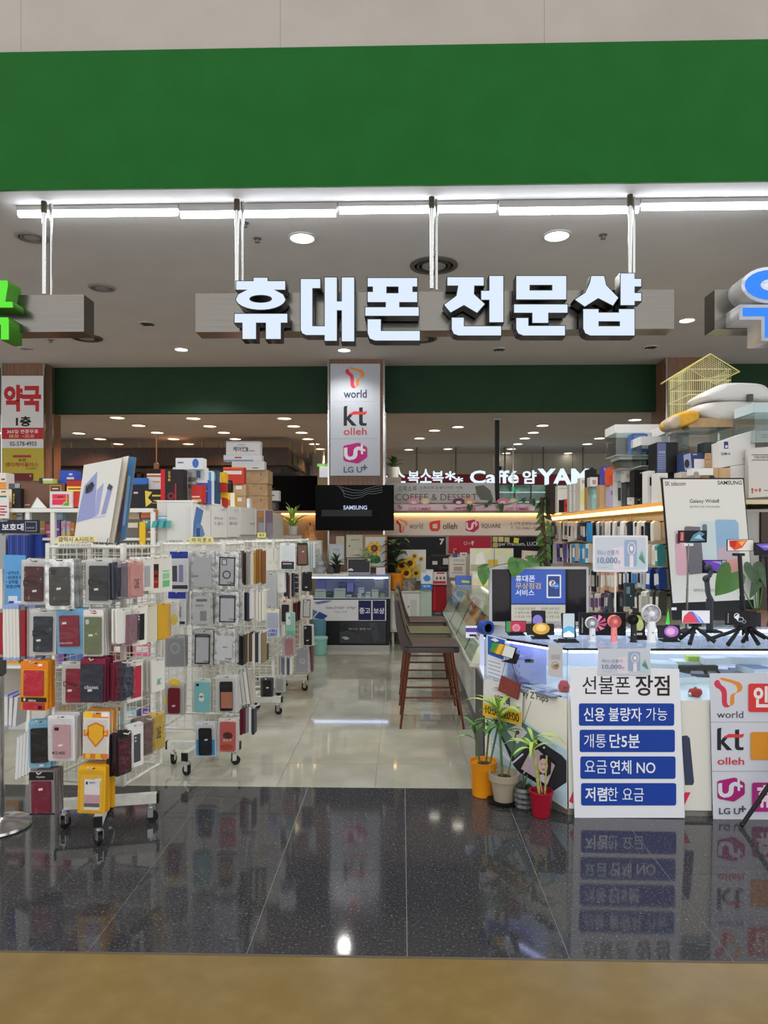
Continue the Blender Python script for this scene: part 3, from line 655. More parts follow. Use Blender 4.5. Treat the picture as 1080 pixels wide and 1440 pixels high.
b = B('opening_hours_card', 'opening hours card with yellow band hung on the angled corner', 'sign', [(679, 1006), (733, 1021), (735, 975), (680, 957)], c='d8d7d2', O=OA(.03), rotz=ang, t=.003)
b.poly([(679, 1006), (733, 1020), (733.5, 1001), (679, 988)], 'e5b52a').text('비즈택', 696, 979, 717, 991, '2b2b2b', .03).text('10:00~20:00', 683, 998, 730, 1009, '2a2418', .02)
b.poly(ell(701, 969, 8, 3.2), '9a9a9a').poly(ell(701, 969, 7.4, 2.6), 'd8d7d2').text('영업', 696, 967, 706, 971, '55504c'); b.done()
b = B('notice_sheet', 'white notice sheet with blue top inside the angled corner glass', 'notice', [(685, 950), (708, 959), (712, 899), (684, 892)], c='dfe2ee', O=OA(.012), rotz=ang, t=.002)
b.poly([(686, 920), (708, 928), (710, 900), (686, 894)], '2f5fc0').poly([(690, 899), (696, 897), (702, 901), (697, 903)], 'e4ecf8')
for i in range(5): b.line([(687, 929 + i * 5.2), (704, 934 + i * 5.4)], 1, '8a90a8')
b.done()
b = B('demo_phone', 'phone with orange and green screen clipped tilted at the corner glass', 'phone', [(687, 917), (721, 927), (726, 911), (692, 902)], c='16171a', O=OA(.07), rotz=ang, t=.008)
b.poly([(688, 916), (706, 921.5), (711, 907), (692.5, 903)], 'd98a2c').poly([(688, 916), (694, 918), (702, 905), (692.5, 903)], '3f9a4a').poly([(697, 919), (702, 920.4), (709, 906.4), (703, 905.2)], 'e8c24a').poly([(706, 921.5), (720.5, 926), (725, 911.5), (711, 907)], 'dfe6e0')
b.part('clip', [(703, 930), (722, 934), (727, 921), (722, 917), (716, 927)], -.006, .02, '1b1b1d'); b.done()
tubeA = B('red_flyer_pocket', 'dark red speckled leaflet hanging on cords at the corner', 'leaflet', [(700, 971), (727, 984), (731, 962), (705, 950)], c='7d3a34', O=OA(.05), rotz=ang, t=.012)
for k in range(22): tubeA.ell(705 + random.random() * 21, 957 + random.random() * 16, .5, .5, 'b0605a' if k % 2 else '4a201c'); tubeA.ly -= 1
tubeA.done()
for lab, pts in (('thin black cord from the tilted phone down to the red leaflet, outer', [(712, 925), (706, 950)]), ('thin black cord from the tilted phone down to the red leaflet, inner', [(719, 930), (729, 963)]), ('thin black cord dangling below the opening hours card', [(747, 986), (736, 1018), (739, 1024)])):
    q = []
    for p in pts:
        d = ray(*p); n = Vector((math.sin(ang), -math.cos(ang), 0)); k = (OA(.055) - EYE).dot(n) / d.dot(n); q.append(EYE + d * k)
    t = tag(MB().tube([p - q[0] for p in q], .0016, 5).build('cord', BLACKP), lab, 'cord'); t.location = q[0]
b = B('hanging_tag', 'rounded pale card with coloured round logo stuck on the glass corner', 'card', (771, 908, 791, 950), O=OA(.012), rotz=ang, t=.003, c='c8c6ca', r=.012)
b.ring(781, 936, 5.5, 5.5, .8, 'c05a4a').ell(779.5, 936.5, 2.2, 2.4, '8aa040').ell(783, 936, 2.2, 2.6, '5a8a3a').ell(781.5, 938.5, 2, 1.6, 'd9703a')
for i in range(3): b.line([(775, 921 + i * 2.4), (788, 921.6 + i * 2.4)], .7, '8a8890')
b.done()
b = B('case_backing', 'lilac printed backing sheet standing inside the angled corner case', 'sheet', [(712, 955), (768, 963), (768, 905), (716, 898)], O=OA(-.12), rotz=ang, t=.003, c='b9bdf0')
for i in range(5): b.line([(730, 905 + i * 10), (730.5, 908 + i * 10)], 1.5, '6a70c8')
b.rect(738, 927, 751, 932, '1c1c2a', r=1.5); b.done()
# things lying in the lit case
def flatbox(name, lab, cat, px, py, z, w, d, h, c, rz=0, prints=(), group=None, ty=None, top=None):
    p = PZ(px, py, z); t = thing(name, lab, cat, (p.x, p.y, z + .001), rz, group)
    MB().box(-w / 2, 0, 0, w / 2, d, h).build('box_body', mat(c, .35), t)
    if top:
        MB().box(-w / 2 + .006, .006, h, w / 2 - .006, d - .006, h + .0015).build('lid_print', mat(top, .3), t)
    return t
flatbox('phone_box', 'white phone box with blue phone pictured on the lid, in the lit case', 'phone box', 966, 962, ZP, .13, .2, .04, 'dfe2ea', .25, top='8296b8')
flatbox('phone_box', 'white phone box standing slanted beside the taped price card in the case', 'phone box', 930, 945, ZP + .03, .2, .15, .05, 'e2e4f0', -.2, top='d2d6ec')
flatbox('phone_box', 'wide white phone box under the yellow green box in the case', 'phone box', 975, 935, ZP + .05, .24, .12, .02, 'e6e8f2', 0)
flatbox('phone_box', 'small yellow green box on a black tray in the case', 'box', 978, 930, ZP + .072, .09, .07, .03, 'b4cc4a', 0)
flatbox('phone_box', 'white phone box leaning at the back of the lit case', 'phone box', 1010, 935, ZP + .06, .18, .12, .04, 'e2e4f0', .1, top='d9dcf0')
flatbox('phone_box', 'big white laptop box lying in the lit case near the carrier banner', 'box', 1052, 935, ZP + .06, .26, .14, .045, 'dcdfee', -.15, top='c9cce4')
flatbox('phone_box', 'white phone box with blue lid print at the far right of the case', 'phone box', 1075, 950, ZP + .02, .14, .18, .04, 'dcdfee', .2, top='5a76b8')
flatbox('case_tray', 'black tray holding phone boxes in the lit case', 'tray', 975, 945, ZP + .01, .32, .15, .04, '23242c', 0)
for i, (px, py, l) in enumerate(((985, 951, 'by the tray'), (1003, 952, 'in the middle'), (1022, 952, 'next to the banner'), (1043, 950, 'over the banner edge'))):
    flatbox('leaflet_stand', 'dark grey slanted price leaflet in the lit case, ' + l, 'leaflet', px, py, ZP + .005, .11, .2, .012, '4a4c5c', -.3, top='8d90a6')
for i, (px, py, c, l) in enumerate(((720, 958, 'b9a2c8', 'lilac'), (733, 962, '9a8ab0', 'mauve'), (753, 962, '8ac8b8', 'mint'), (745, 972, '8a8ea6', 'slate'), (766, 975, 'c9cbe0', 'pale grey'), (783, 982, '6d7086', 'dark grey'), (778, 973, 'a4a8c0', 'blue grey'))):
    flatbox('phone_mockup', '%s flat phone dummy lying inside the angled corner case' % l, 'phone', px, py, ZP + .002, .07, .15, .009, c, .5, top=c)
to = thing('tomato_timer', 'shiny red tomato shaped timer in the lit case', 'timer', PZ(978, 979, ZP + .001))
MB().lathe([(1e-6, 0), (.024, .002), (.036, .016), (.037, .028), (.03, .042), (.012, .046), (1e-6, .044)], 20).build('body', mat('c01c22', .15), to)
MB().lathe([(.012, .045), (.006, .05), (1e-6, .055)], 8).build('stalk', mat('3a6a2a', .5), to)
MB().cyl((-.045, -.01, .014), (-.03, -.012, .014), .012, n=10).build('dial', CHROME, to)
rc = thing('red_case', 'red rounded gadget at the end of the angled corner case', 'gadget', PZ(793, 972, ZP + .001))
MB().lathe([(1e-6, 0), (.03, .003), (.035, .03), (.02, .06), (1e-6, .065)], 14).build('shell', mat('d8404a', .3), rc)
MB().box(-.012, -.038, .02, .012, -.03, .034).build('button', mat('8a2028', .3), rc)

# ---------------------------------------------------------------- things on the counter top
def on_top(px, py): return PZ(px, py, ZT + .001)
def phone_stand(lab, px, py, q, screen, prints=None, rz=0.0, tilt=.2, base='black', lift=.02, foot=.05):
    """q: pixel rectangle of the phone; (px,py): foot of the holder"""
    f = on_top(px, py)
    b = B('display_phone', 'phone ' + lab, 'phone', q, Y=f.y - .004, c='131316', t=.009, tilt=tilt, r=.006, rotz=rz)
    x0, y0, x1, y1 = q; g = .8
    b.rect(x0 + g, y0 + g, x1 - g, y1 - g, screen, r=1.2)
    if prints: prints(b, x0, y0, x1, y1)
    b.done()
    h = thing('phone_holder', 'black holder under the phone ' + lab.split(' on ')[0], 'holder', f)
    MB().box(-foot, -.03, 0, foot, .05, .008).build('base_plate', BLACKP, h)
    MB().tube([(0, .02, .008), (0, .03, .05)], .008, 6).build('neck', BLACKP, h)
    MB().box(-foot * .8, -.012, .008, foot * .8, -.006, .022).build('front_lip', BLACKP, h)
    return b
phone_stand('with red and green screen on a black holder', 726, 893, (711, 873, 740, 889.5), 'b8324a', lambda b, a, c, d, e: (b.rect(a + .8, c + .8, a + 7, e - .8, '3f8a4a'), b.ell(a + 15, c + 10, 6, 6, 'd8708a'), b.ring(a + 15, c + 10, 4.5, 4.5, .7, 'e8b0b8')))
phone_stand('with purple round screen standing upright behind the gold one', 757, 886, (748, 858.5, 767, 879), '1d1a26', lambda b, a, c, d, e: b.ell(a + 8, c + 14, 7, 8, '8f86d8'), tilt=.1)
phone_stand('lying sideways with golden planet screen', 760, 898, (741, 877, 779, 893), '1a1712', lambda b, a, c, d, e: (b.ell((a + d) / 2 + 1, c + 7, 12, 8.2, 'd8a53a'), b.ell((a + d) / 2 + 1, c + 6, 7, 5, 'f0d080')))
phone_stand('with pale blue wave screen on a large black stand', 797, 903, (791, 862, 808.5, 897), 'b5c4cc', lambda b, a, c, d, e: (b.poly([(a + 1, c + 22), (a + 8, c + 18), (d - 1, c + 20), (d - 1, e - 2), (a + 1, e - 4)], '5aa8d0'), b.poly([(a + 1, e - 6), (a + 9, e - 10), (d - 1, e - 5), (d - 1, e - 1), (a + 1, e - 1)], 'e4eef4')), tilt=.25, foot=.065)
b = B('box_display', 'black display card with pink flower print behind the mini fans', 'card', [(815, 893), (880, 894), (880, 862), (815, 862)], Y=4.42, c='141418', t=.03)
for k in range(9):
    a = k * .7; b.poly([(839, 878), (839 + 15 * math.cos(a), 876 + 12 * math.sin(a)), (839 + 13 * math.cos(a + .45), 876 + 11 * math.sin(a + .45))], ('d85a8a', 'e88aa0', 'b04a9a', 'e8a0b8')[k % 4])
b.text('Galaxy', 817.5, 868, 820, 890, 'c8c8cc', .01, turn=-math.pi / 2); b.done()
phone_stand('with green blob screen standing behind the black mini fan', 899, 899, (889, 861, 906, 896), '16171a', lambda b, a, c, d, e: (b.ell(a + 8, c + 15, 7, 11, '9db84a'), b.ell(a + 11, c + 18, 5, 8, 'c9d08a'), b.rect(a + 2, e - 6, d - 3, e - 3, 'd0d0d0')), tilt=.15)
phone_stand('with violet round screen tipped sideways right of the white fan', 942, 902, [(928, 897), (957, 894), (953, 877), (925, 881)][0] + [(928, 897), (957, 894), (953, 877), (925, 881)][2] if False else (926, 879, 956, 897), '17151f', lambda b, a, c, d, e: (b.ell(a + 18, c + 9, 10, 8, 'a86ac8'), b.ell(a + 17, c + 9, 6, 5, 'e0a8c8')), rz=.1)
def mini_fan(lab, px, py, hx, hy, hr, c, hc, grip=.018):
    f = on_top(px, py); d = (f.y); Hd = PY(hx, hy, f.y); R = hr * f.y / 1000; z = Hd.z - f.z; x = Hd.x - f.x
    t = thing('mini_fan', lab, 'fan', f)
    MB().lathe([(grip * 1.25, 0), (grip * 1.25, .006), (grip, .01), (grip * .95, z - R * .9), (grip * .7, z - R * .8)], 14).build('handle', mat(c, .35), t)
    F = Matrix.Translation((x, 0, z)) @ Matrix.Rotation(math.pi / 2, 4, 'X')
    MB().lathe([(R * .9, -.022), (R, -.015), (R, .012), (R * .94, .016), (R * .94, -.015), (R * .86, -.02)], 24, mx=F).build('ring_shell', mat(c, .35), t)
    MB().lathe([(R * .3, .008), (R * .3, .018), (R * .2, .022), (1e-6, .022)], 14, mx=F).build('hub', mat(c, .3), t)
    g = MB()
    for k in range(22):
        a = 2 * math.pi * k / 22; g.cyl(F @ Vector((R * .28 * math.cos(a), R * .28 * math.sin(a), .016)), F @ Vector((R * .95 * math.cos(a + .25), R * .95 * math.sin(a + .25), .013)), .0012, n=4)
    g.build('grille', mat(c, .35), t)
    bl = MB()
    for k in range(5):
        a = 2 * math.pi * k / 5; u = F
        bl.add([u @ Vector((R * .2 * math.cos(a), R * .2 * math.sin(a), 0)), u @ Vector((R * .85 * math.cos(a), R * .85 * math.sin(a), -.006)), u @ Vector((R * .85 * math.cos(a + .8), R * .85 * math.sin(a + .8), .006)), u @ Vector((R * .2 * math.cos(a + .8), R * .2 * math.sin(a + .8), .004))], [(0, 1, 2, 3)])
    bl.build('blades', mat(hc, .4), t)
    MB().lathe([(R * .9, -.014), (1e-6, -.016)], 20, mx=F).build('back_plate', mat(hc, .5), t)
    MB().cyl((0, -grip, z * .35), (0, -grip - .003, z * .35), .005, n=8).build('switch', mat('8a8a8e', .4), t)
mini_fan('white handheld mini fan with a black head on the counter', 833, 902, 832, 876, 8.5, 'd8d8da', '2a2a2c')
mini_fan('coral pink handheld mini fan on the counter', 863.5, 902, 864, 874, 9, 'e8857f', 'e07a76')
mini_fan('small black handheld mini fan on the counter', 891, 903, 889.5, 871, 7.5, '1c1c1f', '111113')
mini_fan('large white handheld mini fan with wide ring grille', 916, 903, 915.5, 863, 13, 'dcdcde', 'b9b9bc', .024)
# price sign on a pole
f = on_top(866, 886); p = B('price_sign', 'mini fan price sign in a clear frame on a slim pole', 'sign', (834, 753, 911, 804), Y=f.y, c='dad9dc', t=.006) if False else None
pc = fan_card('price_sign', 'mini fan price sign in a white frame on a slim white pole', 'sign', (834, 753, 911, 804), f.y - .004, t=.008, frame=True)
t = thing('sign_stand', 'slim white pole with round black foot carrying the price sign', 'stand', f)
z = PY(866, 802, f.y).z - f.z
MB().cyl((0, .012, .008), (0, .012, z + .03), .006, n=8).build('pole', WHITEM, t); MB().lathe([(.07, 0), (.07, .006), (.01, .012)], 20, (0, .012, 0)).build('foot', BLACKP, t)
MB().box(-.06, .0, z - .012, .06, .016, z).build('bracket', WHITEM, t)
# monitor
f = on_top(758, 885); Ym = f.y + .02
b = B('monitor', 'silver monitor showing a blue Korean phone service advert', 'monitor', (688, 797, 828, 879), Y=Ym, t=.035, c='b4b5b9', side='9a9ba0', r=.012, rough=.3)
b.rect(692, 800.5, 824.5, 874, '0d0d10', rough=.3).rect(719, 801, 795, 874, '3a62c8', emis=.75).rect(719, 848, 795, 851, '2c4aa0', emis=.6).rect(719, 850.5, 795, 874, 'd8d6c8', emis=.7)
b.rect(799, 801, 823.5, 873, '232327', rough=.12).rect(693, 801, 716, 873, '241f24', rough=.12)
b.rect(768.5, 808, 789, 841, 'e8eef8', r=1.5, emis=.8).rect(770.5, 810, 787, 839, '2f4f9a', r=1, emis=.6).ell(776.5, 820.5, 4.6, 4.6, 'e8e4da', emis=.8).ell(782, 824, 4, 4, '3f86d8', emis=.8)
for k in (780, 782, 784): b.ell(k, 824, .6, .6, 'ffffff', emis=.9)
b.text('?', 775, 817, 778.5, 824, '2f4f9a', .02, emis=.5).text('휴대폰', 725, 809, 752, 818, 'e8eef8', .014, emis=.85).text('무상점검', 725, 819.5, 760, 828, 'e0c070', .01, emis=.8).text('서비스', 725, 829, 751, 837.5, 'e8eef8', .014, emis=.85)
for i in range(3):
    b.text(('유심칩 무료 점검', '갤럭시 앱 설치', '중고폰 가격 확인')[i], 728, 854 + i * 5.6, 752, 857.6 + i * 5.6, '4a4642', emis=.3).text(('휴대폰 상태 점검', '저장 공간 확보', '서비스 연결 도움')[i], 761, 854 + i * 5.6, 786, 857.6 + i * 5.6, '4a4642', emis=.3).ring(725, 855.6 + i * 5.6, 1.2, 1.2, .4, 'b0584a', emis=.5)
b.done()
q = Matrix.Identity(4); s_ = MB().box(-.05, .04, -.02, .05, .07, .25).build('neck', mat('a9aaae', .3), b.o); s2 = MB().lathe([(.14, -.022), (.14, -.014), (.03, -.006)], 24, (0, .06, 0)).build('foot', mat('a9aaae', .3), b.o)
# standee
f = on_top(1000, 874)
b = B('phone_standee', 'large white phone standee with four phones in a black frame', 'standee', [(947, 872), (1062, 873), (1046, 672), (930, 672)], Y=4.93, t=.02, c='1a1a1c', side='1a1a1c', tilt=0.0)
b.poly([(946, 848), (1059.5, 843), (1044.5, 674), (932, 674)], 'cfcec8').text('SK telecom', 935, 677, 964, 683, '55524e', .01).text('SAMSUNG', 1009, 676, 1043, 681.5, '333333', .012).text('Galaxy Wide8', 970, 702, 1011, 708.5, '444444', .006).text('합리적인 가격, 오직 SKT에서', 970, 711, 1012, 714.5, '777777')
b.poly([(948.5, 748), (951, 746), (970, 746), (972, 808), (953.5, 809), (951, 806)], 'cfa3b0').poly([(962, 742), (965, 740), (988, 741), (990, 806), (970, 808), (967, 804)], '6a6870').poly([(984, 736), (987, 733), (1008, 735), (1011, 806), (990, 806)], 'bcc9cd').poly([(1005, 733), (1008, 730.5), (1034, 731), (1038, 736), (1040, 808), (1010, 809)], '88a8c4')
b.poly([(1010, 790), (1039.5, 780), (1040, 808), (1010, 809)], 'c9908a').poly([(1009, 770), (1039, 765), (1039.5, 784), (1010, 792)], 'b4a2ac').rect(987, 737, 994, 756, '6a6e74', r=3).rect(950.5, 750, 956, 765, '7a5a66', r=2.5)
b.text('대화면으로 즐기는 와이드', 975, 828, 1007, 832, '444444').rect(944, 842 + 12, 951, 858, 'd8d8d8'); b.done()
# poles, gimbal, tripods
def pole_phone(lab, fx, fy, tx, ty, q, m, r, prints, holder, tripod=False, rz=0):
    f = on_top(fx, fy); top = PY(tx, ty, f.y)
    t = thing('phone_pole', holder, 'selfie stick', f); T = top - f
    MB().tube([(0, 0, .03), (T.x * .5, 0, T.z * .5)], r * 1.25, 8).build('lower_tube', m, t); MB().tube([(T.x * .5, 0, T.z * .5), (T.x, 0, T.z)], r, 8).build('upper_tube', m, t)
    MB().box(T.x - .03, -.004, T.z - .012, T.x + .03, .03, T.z + .004).build('clamp', BLACKP if m is BLACKP else WHITEM, t)
    if tripod:
        for a in (-1.9, -.6, 1.2): MB().tube([(0, 0, .09), (.13 * math.cos(a), .13 * math.sin(a), .004)], .008, 6).build('leg', BLACKP, t)
    else: MB().lathe([(.06, 0), (.06, .01), (.012, .03)], 16).build('foot', BLACKP, t)
    b = B('display_phone', lab, 'phone', q, Y=f.y - .006, c='131316', t=.008, r=.004, rotz=rz); prints(b, *q); b.done()
def swirl(b, q, cs, n=3):
    x0, y0, x1, y1 = q; w = x1 - x0; h = y1 - y0
    for k, c in enumerate(cs):
        u = k / len(cs); b.poly([(x0 + 1 + w * u * .6, y1 - 1), (x0 + 1 + w * (u * .7 + .12), y0 + 1 + h * .35 * (1 - u)), (x0 + w * (.35 + u * .55), y0 + h * (.12 + .25 * u)), (x0 + w * (.5 + u * .45), y1 - 1)], c)
pole_phone('black phone with icy blue swirl on the grey selfie stick', 965, 890, 968, 765, (954, 746, 994, 763), STEEL, .006, lambda b, *q: (b.rect(q[0] + .7, q[1] + .7, q[2] - .7, q[3] - .7, '101318'), b.poly([(970, 761), (975, 752), (984, 747), (991, 751), (986, 755), (992, 760)], '5a8aa8'), b.poly([(976, 757), (983, 751), (988, 758)], 'a8c8d8'), b.rect(956, 748, 962, 761, 'a83a44'), b.text('Galaxy', 957, 749, 961, 760, 'd8d8d8', turn=-math.pi / 2)), 'slim grey selfie stick holding a phone before the standee')
pole_phone('white edged phone with orange red cloud on the tall black tripod', 1047, 897, 1040, 779, (1022.5, 758.5, 1060, 775), BLACKP, .013, lambda b, *q: (b.rect(q[0] + .7, q[1] + .7, q[2] - .7, q[3] - .7, 'dcd8d4'), b.poly([(1025, 760), (1051, 759.5), (1044, 770), (1033, 774), (1026, 768)], 'd8552a'), b.poly([(1026, 761), (1036, 760), (1033, 771), (1027, 768)], 'b82a2a'), b.poly([(1038, 762), (1049, 760), (1043, 768)], 'f0a85a')), 'tall black tripod stick with phone clamp', True)
pole_phone('dark phone with violet swirl at the right edge on a black stick', 1085, 898, 1078, 783, (1061, 763, 1102, 781), BLACKP, .011, lambda b, *q: (b.rect(q[0] + .7, q[1] + .7, q[2] - .7, q[3] - .7, '15131f'), b.poly([(1063, 765), (1085, 764), (1100, 770), (1075, 774)], '6a5ac0'), b.poly([(1068, 768), (1085, 766), (1082, 771)], 'a890e0')), 'black tripod stick with swivel head at the right edge', True)
f = on_top(1000, 889); t = thing('phone_gimbal', 'dark grey folding phone gimbal standing before the standee', 'gimbal', f)
def gp(px, py): q = PY(px, py, f.y) - f; return Vector((q.x, 0, q.z))
MB().tube([gp(998, 886), gp(998, 842)], .022, 10).build('grip', mat('3a3d44', .4), t)
MB().tube([gp(1001, 846), gp(996, 836), gp(994, 818)], .016, 10).build('lower_arm', mat('45484f', .4), t)
MB().ball(gp(993, 814), .024, 12, sc=(1, .8, 1)).build('tilt_motor', mat('3a3d44', .4), t)
MB().tube([gp(993, 814), gp(999, 808), gp(1000, 800)], .014, 10).build('upper_arm', mat('45484f', .4), t)
MB().ball(gp(996, 798), .026, 12, sc=(1, .8, .8)).build('roll_motor', mat('3a3d44', .4), t)
MB().box(-.055, -.045, 0, .055, .045, .012).build('foot_plate', BLACKP, t)
q = (988, 787.5, 1022, 806)
b = B('display_phone', 'phone with violet swirl held by the folding gimbal', 'phone', q, Y=f.y + .036, c='131316', t=.008, r=.004); b.rect(988.7, 788.2, 1021.3, 805.3, '241a48').poly([(990, 789), (1000, 788.5), (1014, 796), (1008, 804), (998, 800)], '7a4fd0').poly([(1000, 789), (1014, 789), (1015, 795)], 'b090f0').rect(1015.5, 788.5, 1021, 805, 'b9bcc4'); b.done()
def mini_tripod(lab, lab2, q, fx, fy, prints, legs):
    f = on_top(fx, fy); hub = PY((q[0] + q[2]) / 2, q[3] + 4, f.y) - f
    t = thing('mini_tripod', lab2, 'tripod', f)
    MB().ball((hub.x, .012, hub.z), .022, 10, sc=(1, 1, .8)).build('ball_head', BLACKP, t)
    MB().box(hub.x - .035, .004, hub.z, hub.x + .035, .02, hub.z + .03).build('clamp', BLACKP, t)
    for (lx, ly) in legs:
        e = on_top(lx, ly) - f; e.z = .004; MB().cyl((hub.x, .012, hub.z - .005), e, .009, .013, 8).build('leg', BLACKP, t)
    b = B('display_phone', lab, 'phone', q, Y=f.y - .012, c='17171a', t=.008, r=.004); prints(b); b.done()
mini_tripod('phone with red and blue wave screen on a mini tripod', 'black mini tripod under the red and blue wave phone', (958.5, 858, 998.5, 877), 975, 902, lambda b: (b.rect(959, 858.6, 998, 876.4, 'dcdee4'), b.poly([(959.5, 876), (962, 866), (969, 860), (975, 864), (983, 876)], 'd84a5a'), b.poly([(969, 860), (974, 860), (984, 868), (990, 876), (982, 876), (976, 866)], '5a6fd0'), b.poly([(974, 860), (980, 864), (988, 876), (985, 876)], 'a8b8e8')), ((956, 899), (970, 906), (1006, 904)))
mini_tripod('black phone with white smoke swirl on a mini tripod', 'black mini tripod under the white smoke phone', (1020, 859, 1064, 879), 1030, 902, lambda b: (b.rect(1020.6, 859.6, 1054, 878.4, '0e0f12'), b.ring(1036, 866, 4, 4, 1.4, 'b8bcc4'), b.ring(1041, 871, 5, 3.5, 1.2, 'a0a4b0'), b.poly([(1032, 868), (1039, 863), (1038, 873)], 'd8dce4'), b.ring(1046, 874, 3, 2.5, .9, '9094a0'), b.text('Galaxy', 1022.5, 862, 1025, 876, 'c0c0c4', turn=-math.pi / 2)), ((994, 901), (1024, 907), (1018, 893)))
mini_tripod('dark phone leaning behind the white smoke phone', 'spindly black tripod beside the plant pot', (1040, 862, 1070, 881), 1052, 898, lambda b: b.rect(1041, 863, 1069, 880, '1d2024'), ((1045, 903), (1066, 906), (1076, 898)))
# trailing leaves and the plant by the standee
def heart(w, h, droop=0.0):
    """heart-shaped leaf: two lobes behind the stalk, a drawn-out tip"""
    P = [(.0, .0), (.12, -.17), (.28, -.25), (.44, -.16), (.52, .06), (.47, .32), (.37, .52), (.24, .72), (.11, .88), (.0, 1.0)]
    mb = MB(); vs = []; fs = []
    for i, (a, u) in enumerate(P):
        z = -droop * max(0, u) ** 2 * h; c = max(0, u) if i else 0
        vs += [(-a * w, u * h, z + a * w * .25), (-a * w * .5, (u * .6 + c * .4) * h, z + a * w * .1), (0, c * h, z), (a * w * .5, (u * .6 + c * .4) * h, z + a * w * .1), (a * w, u * h, z + a * w * .25)]
        if i:
            k = 5 * i
            for j in range(4): fs.append((k - 5 + j, k - 4 + j, k + 1 + j, k + j))
    mb.add(vs, fs); mb.smooth = True; return mb
def blade(L, w, droop, n=6, up=.6):
    mb = MB(); vs = []; fs = []; x = z = 0; a = up
    for i in range(n + 1):
        u = i / n; ww = w * .5 * math.sin(math.pi * min(1, u * .9 + .1)) ** .7
        vs += [(-ww, x, z + ww * .4), (0, x, z), (ww, x, z + ww * .4)]
        if i: k = 3 * i; fs += [(k - 3, k - 2, k + 1, k), (k - 2, k - 1, k + 2, k + 1)]
        x += L / n * math.cos(a); z += L / n * math.sin(a); a -= droop / n
    mb.add(vs, fs); mb.smooth = True; return mb
def leaf_at(t, base, tip, w, m, roll=0.0, name='leaf'):
    base = Vector(base); tip = Vector(tip); d = tip - base; y = d.normalized(); x = y.cross(Vector((0, -1, 0)))
    x = x.normalized() if x.length > .05 else Vector((1, 0, 0)); z = x.cross(y)
    o = heart(w, d.length, .12).build(name, m, t)
    o.matrix_local = Matrix.Translation(base) @ Matrix((x, y, z)).transposed().to_4x4() @ Matrix.Rotation(roll, 4, 'Y'); return o
t = thing('trailing_vine', 'green heart-leaf vine trailing over the top of the monitor', 'vine', PY(725, 790, Ym - .02))
def V(px, py, dy=0): q = PY(px, py, Ym - .03 + dy); return q - t.location
for bpx, tip, w in (((727, 790), (722, 813), 26), ((735, 791), (732, 800), 18), ((743, 789), (759, 794), 16), ((680, 803), (680, 824), 17), ((684, 797), (671, 799), 9)):
    leaf_at(t, V(*bpx), V(*tip, -.01), w * Ym / 1000, LEAF)
MB().tube([V(684, 800), V(700, 795), V(725, 790), V(745, 788)], .003, 5).build('stem', LEAF, t)
f = on_top(1066, 880); t = thing('potted_philodendron', 'potted plant with one big yellow-edged heart leaf beside the standee', 'plant', f)
MB().lathe([(.05, 0), (.075, .1), (.08, .1), (.08, .112), (.07, .112), (.066, .1)], 18).build('pot', mat('6a4a3a', .6), t); MB().lathe([(.066, .098), (1e-6, .1)], 14).build('soil', SOIL, t)
def V(px, py, dy=0): return PY(px, py, f.y + dy) - f
EDGE = noisy('leaf_yellow_edge', '3c6a28', '4a7a30', 8, .4)
for base, tip, w, st_ in (((1028, 806), (1008, 838), 40, (1060, 858)), ((1058, 796), (1062, 822), 27, (1064, 860)), ((1076, 800), (1084, 832), 24, (1068, 860)), ((1066, 812), (1056, 842), 16, (1066, 858))):
    nr = -.42 if w == 40 else -.03
    leaf_at(t, V(*base, nr), V(*tip, nr - .03), w * (f.y + nr) / 1000, EDGE if w == 40 else LEAFD)
    MB().tube([V(*st_), V((base[0] * .45 + st_[0] * .55), (base[1] * .55 + st_[1] * .45), nr * .5), V(*base, nr)], .004, 5).build('stem', LEAF, t)
# tripod leg on the floor at the right
p = PZ(1041, 1161, 0.0); t = thing('floor_tripod', 'black floor tripod partly out of view in front of the banner', 'tripod', (p.x + .25, p.y - .02, 0))
top = Vector((0, 0, .62))
for k, a in enumerate((math.pi, math.pi + 2.1, math.pi - 2.1)):
    MB().cyl(top + Vector((math.cos(a) * .03, math.sin(a) * .03, -.28)), (math.cos(a) * .25, math.sin(a) * .25, .012), .014, .011, 8).build('leg', BLACKP, t)
    MB().ball((math.cos(a) * .25, math.sin(a) * .25, .014), .014, 8).build('rubber_foot', BLACKP, t)
MB().cyl((0, 0, .25), (0, 0, .9), .014, n=8).build('column', BLACKP, t)

# ================================================================== POTTED PLANTS BY THE CORNER
def pot(name, lab, px, py, prof, m, soil_z, soil_r, cat='plant'):
    p = PZ(px, py, 0.0); t = thing(name, lab, cat, p)
    MB().lathe(prof, 26).build('pot', m, t); MB().lathe([(soil_r, soil_z - .004), (soil_r * .5, soil_z), (1e-6, soil_z + .003)], 16).build('soil', SOIL, t)
    return t
BLD = {}
def stalk(t, x, y, z0, z1, lean, m, r=.005, knots=True):
    pts = [(x + lean[0] * u, y + lean[1] * u, z0 + (z1 - z0) * u) for u in (0, .33, .66, 1)]
    mb = MB().tube(pts, r, 7)
    if knots:
        for u in (.15, .3, .45, .6, .75, .9): mb.lathe([(r, -.003), (r * 1.35, 0), (r, .003)], 7, (x + lean[0] * u, y + lean[1] * u, z0 + (z1 - z0) * u))
    mb.build('stalk', m, t); return Vector(pts[-1])
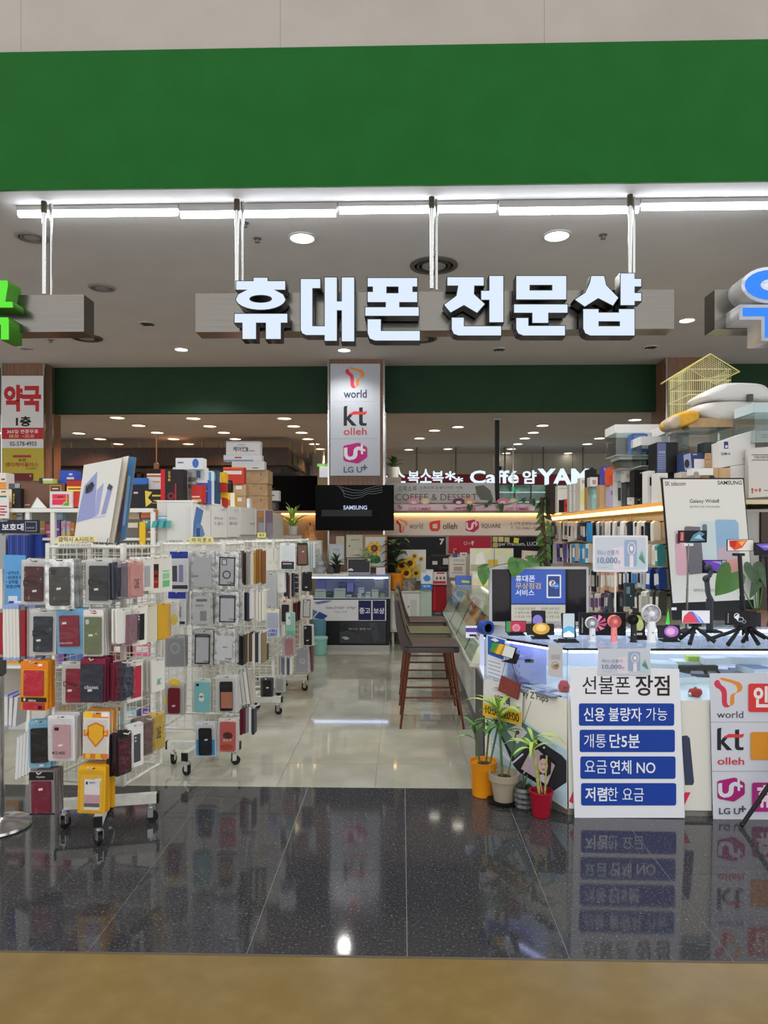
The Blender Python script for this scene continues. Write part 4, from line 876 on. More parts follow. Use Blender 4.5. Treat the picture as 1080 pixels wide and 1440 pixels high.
def tuft(t, at, n, L, w, m, up=.7, droop=1.2):
    for i in range(n):
        k = (round(L, 2), m.name, i % 3)
        if k not in BLD:
            BLD[k] = blade(L * (.8 + .2 * (i % 3)), w, droop * (.7 + .3 * (i % 3)), up=up).build('leaf', m, t); o = BLD[k]
        else: o = child(BLD[k], t)
        o.location = at + Vector((0, 0, random.uniform(-.05, .02))); o.rotation_euler = (random.uniform(-.2, .3), random.uniform(-.2, .2), 2 * math.pi * i / n + random.uniform(-.3, .3))
STALKG = noisy('bamboo_green', '3a5a2c', '5a7a3a', 12, .45); STALKY = noisy('bamboo_yellow', 'b8a86a', '8a9a50', 14, .5)
t = pot('bamboo_pot', 'lucky bamboo in a bright yellow pot at the counter corner', 680, 1118, [(.062, 0), (.066, .004), (.082, .20), (.085, .205), (.078, .205), (.074, .19)], mat('d98a16', .3), .19, .075)
for x, y, z1, ln in ((-.02, 0, .36, (-.03, 0)), (.015, .01, .40, (.02, 0)), (.035, -.01, .46, (.06, .01))):
    e = stalk(t, x, y, .18, z1, ln, STALKG, .006); tuft(t, e, 7, .13, .022, LEAF, .8)
t = pot('bamboo_pot', 'tall bamboo stem in a beige flared pot on a black saucer', 709, 1128, [(.055, .012), (.058, .014), (.078, .13), (.088, .132), (.09, .17), (.08, .17), (.078, .15)], mat('9d9280', .6), .15, .079)
MB().lathe([(.075, 0), (.098, .02), (.094, .02), (.07, .006), (1e-6, .006)], 24).build('saucer', mat('26211f', .4), t)
e = stalk(t, -.01, 0, .14, .52, (-.02, 0), STALKG, .0075); tuft(t, e, 9, .2, .03, LEAFY, .9); tuft(t, e + Vector((0, 0, -.09)), 5, .16, .026, LEAF, .6)
stalk(t, .02, .0, .14, .40, (.05, .01), STALKG, .004)
t = pot('succulent_pot', 'small spiky plant in a ribbed dark glass jar', 737, 1135, [(.05, 0), (.056, .01), (.05, .025), (.057, .04), (.051, .055), (.058, .07), (.052, .085), (.058, .1), (.05, .115), (.046, .115), (.044, .1)], noisy('smoky_jar', '2c2f2e', '6a6f6d', 20, .15), .105, .045)
tuft(t, Vector((0, 0, .1)), 9, .07, .014, LEAFD, 1.1, .5)
t = pot('palm_pot', 'dragon plant on pale stems in a crimson pot', 761, 1147, [(.045, 0), (.048, .003), (.062, .125), (.066, .128), (.066, .14), (.058, .14), (.055, .12)], mat('8f1226', .35), .12, .055)
e = stalk(t, -.01, 0, .11, .40, (-.035, 0), STALKY, .007); tuft(t, e, 12, .18, .02, LEAFY, .75, 1.5)
stalk(t, .02, 0, .11, .33, (.01, 0), STALKY, .005); stalk(t, .01, .02, .11, .28, (-.03, 0), STALKY, .005)

# ================================================================== WIRE RACKS OF PHONE CASES
RACKM = noisy('rack_white_paint', 'c8c8c0', 'dcdcd4', 20, 0.45)
RUBBER = mat('1a1a1b', .6)
def rack(lab, cx, cy, w, d, rot, z0, z1, arms, px_step=.05):
    t = thing('wire_rack', lab, 'rack', (cx, cy, 0), rot)
    for sx in (-1, 1):
        for sy in (-1, 1): MB().box(sx * w / 2 - .011, sy * d / 2 - .011, z0, sx * w / 2 + .011, sy * d / 2 + .011, z1).build('post', RACKM, t)
    for a, b in (((-1, -1), (1, -1)), ((1, -1), (1, 1)), ((1, 1), (-1, 1)), ((-1, 1), (-1, -1))):
        A_ = Vector((a[0] * w / 2, a[1] * d / 2, 0)); B_ = Vector((b[0] * w / 2, b[1] * d / 2, 0))
        for z in (z0, z1 - .02): MB().tube([A_ + Vector((0, 0, z)), B_ + Vector((0, 0, z))], .009, 6).build('rail', RACKM, t)
        g = MB(); n = int((B_ - A_).length / px_step)
        for i in range(1, n): p = A_.lerp(B_, i / n); g.cyl(p + Vector((0, 0, z0)), p + Vector((0, 0, z1)), .0022, n=4, cap=False)
        for k in range(1, int((z1 - z0) / px_step)): z = Vector((0, 0, z0 + k * px_step)); g.cyl(A_ + z, B_ + z, .0022, n=4, cap=False)
        o = g.build('wire_mesh', RACKM, t); o['kind'] = 'stuff'
    MB().cyl((0, 0, .14), (0, 0, z1 - .02), .016, n=8).build('center_post', RACKM, t)
    for k, (a, L) in enumerate(arms):
        c, s = math.cos(a - rot), math.sin(a - rot)
        R_ = Matrix.Rotation(a - rot, 4, 'Z')
        MB().box(.0 if k else -.0, -.02, .105, L, .02, .155, mx=R_).build('base_arm', RACKM, t)
        MB().box(L - .001, -.0205, .1045, L + .012, .0205, .1555, mx=R_).build('end_cap', BLACKP, t)
        ca = MB().cyl((0, 0, .075), (0, 0, .105), .012, n=8); ca.box(-.014, -.017, .03, .014, -.013, .078); ca.box(-.014, .013, .03, .014, .017, .078); ca.box(-.014, -.017, .074, .014, .017, .08)
        o = ca.build('caster', CHROME, t); o.location = (c * (L - .035), s * (L - .035), 0); o.rotation_euler = (0, 0, .6 + k)
        wh = MB().cyl((0, -.011, .03), (0, .011, .03), .03, n=16).build('wheel', RUBBER, o); wh.location = (.012, 0, 0)
    return t
R1 = rack('nearest white wire rack of phone cases on a cross base', -1.57, 3.735, .43, .34, -.2, .29, 1.50, ((.23, .26), (.23 + math.pi, .24), (-1.3, .28), (1.85, .24)))
R2 = rack('second white wire rack of phone cases, behind the nearest one', -1.33, 4.74, .42, .38, -.1, .29, 1.50, ((.0, .24), (math.pi, .24), (-1.75, .26), (1.4, .24)))
R3 = rack('third white wire rack of phone cases along the aisle', -1.27, 6.06, .44, .40, -.05, .28, 1.50, ((.0, .24), (math.pi, .24), (-1.57, .24), (1.57, .24)))
R4 = rack('furthest white wire rack of phone cases along the aisle', -1.17, 6.98, .42, .40, -.05, .28, 1.50, ((.0, .24), (math.pi, .24), (-1.57, .24), (1.57, .24)))
def hookline(R, a, b):
    inv = Matrix.LocRotScale(R.location, R.rotation_euler.to_quaternion(), None).inverted(); a = inv @ Vector(a); b = inv @ Vector(b); c = b + (b - a).normalized() * .012 + Vector((0, 0, .012))
    MB().tube([a, b, c], .0032, 5).build('hook', RACKM, R)
TAGM = mat('e8e6e0', .6)
def packet(R, lab, x0, y0, x1, y1, Y, body, case=None, cin=(.14, .15, .86, .93), hd=None, tagp=None, txt=None, n=0, dy=.017, rz=0.0, foil=False, film=True, rough=.4, cam=0, w=None, prints=None, face=None, behind=None, hook=True, group=None, t=.011, cround=.006, hazy=False, other=None):
    """a hanging phone-case packet; rz turns it; n more hang behind it on the same hook"""
    top = PY((x0 + x1) / 2, y0, Y); sc = (top - EYE).dot(_f) / FX
    h = (y1 - y0) * sc; w = w or (x1 - x0) * sc
    mx = Matrix.Translation(top) @ Matrix.Rotation(rz, 4, 'Z') @ Matrix.Rotation(random.uniform(-.025, .025), 4, 'Y')
    b = B('phone_case_packet', lab, 'phone case', None, loc=(top, rrect(-w / 2, -h, w / 2, 0, min(.008, w * .1), 2)), t=t, c=body, m=SILVERFOIL if foil else None, rough=rough, group=group)
    b.mx = mx; b.inv = mx.inverted(); b.n = mx.to_3x3() @ Vector((0, -1, 0)); b.o.matrix_world = mx
    L = lambda u, v: (-w / 2 + u * w, -v * h)
    def lr(u0, v0, u1, v1, c, **k): b.poly([L(u0, v1), L(u1, v1), L(u1, v0), L(u0, v0)], c, local=True, **k)
    if hd: lr(.02, .01, .98, hd[1] if isinstance(hd, tuple) else .13, hd[0] if isinstance(hd, tuple) else hd)
    lr(.38, .025, .62, .045, '2c2c2c')
    if face: lr(.05, .13, .95, .97, face)
    if prints: prints(lr, L, b)
    if case:
        u0, v0, u1, v1 = cin; pp = rrect(-w / 2 + u0 * w, -v1 * h, -w / 2 + u1 * w, -v0 * h, cround, 3)
        b.part('phone_case', pp, .009, .0085, case, .38, local=True)
        if cam:
            cx, cz = L(u0 + .16, v0 + .08)
            b.part('camera_bump', rrect(cx - w * .08, cz - h * (.07 if cam > 1 else .04), cx + w * .08, cz + h * .03, .003, 2), .011, .002, '1c1c20' if cam < 3 else 'c8c8cc', .3, local=True)
    yy = -.0095 if case else 0
    if tagp:
        (u, v) = tagp; c = L(u, v); b.part('price_tag', [(c[0] - .010, c[1] - .005), (c[0] + .010, c[1] - .003), (c[0] + .010, c[1] + .007), (c[0] - .010, c[1] + .005)], .0102 if case else .002, .0006, m=TAGM, local=True)
    for (s_, u0, v0, u1, v1, c, bo) in (txt or []):
        a, d = L(u0, v1), L(u1, v0); b.ly += 1
        b.kids.append(lettering(s_, b.o, (a[0], a[1], d[0], d[1]), -.0112 if case and v0 > .13 else -.0024, mat(c, .5), bo))
    core = [k for k in b.kids if k.name.startswith(('phone_case', 'camera'))]
    if film:
        z0 = .14 if hd else .06
        b.kids.append(MB().prism([L(.03, .985), L(.97, .985), L(.97, z0), L(.03, z0)], -.0135, -.0125).build('clear_front', HAZY if hazy else FILM, b.o))
    b.done()
    nd = b.n
    for i in range(n):
        c = copytree(b.o, None, core)
        if other:
            k = other[i % len(other)]
            c.data = c.data.copy(); c.data.materials[0] = mat(k, .45)
        off = -nd * dy * (i + 1) * 1.0
        c.matrix_world = Matrix.Translation(off + Vector((random.uniform(-.006, .006), 0, random.uniform(-.006, .003)))) @ mx @ Matrix.Rotation(random.uniform(-.04, .04), 4, 'Y')
        c['label'] = ordw(i) + ' ' + (behind or 'packet hanging behind the ' + lab); c['group'] = group or ('packets behind ' + lab)[:80]
    if hook:
        a = top - nd * (dy * (n + 1) + .06) + Vector((0, 0, -.008)); e_ = top + nd * .03 + Vector((0, 0, -.004)); hookline(R, a, e_)
    return b
G = 'c2c4c2'
def delos(sub='Diary', c='1c1618'): return [('Delos', .12, .46, .88, .58, c, .0), (sub, .55, .60, .85, .65, c, .0)]
F1 = 3.36
packet(R1, 'maroon wallet case in a grey pouch, top row of the nearest rack', 30, 787, 67, 850, F1, G, '51282c', tagp=(.55, .70), txt=delos(), n=4, behind='grey pouch stacked behind the maroon wallet case')
packet(R1, 'dark grey rugged case in a silver foil pouch, nearest rack', 63, 786, 104, 856, F1 - .05, 'd0d2d4', '4a4947', (.16, .16, .86, .94), tagp=(.5, .6), foil=True, cam=2, txt=[('DeJi', .55, .82, .85, .87, '161616', .02)], n=5, behind='foil pouch stacked behind the dark grey rugged case', cround=.012)
packet(R1, 'charcoal wallet case in a grey pouch beside the corner post', 121, 786, 158, 849, F1, G, '3a3c3e', tagp=(.42, .68), txt=delos(), n=5, behind='grey pouch stacked behind the charcoal wallet case')
packet(R1, 'navy wallet case in a grey pouch, second row, nearest rack', 43, 857, 80, 921, F1 - .02, G, '2d3440', tagp=(.35, .68), txt=delos(c='10131a'), n=4, behind='grey pouch stacked behind the navy wallet case')
packet(R1, 'dark red diary case on a sky blue backing card', 79, 856, 117, 919, F1 - .03, '6fa6cc', '86283a', (.12, .15, .85, .84), tagp=(.32, .32), txt=[('OM DIARY', .14, .74, .62, .78, 'd8c8cc', .01)], n=4, behind='blue carded diary case stacked behind the dark red one')
packet(R1, 'olive green case with camera window in a clear box', 117, 857, 146, 923, F1 - .03, 'c9c7c2', '6f7a5c', (.08, .16, .9, .95), hd='d9d6d2', tagp=(.4, .55), cam=3, n=5, prints=lambda lr, L, b: b.poly([L(.3, .08), L(.7, .06), L(.6, .1)], 'b8404a', local=True), txt=[('A', .6, .48, .75, .54, 'd8b83a', .03)], behind='clear boxed case stacked behind the olive green one')
packet(R1, 'bright red wallet case in an orange and yellow blister card', 29, 930, 68, 999, F1 - .04, 'd9891c', 'c4263a', (.14, .18, .86, .70), hd=('e07a1e', .16), txt=[('MEGA', .35, .77, .62, .81, 'e8e0d8', .02)], n=4, prints=lambda lr, L, b: (lr(.05, .16, .95, .72, 'd8a824'), lr(.04, .74, .96, .83, '191316'), lr(.1, .84, .9, .99, 'c4263a'), b.poly(ell(*L(.16, .78), .006, .008), 'd0ccc4', local=True), lr(.66, .9, .8, .97, '1c1412')), tagp=(.75, .07), behind='orange blister card stacked behind the bright red wallet case')
packet(R1, 'burgundy wallet case in a grey pouch, third row, nearest rack', 87, 930, 120, 990, F1, G, '8c2236', (.2, .17, .95, .96), tagp=(.38, .68), txt=delos(c='4a101c'), n=4, behind='grey pouch stacked behind the burgundy wallet case')
packet(R1, 'navy case under a maroon header, third row, nearest rack', 113, 926, 149, 988, F1 - .05, '6a2036', '2b2f3f', (.04, .13, .94, .97), hd=('7a1f36', .12), tagp=(.42, .72), txt=[('closet', .22, .60, .76, .68, 'c9ccd6', .02)], n=5, behind='maroon topped packet stacked behind the navy case')
packet(R1, 'black crinkly case in a light blue pouch, fourth row', 41, 1013, 70, 1080, F1, '7fb0cc', '1d1e22', (.1, .16, .9, .88), tagp=(.6, .94), n=3, rz=.15, behind='light blue pouch stacked behind the black crinkly case')
packet(R1, 'dusty pink case in a silver pouch with a gold sticker', 67, 1006, 105, 1070, F1 - .04, 'd2d2d4', 'c49ea4', (.2, .2, .84, .93), tagp=(.5, .65), cam=1, prints=None, txt=[('4CLASS', .18, .78, .66, .84, '3a3236', .01)], n=6, behind='silver pouch stacked behind the dusty pink case')
packet(R1, 'clear case with a yellow shield logo and orange stripe', 117, 1001, 154, 1067, F1 - .03, 'd8d6d0', None, hd=('e08a22', .13), film=True, n=5, prints=lambda lr, L, b: (lr(.02, .01, .35, .13, 'ecc02a'), lr(.7, .01, .98, .1, 'e8e4e0'), lr(.03, .38, .97, .52, 'e0762a'), b.poly([L(.18, .30), L(.5, .22), L(.82, .30), L(.8, .55), L(.5, .75), L(.2, .55)], 'd9691f', local=True), b.poly([L(.22, .32), L(.5, .25), L(.78, .32), L(.76, .54), L(.5, .71), L(.24, .54)], 'f0b822', local=True), lr(.02, .89, .98, .99, 'e0762a'), lr(.12, .89, .3, .99, 'f0c02a'), lr(.5, .89, .7, .99, 'f0c02a')), txt=[('PUDDING', .1, .385, .9, .475, 'f5e03a', .03), ('CASE', .28, .50, .72, .58, '5a2410', .03)], behind='orange striped packet stacked behind the yellow shield one', other=['d98a2c', 'd8c9b0', 'e0a03a'])
packet(R1, 'burgundy case with white band in a black topped box', 40, 1085, 76, 1146, F1 - .02, '8a8486', '7a2438', (.12, .22, .88, .95), hd=('1c191b', .2), tagp=(.5, .40), n=4, dy=.022, prints=lambda lr, L, b: (lr(.0, .96, 1, 1, '1c191b')), txt=[('Xplain', .3, .10, .65, .15, 'd0c8ca', .01)], behind='black topped box stacked behind the burgundy case')
packet(R1, 'yellow packet with a white phone picture, lowest on nearest rack', 110, 1078, 149, 1144, F1 - .07, 'dba521', None, n=6, dy=.016, prints=lambda lr, L, b: (lr(.1, .17, .9, .95, 'e2b53c'), lr(.24, .27, .8, .92, 'e4e2e2'), lr(.24, .6, .8, .78, 'c9a2ac'), lr(.24, .78, .8, .86, '6a6264'), lr(.3, .32, .36, .38, '23252c'), lr(.62, .25, .86, .3, 'e8e4d8')), txt=[('NAVI', .42, .32, .62, .36, '2f58b0', .02)], behind='yellow packet stacked behind the one with the phone picture', other=['d69a1e', 'dba521', 'd9a52c'])
# side face of the nearest rack
RS = 1.12
def side(lab, cx, y0, y1, Y, body, w=.095, **k): return packet(k.pop('R', R1), lab, cx - 9, y0, cx + 9, y1, Y, body, w=w, rz=RS, **k)
side('black case edge-on beside the corner post, top row', 170, 790, 842, 3.36, '3a3c46', case='26283a', n=1, behind='dark packet behind the black case beside the corner post')
side('mauve case edge-on left of the pink packet', 178, 789, 841, 3.38, '9a8c98', case='6f6474', n=1, behind='mauve packet behind the edge-on mauve case')
side('salmon pink case packet with dark label on the side of the rack', 191, 788, 840, 3.42, 'dca79c', case='d9968c', cin=(.1, .12, .9, .95), n=2, txt=[('CASE', .3, .5, .6, .75, '4a2a2a', .01)], behind='pale pink packet behind the salmon pink case')
side('white box with a grey phone printed, right of the pink packet', 206, 784, 831, 3.52, 'dcdad2', film=False, n=3, prints=lambda lr, L, b: lr(.35, .25, .75, .88, 'a2a4a8'), behind='white box behind the grey phone box')
side('white box with a red and black patterned phone printed', 219, 783, 834, 3.62, 'd9d8cc', film=False, n=2, prints=lambda lr, L, b: (lr(.3, .2, .72, .38, '2a2420'), lr(.3, .38, .72, .86, '8a2c22'), lr(.36, .5, .66, .56, '2a1c1a'), lr(.34, .66, .68, .72, 'c8442a')), behind='white box behind the red and black phone box')
side('white box with green lettering stripes on the side of the rack', 232, 782, 832, 3.72, 'dcdad0', film=False, n=2, prints=lambda lr, L, b: (lr(.3, .4, .8, .44, '7fc08a'), lr(.3, .48, .8, .64, '8ac898'), lr(.3, .68, .8, .86, '6ab87c')), behind='white box behind the green striped box')
side('white slim box edge-on beside the post, second row', 175, 855, 904, 3.36, 'd8d8d2', film=False, n=1, behind='white slim box behind the second row one by the post')
side('rosy clear case edge-on, second row on the rack side', 184, 856, 908, 3.40, 'a88a90', case='8f626c', n=2, behind='rosy clear packet behind the second row one')
side('white box with a tall black phone and camera dots printed', 197, 851, 907, 3.45, 'dedcd4', film=False, n=1, prints=lambda lr, L, b: (lr(.3, .22, .8, .88, '1d1a20'), lr(.38, .26, .46, .3, 'd8d8d8'), lr(.38, .33, .46, .37, 'd8d8d8')), behind='white box behind the tall black phone box')
side('cream coloured box right of the tall black phone box', 211, 850, 903, 3.54, 'cdc8b4', film=False, n=3, behind='white box behind the cream coloured box')
side('mustard yellow box edge-on, second row on the rack side', 231, 848, 898, 3.68, 'd0a02c', film=False, n=1, behind='mustard box behind the second row mustard one')
side('white packet with a yellow round sticker, second row', 243, 845, 893, 3.74, 'd8d8cc', film=True, n=2, prints=lambda lr, L, b: b.poly(ell(*L(.6, .55), .026, .03), 'dcc41e', local=True), behind='white packet behind the yellow sticker one')
side('wine red wallet edge-on beside the post, third row', 171, 930, 984, 3.36, '6a2030', case='5a1a2a', n=1, behind='wine red packet behind the third row wallet')
side('dark blue wallet edge-on, third row on the rack side', 178, 930, 984, 3.38, '3a4054', case='2d3348', n=0)
side('white box with a crimson wallet printed, third row', 190, 929, 986, 3.42, 'd8d6d0', film=False, n=3, prints=lambda lr, L, b: lr(.22, .14, .92, .92, 'b03040'), behind='white box behind the crimson wallet box')
side('white box with small teal lettering, third row', 222, 926, 972, 3.70, 'dcdcd4', film=False, n=5, dy=.03, txt=[('ABC', .4, .62, .7, .8, '5aa890', .02)], behind='white slim box in the row behind the teal lettered box')
side('black and burgundy wallet packet, fourth row', 174, 1030, 1089, 3.36, '221c20', case='5a1a30', n=3, behind='burgundy packet behind the black and burgundy wallet')
side('white box with a slate phone and camera holes printed', 191, 1018, 1078, 3.44, 'dddcd8', film=False, n=1, prints=lambda lr, L, b: (lr(.35, .25, .8, .9, '4a4c52'), lr(.42, .3, .52, .34, 'c8c8c8'), lr(.42, .38, .52, .42, 'c8c8c8')), behind='white box behind the slate phone box')
side('brown tinted clear case, fourth row on the rack side', 206, 1010, 1062, 3.56, '8a736c', case='7a605c', n=3, behind='brown tinted packet behind the fourth row one')
side('yellow packet with dark label, fourth row on the rack side', 222, 1002, 1054, 3.68, 'd8b548', film=True, n=1, txt=[('CASE', .35, .4, .7, .7, '4a3a1c', .01)], behind='yellow packet behind the dark labelled one')
# left side of the nearest rack: boxes seen end-on
def endbox(lab, x0, y0, x1, y1, Y, c, ends=None, deep=.1, lean=0.0, group=None, cat='box', name='case_box'):
    a = PY((x0 + x1) / 2, y1, Y); k = Y / 1000; w = (x1 - x0) * k; h = (y1 - y0) * k
    t = thing(name, lab, cat, a, group=group); t.rotation_euler = (0, lean, 0)
    MB().box(-w / 2, 0, 0, w / 2, deep, h).build('box_body', mat(c, .5), t)
    if ends:
        MB().box(-w / 2 - .0004, -.0006, h * .93, w / 2 + .0004, deep, h + .0004).build('top_band', mat(ends, .5), t); MB().box(-w / 2 - .0004, -.0006, -.0004, w / 2 + .0004, deep, h * .05).build('bottom_band', mat(ends, .5), t)
    return t
for i in range(5): endbox('white slim box with blue bands, %s from the rail end' % ordw(i), 4.5 + i * 4.7, 850, 8.9 + i * 4.7, 928 + (i % 2), 3.5, 'dcdad4', '8fa8d4', lean=-.02, group='blue banded slim boxes by the nearest rack')
endbox('dark red slim box at the left rail end', -3, 856, 4, 924, 3.5, '9a2430', '8f8b8b'); endbox('dark red slim box between the blue banded ones', 29, 852, 35, 927, 3.5, '9a2430', '7a7676')
for i in range(3): endbox('white slim box with blue bands behind the navy wallet, %s' % ordw(i), 36 + i * 4.6, 849, 40 + i * 4.6, 927, 3.52, 'dad9d6', '9098cc', group='blue banded slim boxes by the nearest rack')
for i in range(3): endbox('white folded packet low at the far left, %s from outside' % ordw(i), 6 + i * 5.6, 976 + i * 2, 10.6 + i * 5.6, 1022, 3.46, 'd2d2d4', 'a9a8d8' if i != 2 else None, lean=.04 * i, group='white folded packets low at the far left')
for i in range(5): endbox('clear frosted pouch edge hanging low at far left, %s' % ordw(i), 21 + i * 4.4, 1036 - i * 3, 25 + i * 4.4, 1096 - i * 2, 3.5, 'dadcdc', lean=.05, group='frosted pouches low at far left')
# labels and the ad board on the nearest rack
YR = 3.47
b = B('rack_label', 'pale yellow handwritten label on top of the nearest rack', 'label', [(74, 764), (136, 762), (136, 754), (82, 754)], Y=YR, c='d8cf9c', t=.002); b.text('갤럭시 A시리즈', 82, 755, 132, 762, '6a5c3a', .01).done()
b = B('rack_label', 'small white model number strip under the yellow rack label', 'label', (81, 763.5, 131, 769.5), Y=YR - .005, c='d8d6d0', t=.002); b.text('A24 A34 A54 A53 A33 A23', 84, 764.6, 128, 768.4, '6a6862').done()
b = B('ad_board', 'leaning white ad board with lilac folding phones on top of the rack', 'board', [(104, 761), (153, 763), (172, 643.5), (118, 654)], Y=3.62, t=.012, c='d3d3cf', side='b8a58a')
b.poly([(107.5, 735), (119, 683), (137, 663), (133, 728), (111, 734)], '8f96c4').poly([(133, 728), (136.5, 689), (146, 679), (139, 722)], '9aa0cc').poly([(142, 724), (153, 681), (159, 684), (149, 722)], '8f94c0').poly([(131, 727), (150, 724), (146, 727), (130, 729)], 'b9bcdc')
b.poly([(120, 694), (121, 684), (130, 677), (133, 682), (130, 690), (124, 694)], '3d3f4e').poly([(150.5, 687), (153.5, 680), (159, 684), (156, 690)], '4a4c58')
for q in ((123, 689), (126.5, 685.5), (129.5, 682)): b.ell(q[0], q[1], 1.3, 2.4, '1d1e26')
b.done()
b = B('ad_board', 'white rear panel of the leaning ad board with black cord loop', 'board', [(153, 763), (160, 764), (181, 641), (172, 643)], Y=3.66, t=.012, c='d8d6cc', side='a08a68'); b.done()
b = B('ad_board', 'blue picture panel behind the leaning ad board', 'board', [(160, 764), (176, 758), (191, 643), (181, 642)], Y=3.72, t=.012, c='3f74a8', side='8a7a62')
b.poly([(162, 760), (170, 757), (181, 660), (176, 656)], '6a5a48').poly([(172, 740), (176, 738), (184, 670), (180, 668)], '7a9cc4').poly([(165, 750), (171, 745), (175, 700), (170, 706)], '4a4a6a'); b.done()
t = tag(MB().tube([(0, 0, 0), (.0, -.02, -.03), (.02, -.02, -.05), (.035, -.02, -.05), (.05, 0, -.03), (.048, .02, .0)], .0022, 6).build('cord_loop', BLACKP), 'black cord loop tied below the leaning ad board', 'cord'); t.location = PY(152, 757, 3.58)
b = B('info_card', 'tall sky blue card with four bullet lines left of the rack', 'card', [(8, 858), (34, 858), (36, 781), (5, 780)], Y=3.6, c='5a9ad0', t=.003)
for i, s_ in enumerate(('• 상처보호', '• 습윤환경 조성', '• 상처별', '  맞춤선택')): b.text(s_, 9, 803 + i * 6.4, (27, 33, 25, 28)[i], 808 + i * 6.4, '22305c', .01)
b.rect(12, 838, 25, 846, 'cfd4dc').rect(13, 845, 28, 856, '3a468a').rect(20, 845, 34, 850, 'd8d8dc').rect(22, 850, 34, 858, '8a2440'); b.done()
# second rack -------------------------------------------------------------------
F2 = 4.42
packet(R2, 'blue topped white packet showing phones, top row, second rack', 238, 775, 265, 832, F2 + .02, 'dcdce0', None, hd=('2a3a94', .18), n=3, prints=lambda lr, L, b: (lr(.15, .36, .4, .75, '4a4c56'), lr(.5, .34, .72, .76, '8a90b8'), lr(.1, .84, .95, .93, '3a3a3e')), behind='white packet stacked behind the blue topped top row one')
packet(R2, 'crinkled silver pouch with a clear case, top row, second rack', 269, 776, 302, 829, F2 - .03, 'c9cbcc', 'b9bcbe', (.12, .14, .88, .93), foil=True, n=4, txt=[('CLEAR', .12, .62, .3, .66, '3a4a8a', .01)], behind='silver pouch stacked behind the crinkled clear case')
def outline(lr, L, b):
    lr(.16, .14, .86, .92, '3c3e42'); lr(.22, .18, .8, .88, 'b2b4b8'); b.poly(ell(*L(.5, .62), .026, .026), '3a3c40', local=True); b.poly(ell(*L(.5, .62), .019, .019), 'b2b4b8', local=True); lr(.28, .2, .5, .36, '3c3e42'); lr(.31, .22, .47, .34, 'c9cbce')
packet(R2, 'silver pouch with a dark framed ring case, top row, second rack', 303, 776, 336, 828, F2 - .05, 'd0d2d4', None, foil=True, n=4, prints=outline, txt=[('I Son', .55, .8, .85, .87, '1c1c1e', .02)], behind='silver pouch stacked behind the dark framed ring case')
packet(R2, 'blue topped white packet, second row, second rack', 236, 832, 262, 881, F2 + .02, 'dcdce0', None, hd=('2a3a94', .2), n=3, prints=lambda lr, L, b: (lr(.35, .4, .55, .75, '4a4c56'), lr(.58, .42, .75, .74, '8a8c98'), lr(.3, .85, .95, .93, '3a3a3e')), behind='white packet stacked behind the second row blue topped one')
packet(R2, 'silver pouch with a pale grey phone printed, second row', 268, 834, 299, 880, F2 - .03, 'b9bbb9', None, foil=True, n=4, prints=lambda lr, L, b: (lr(.1, .1, .9, .95, 'c4c6c4'), lr(.25, .18, .75, .26, '7a7c7c'), lr(.42, .55, .72, .85, '8c8e92'), lr(.2, .36, .6, .4, '8a8c8c')), behind='silver pouch stacked behind the pale grey phone one')
def frame_(lr, L, b): lr(.14, .12, .86, .92, '36383e'); lr(.2, .2, .8, .88, 'bcbec2'); lr(.24, .1, .76, .2, '55585e')
packet(R2, 'silver pouch with a black rimmed clear case, second row', 304, 832, 336, 879, F2 - .05, 'd0d2d4', None, foil=True, n=4, prints=frame_, txt=[('DeJi', .6, .8, .88, .86, '1c1c1e', .02)], behind='silver pouch stacked behind the second row black rimmed case')
packet(R2, 'grey dotted pouch with a faint ring, third row, second rack', 232, 894, 260, 938, F2 + .03, 'a6a7a9', None, n=3, prints=lambda lr, L, b: (lr(.05, .08, .95, .96, '96979a'), b.poly(ell(*L(.5, .4), .03, .035), 'b4b5b7', local=True), b.poly(ell(*L(.5, .4), .022, .026), '9a9b9e', local=True)), behind='grey pouch stacked behind the dotted ring one')
packet(R2, 'silver pouch with a black rimmed case, third row', 270, 886, 300, 938, F2 - .03, 'd0d2d4', None, foil=True, n=5, prints=frame_, txt=[('DeJi', .6, .82, .88, .88, '1c1c1e', .02)], behind='silver pouch stacked behind the third row black rimmed case')
packet(R2, 'bright silver pouch with small black logo, third row', 302, 884, 331, 934, F2 - .05, 'dadcde', None, foil=True, n=5, prints=lambda lr, L, b: lr(.14, .2, .86, .9, 'd2d4d8'), txt=[('APPL', .4, .5, .66, .54, '3a3a3e', .01), ('DeJi', .55, .82, .85, .88, '1c1c1e', .02)], behind='silver pouch stacked behind the small logo one')
def blis(lab, q, Y, body, case, hd, pr=None, **k): return packet(R2, lab, *q, Y, body, case, (.2, .16, .8, .95), hd=hd, prints=pr, cround=.01, film=True, **k)
blis('red rimmed case in a blister with a yellow header', (231, 960, 259, 1005), F2, 'b6b6b2', '7c1d28', None, lambda lr, L, b: (b.poly(ell(*L(.5, .0), .035, .024), 'e0b830', local=True), lr(.0, .4, .1, .7, 'e0c030')), tagp=(.5, .72), n=2, behind='blister pack behind the red rimmed case')
packet(R2, 'sky blue case with a white bird print in a blister', 272, 954, 297, 1002, F2 - .03, 'c4c4b8', '86c6cc', (.1, .1, .96, .98), n=2, cam=1, txt=None, prints=None, cround=.01, behind='blister pack behind the sky blue bird case')
_o = [o for o in COL.objects if o.name.startswith('phone_case_packet') and o.get('label') == 'sky blue case with a white bird print in a blister'][0]
for (r_, zc, c_) in ((.017, -.125, 'eef0ec'), (.014, -.103, 'eef0ec'), (.004, -.104, 'e0a02c')):
    k = MB().prism(ell(.0, zc, r_, r_), -.0118 if r_ > .01 else -.0124, -.0105).build('bird_print', mat(c_, .5), _o)
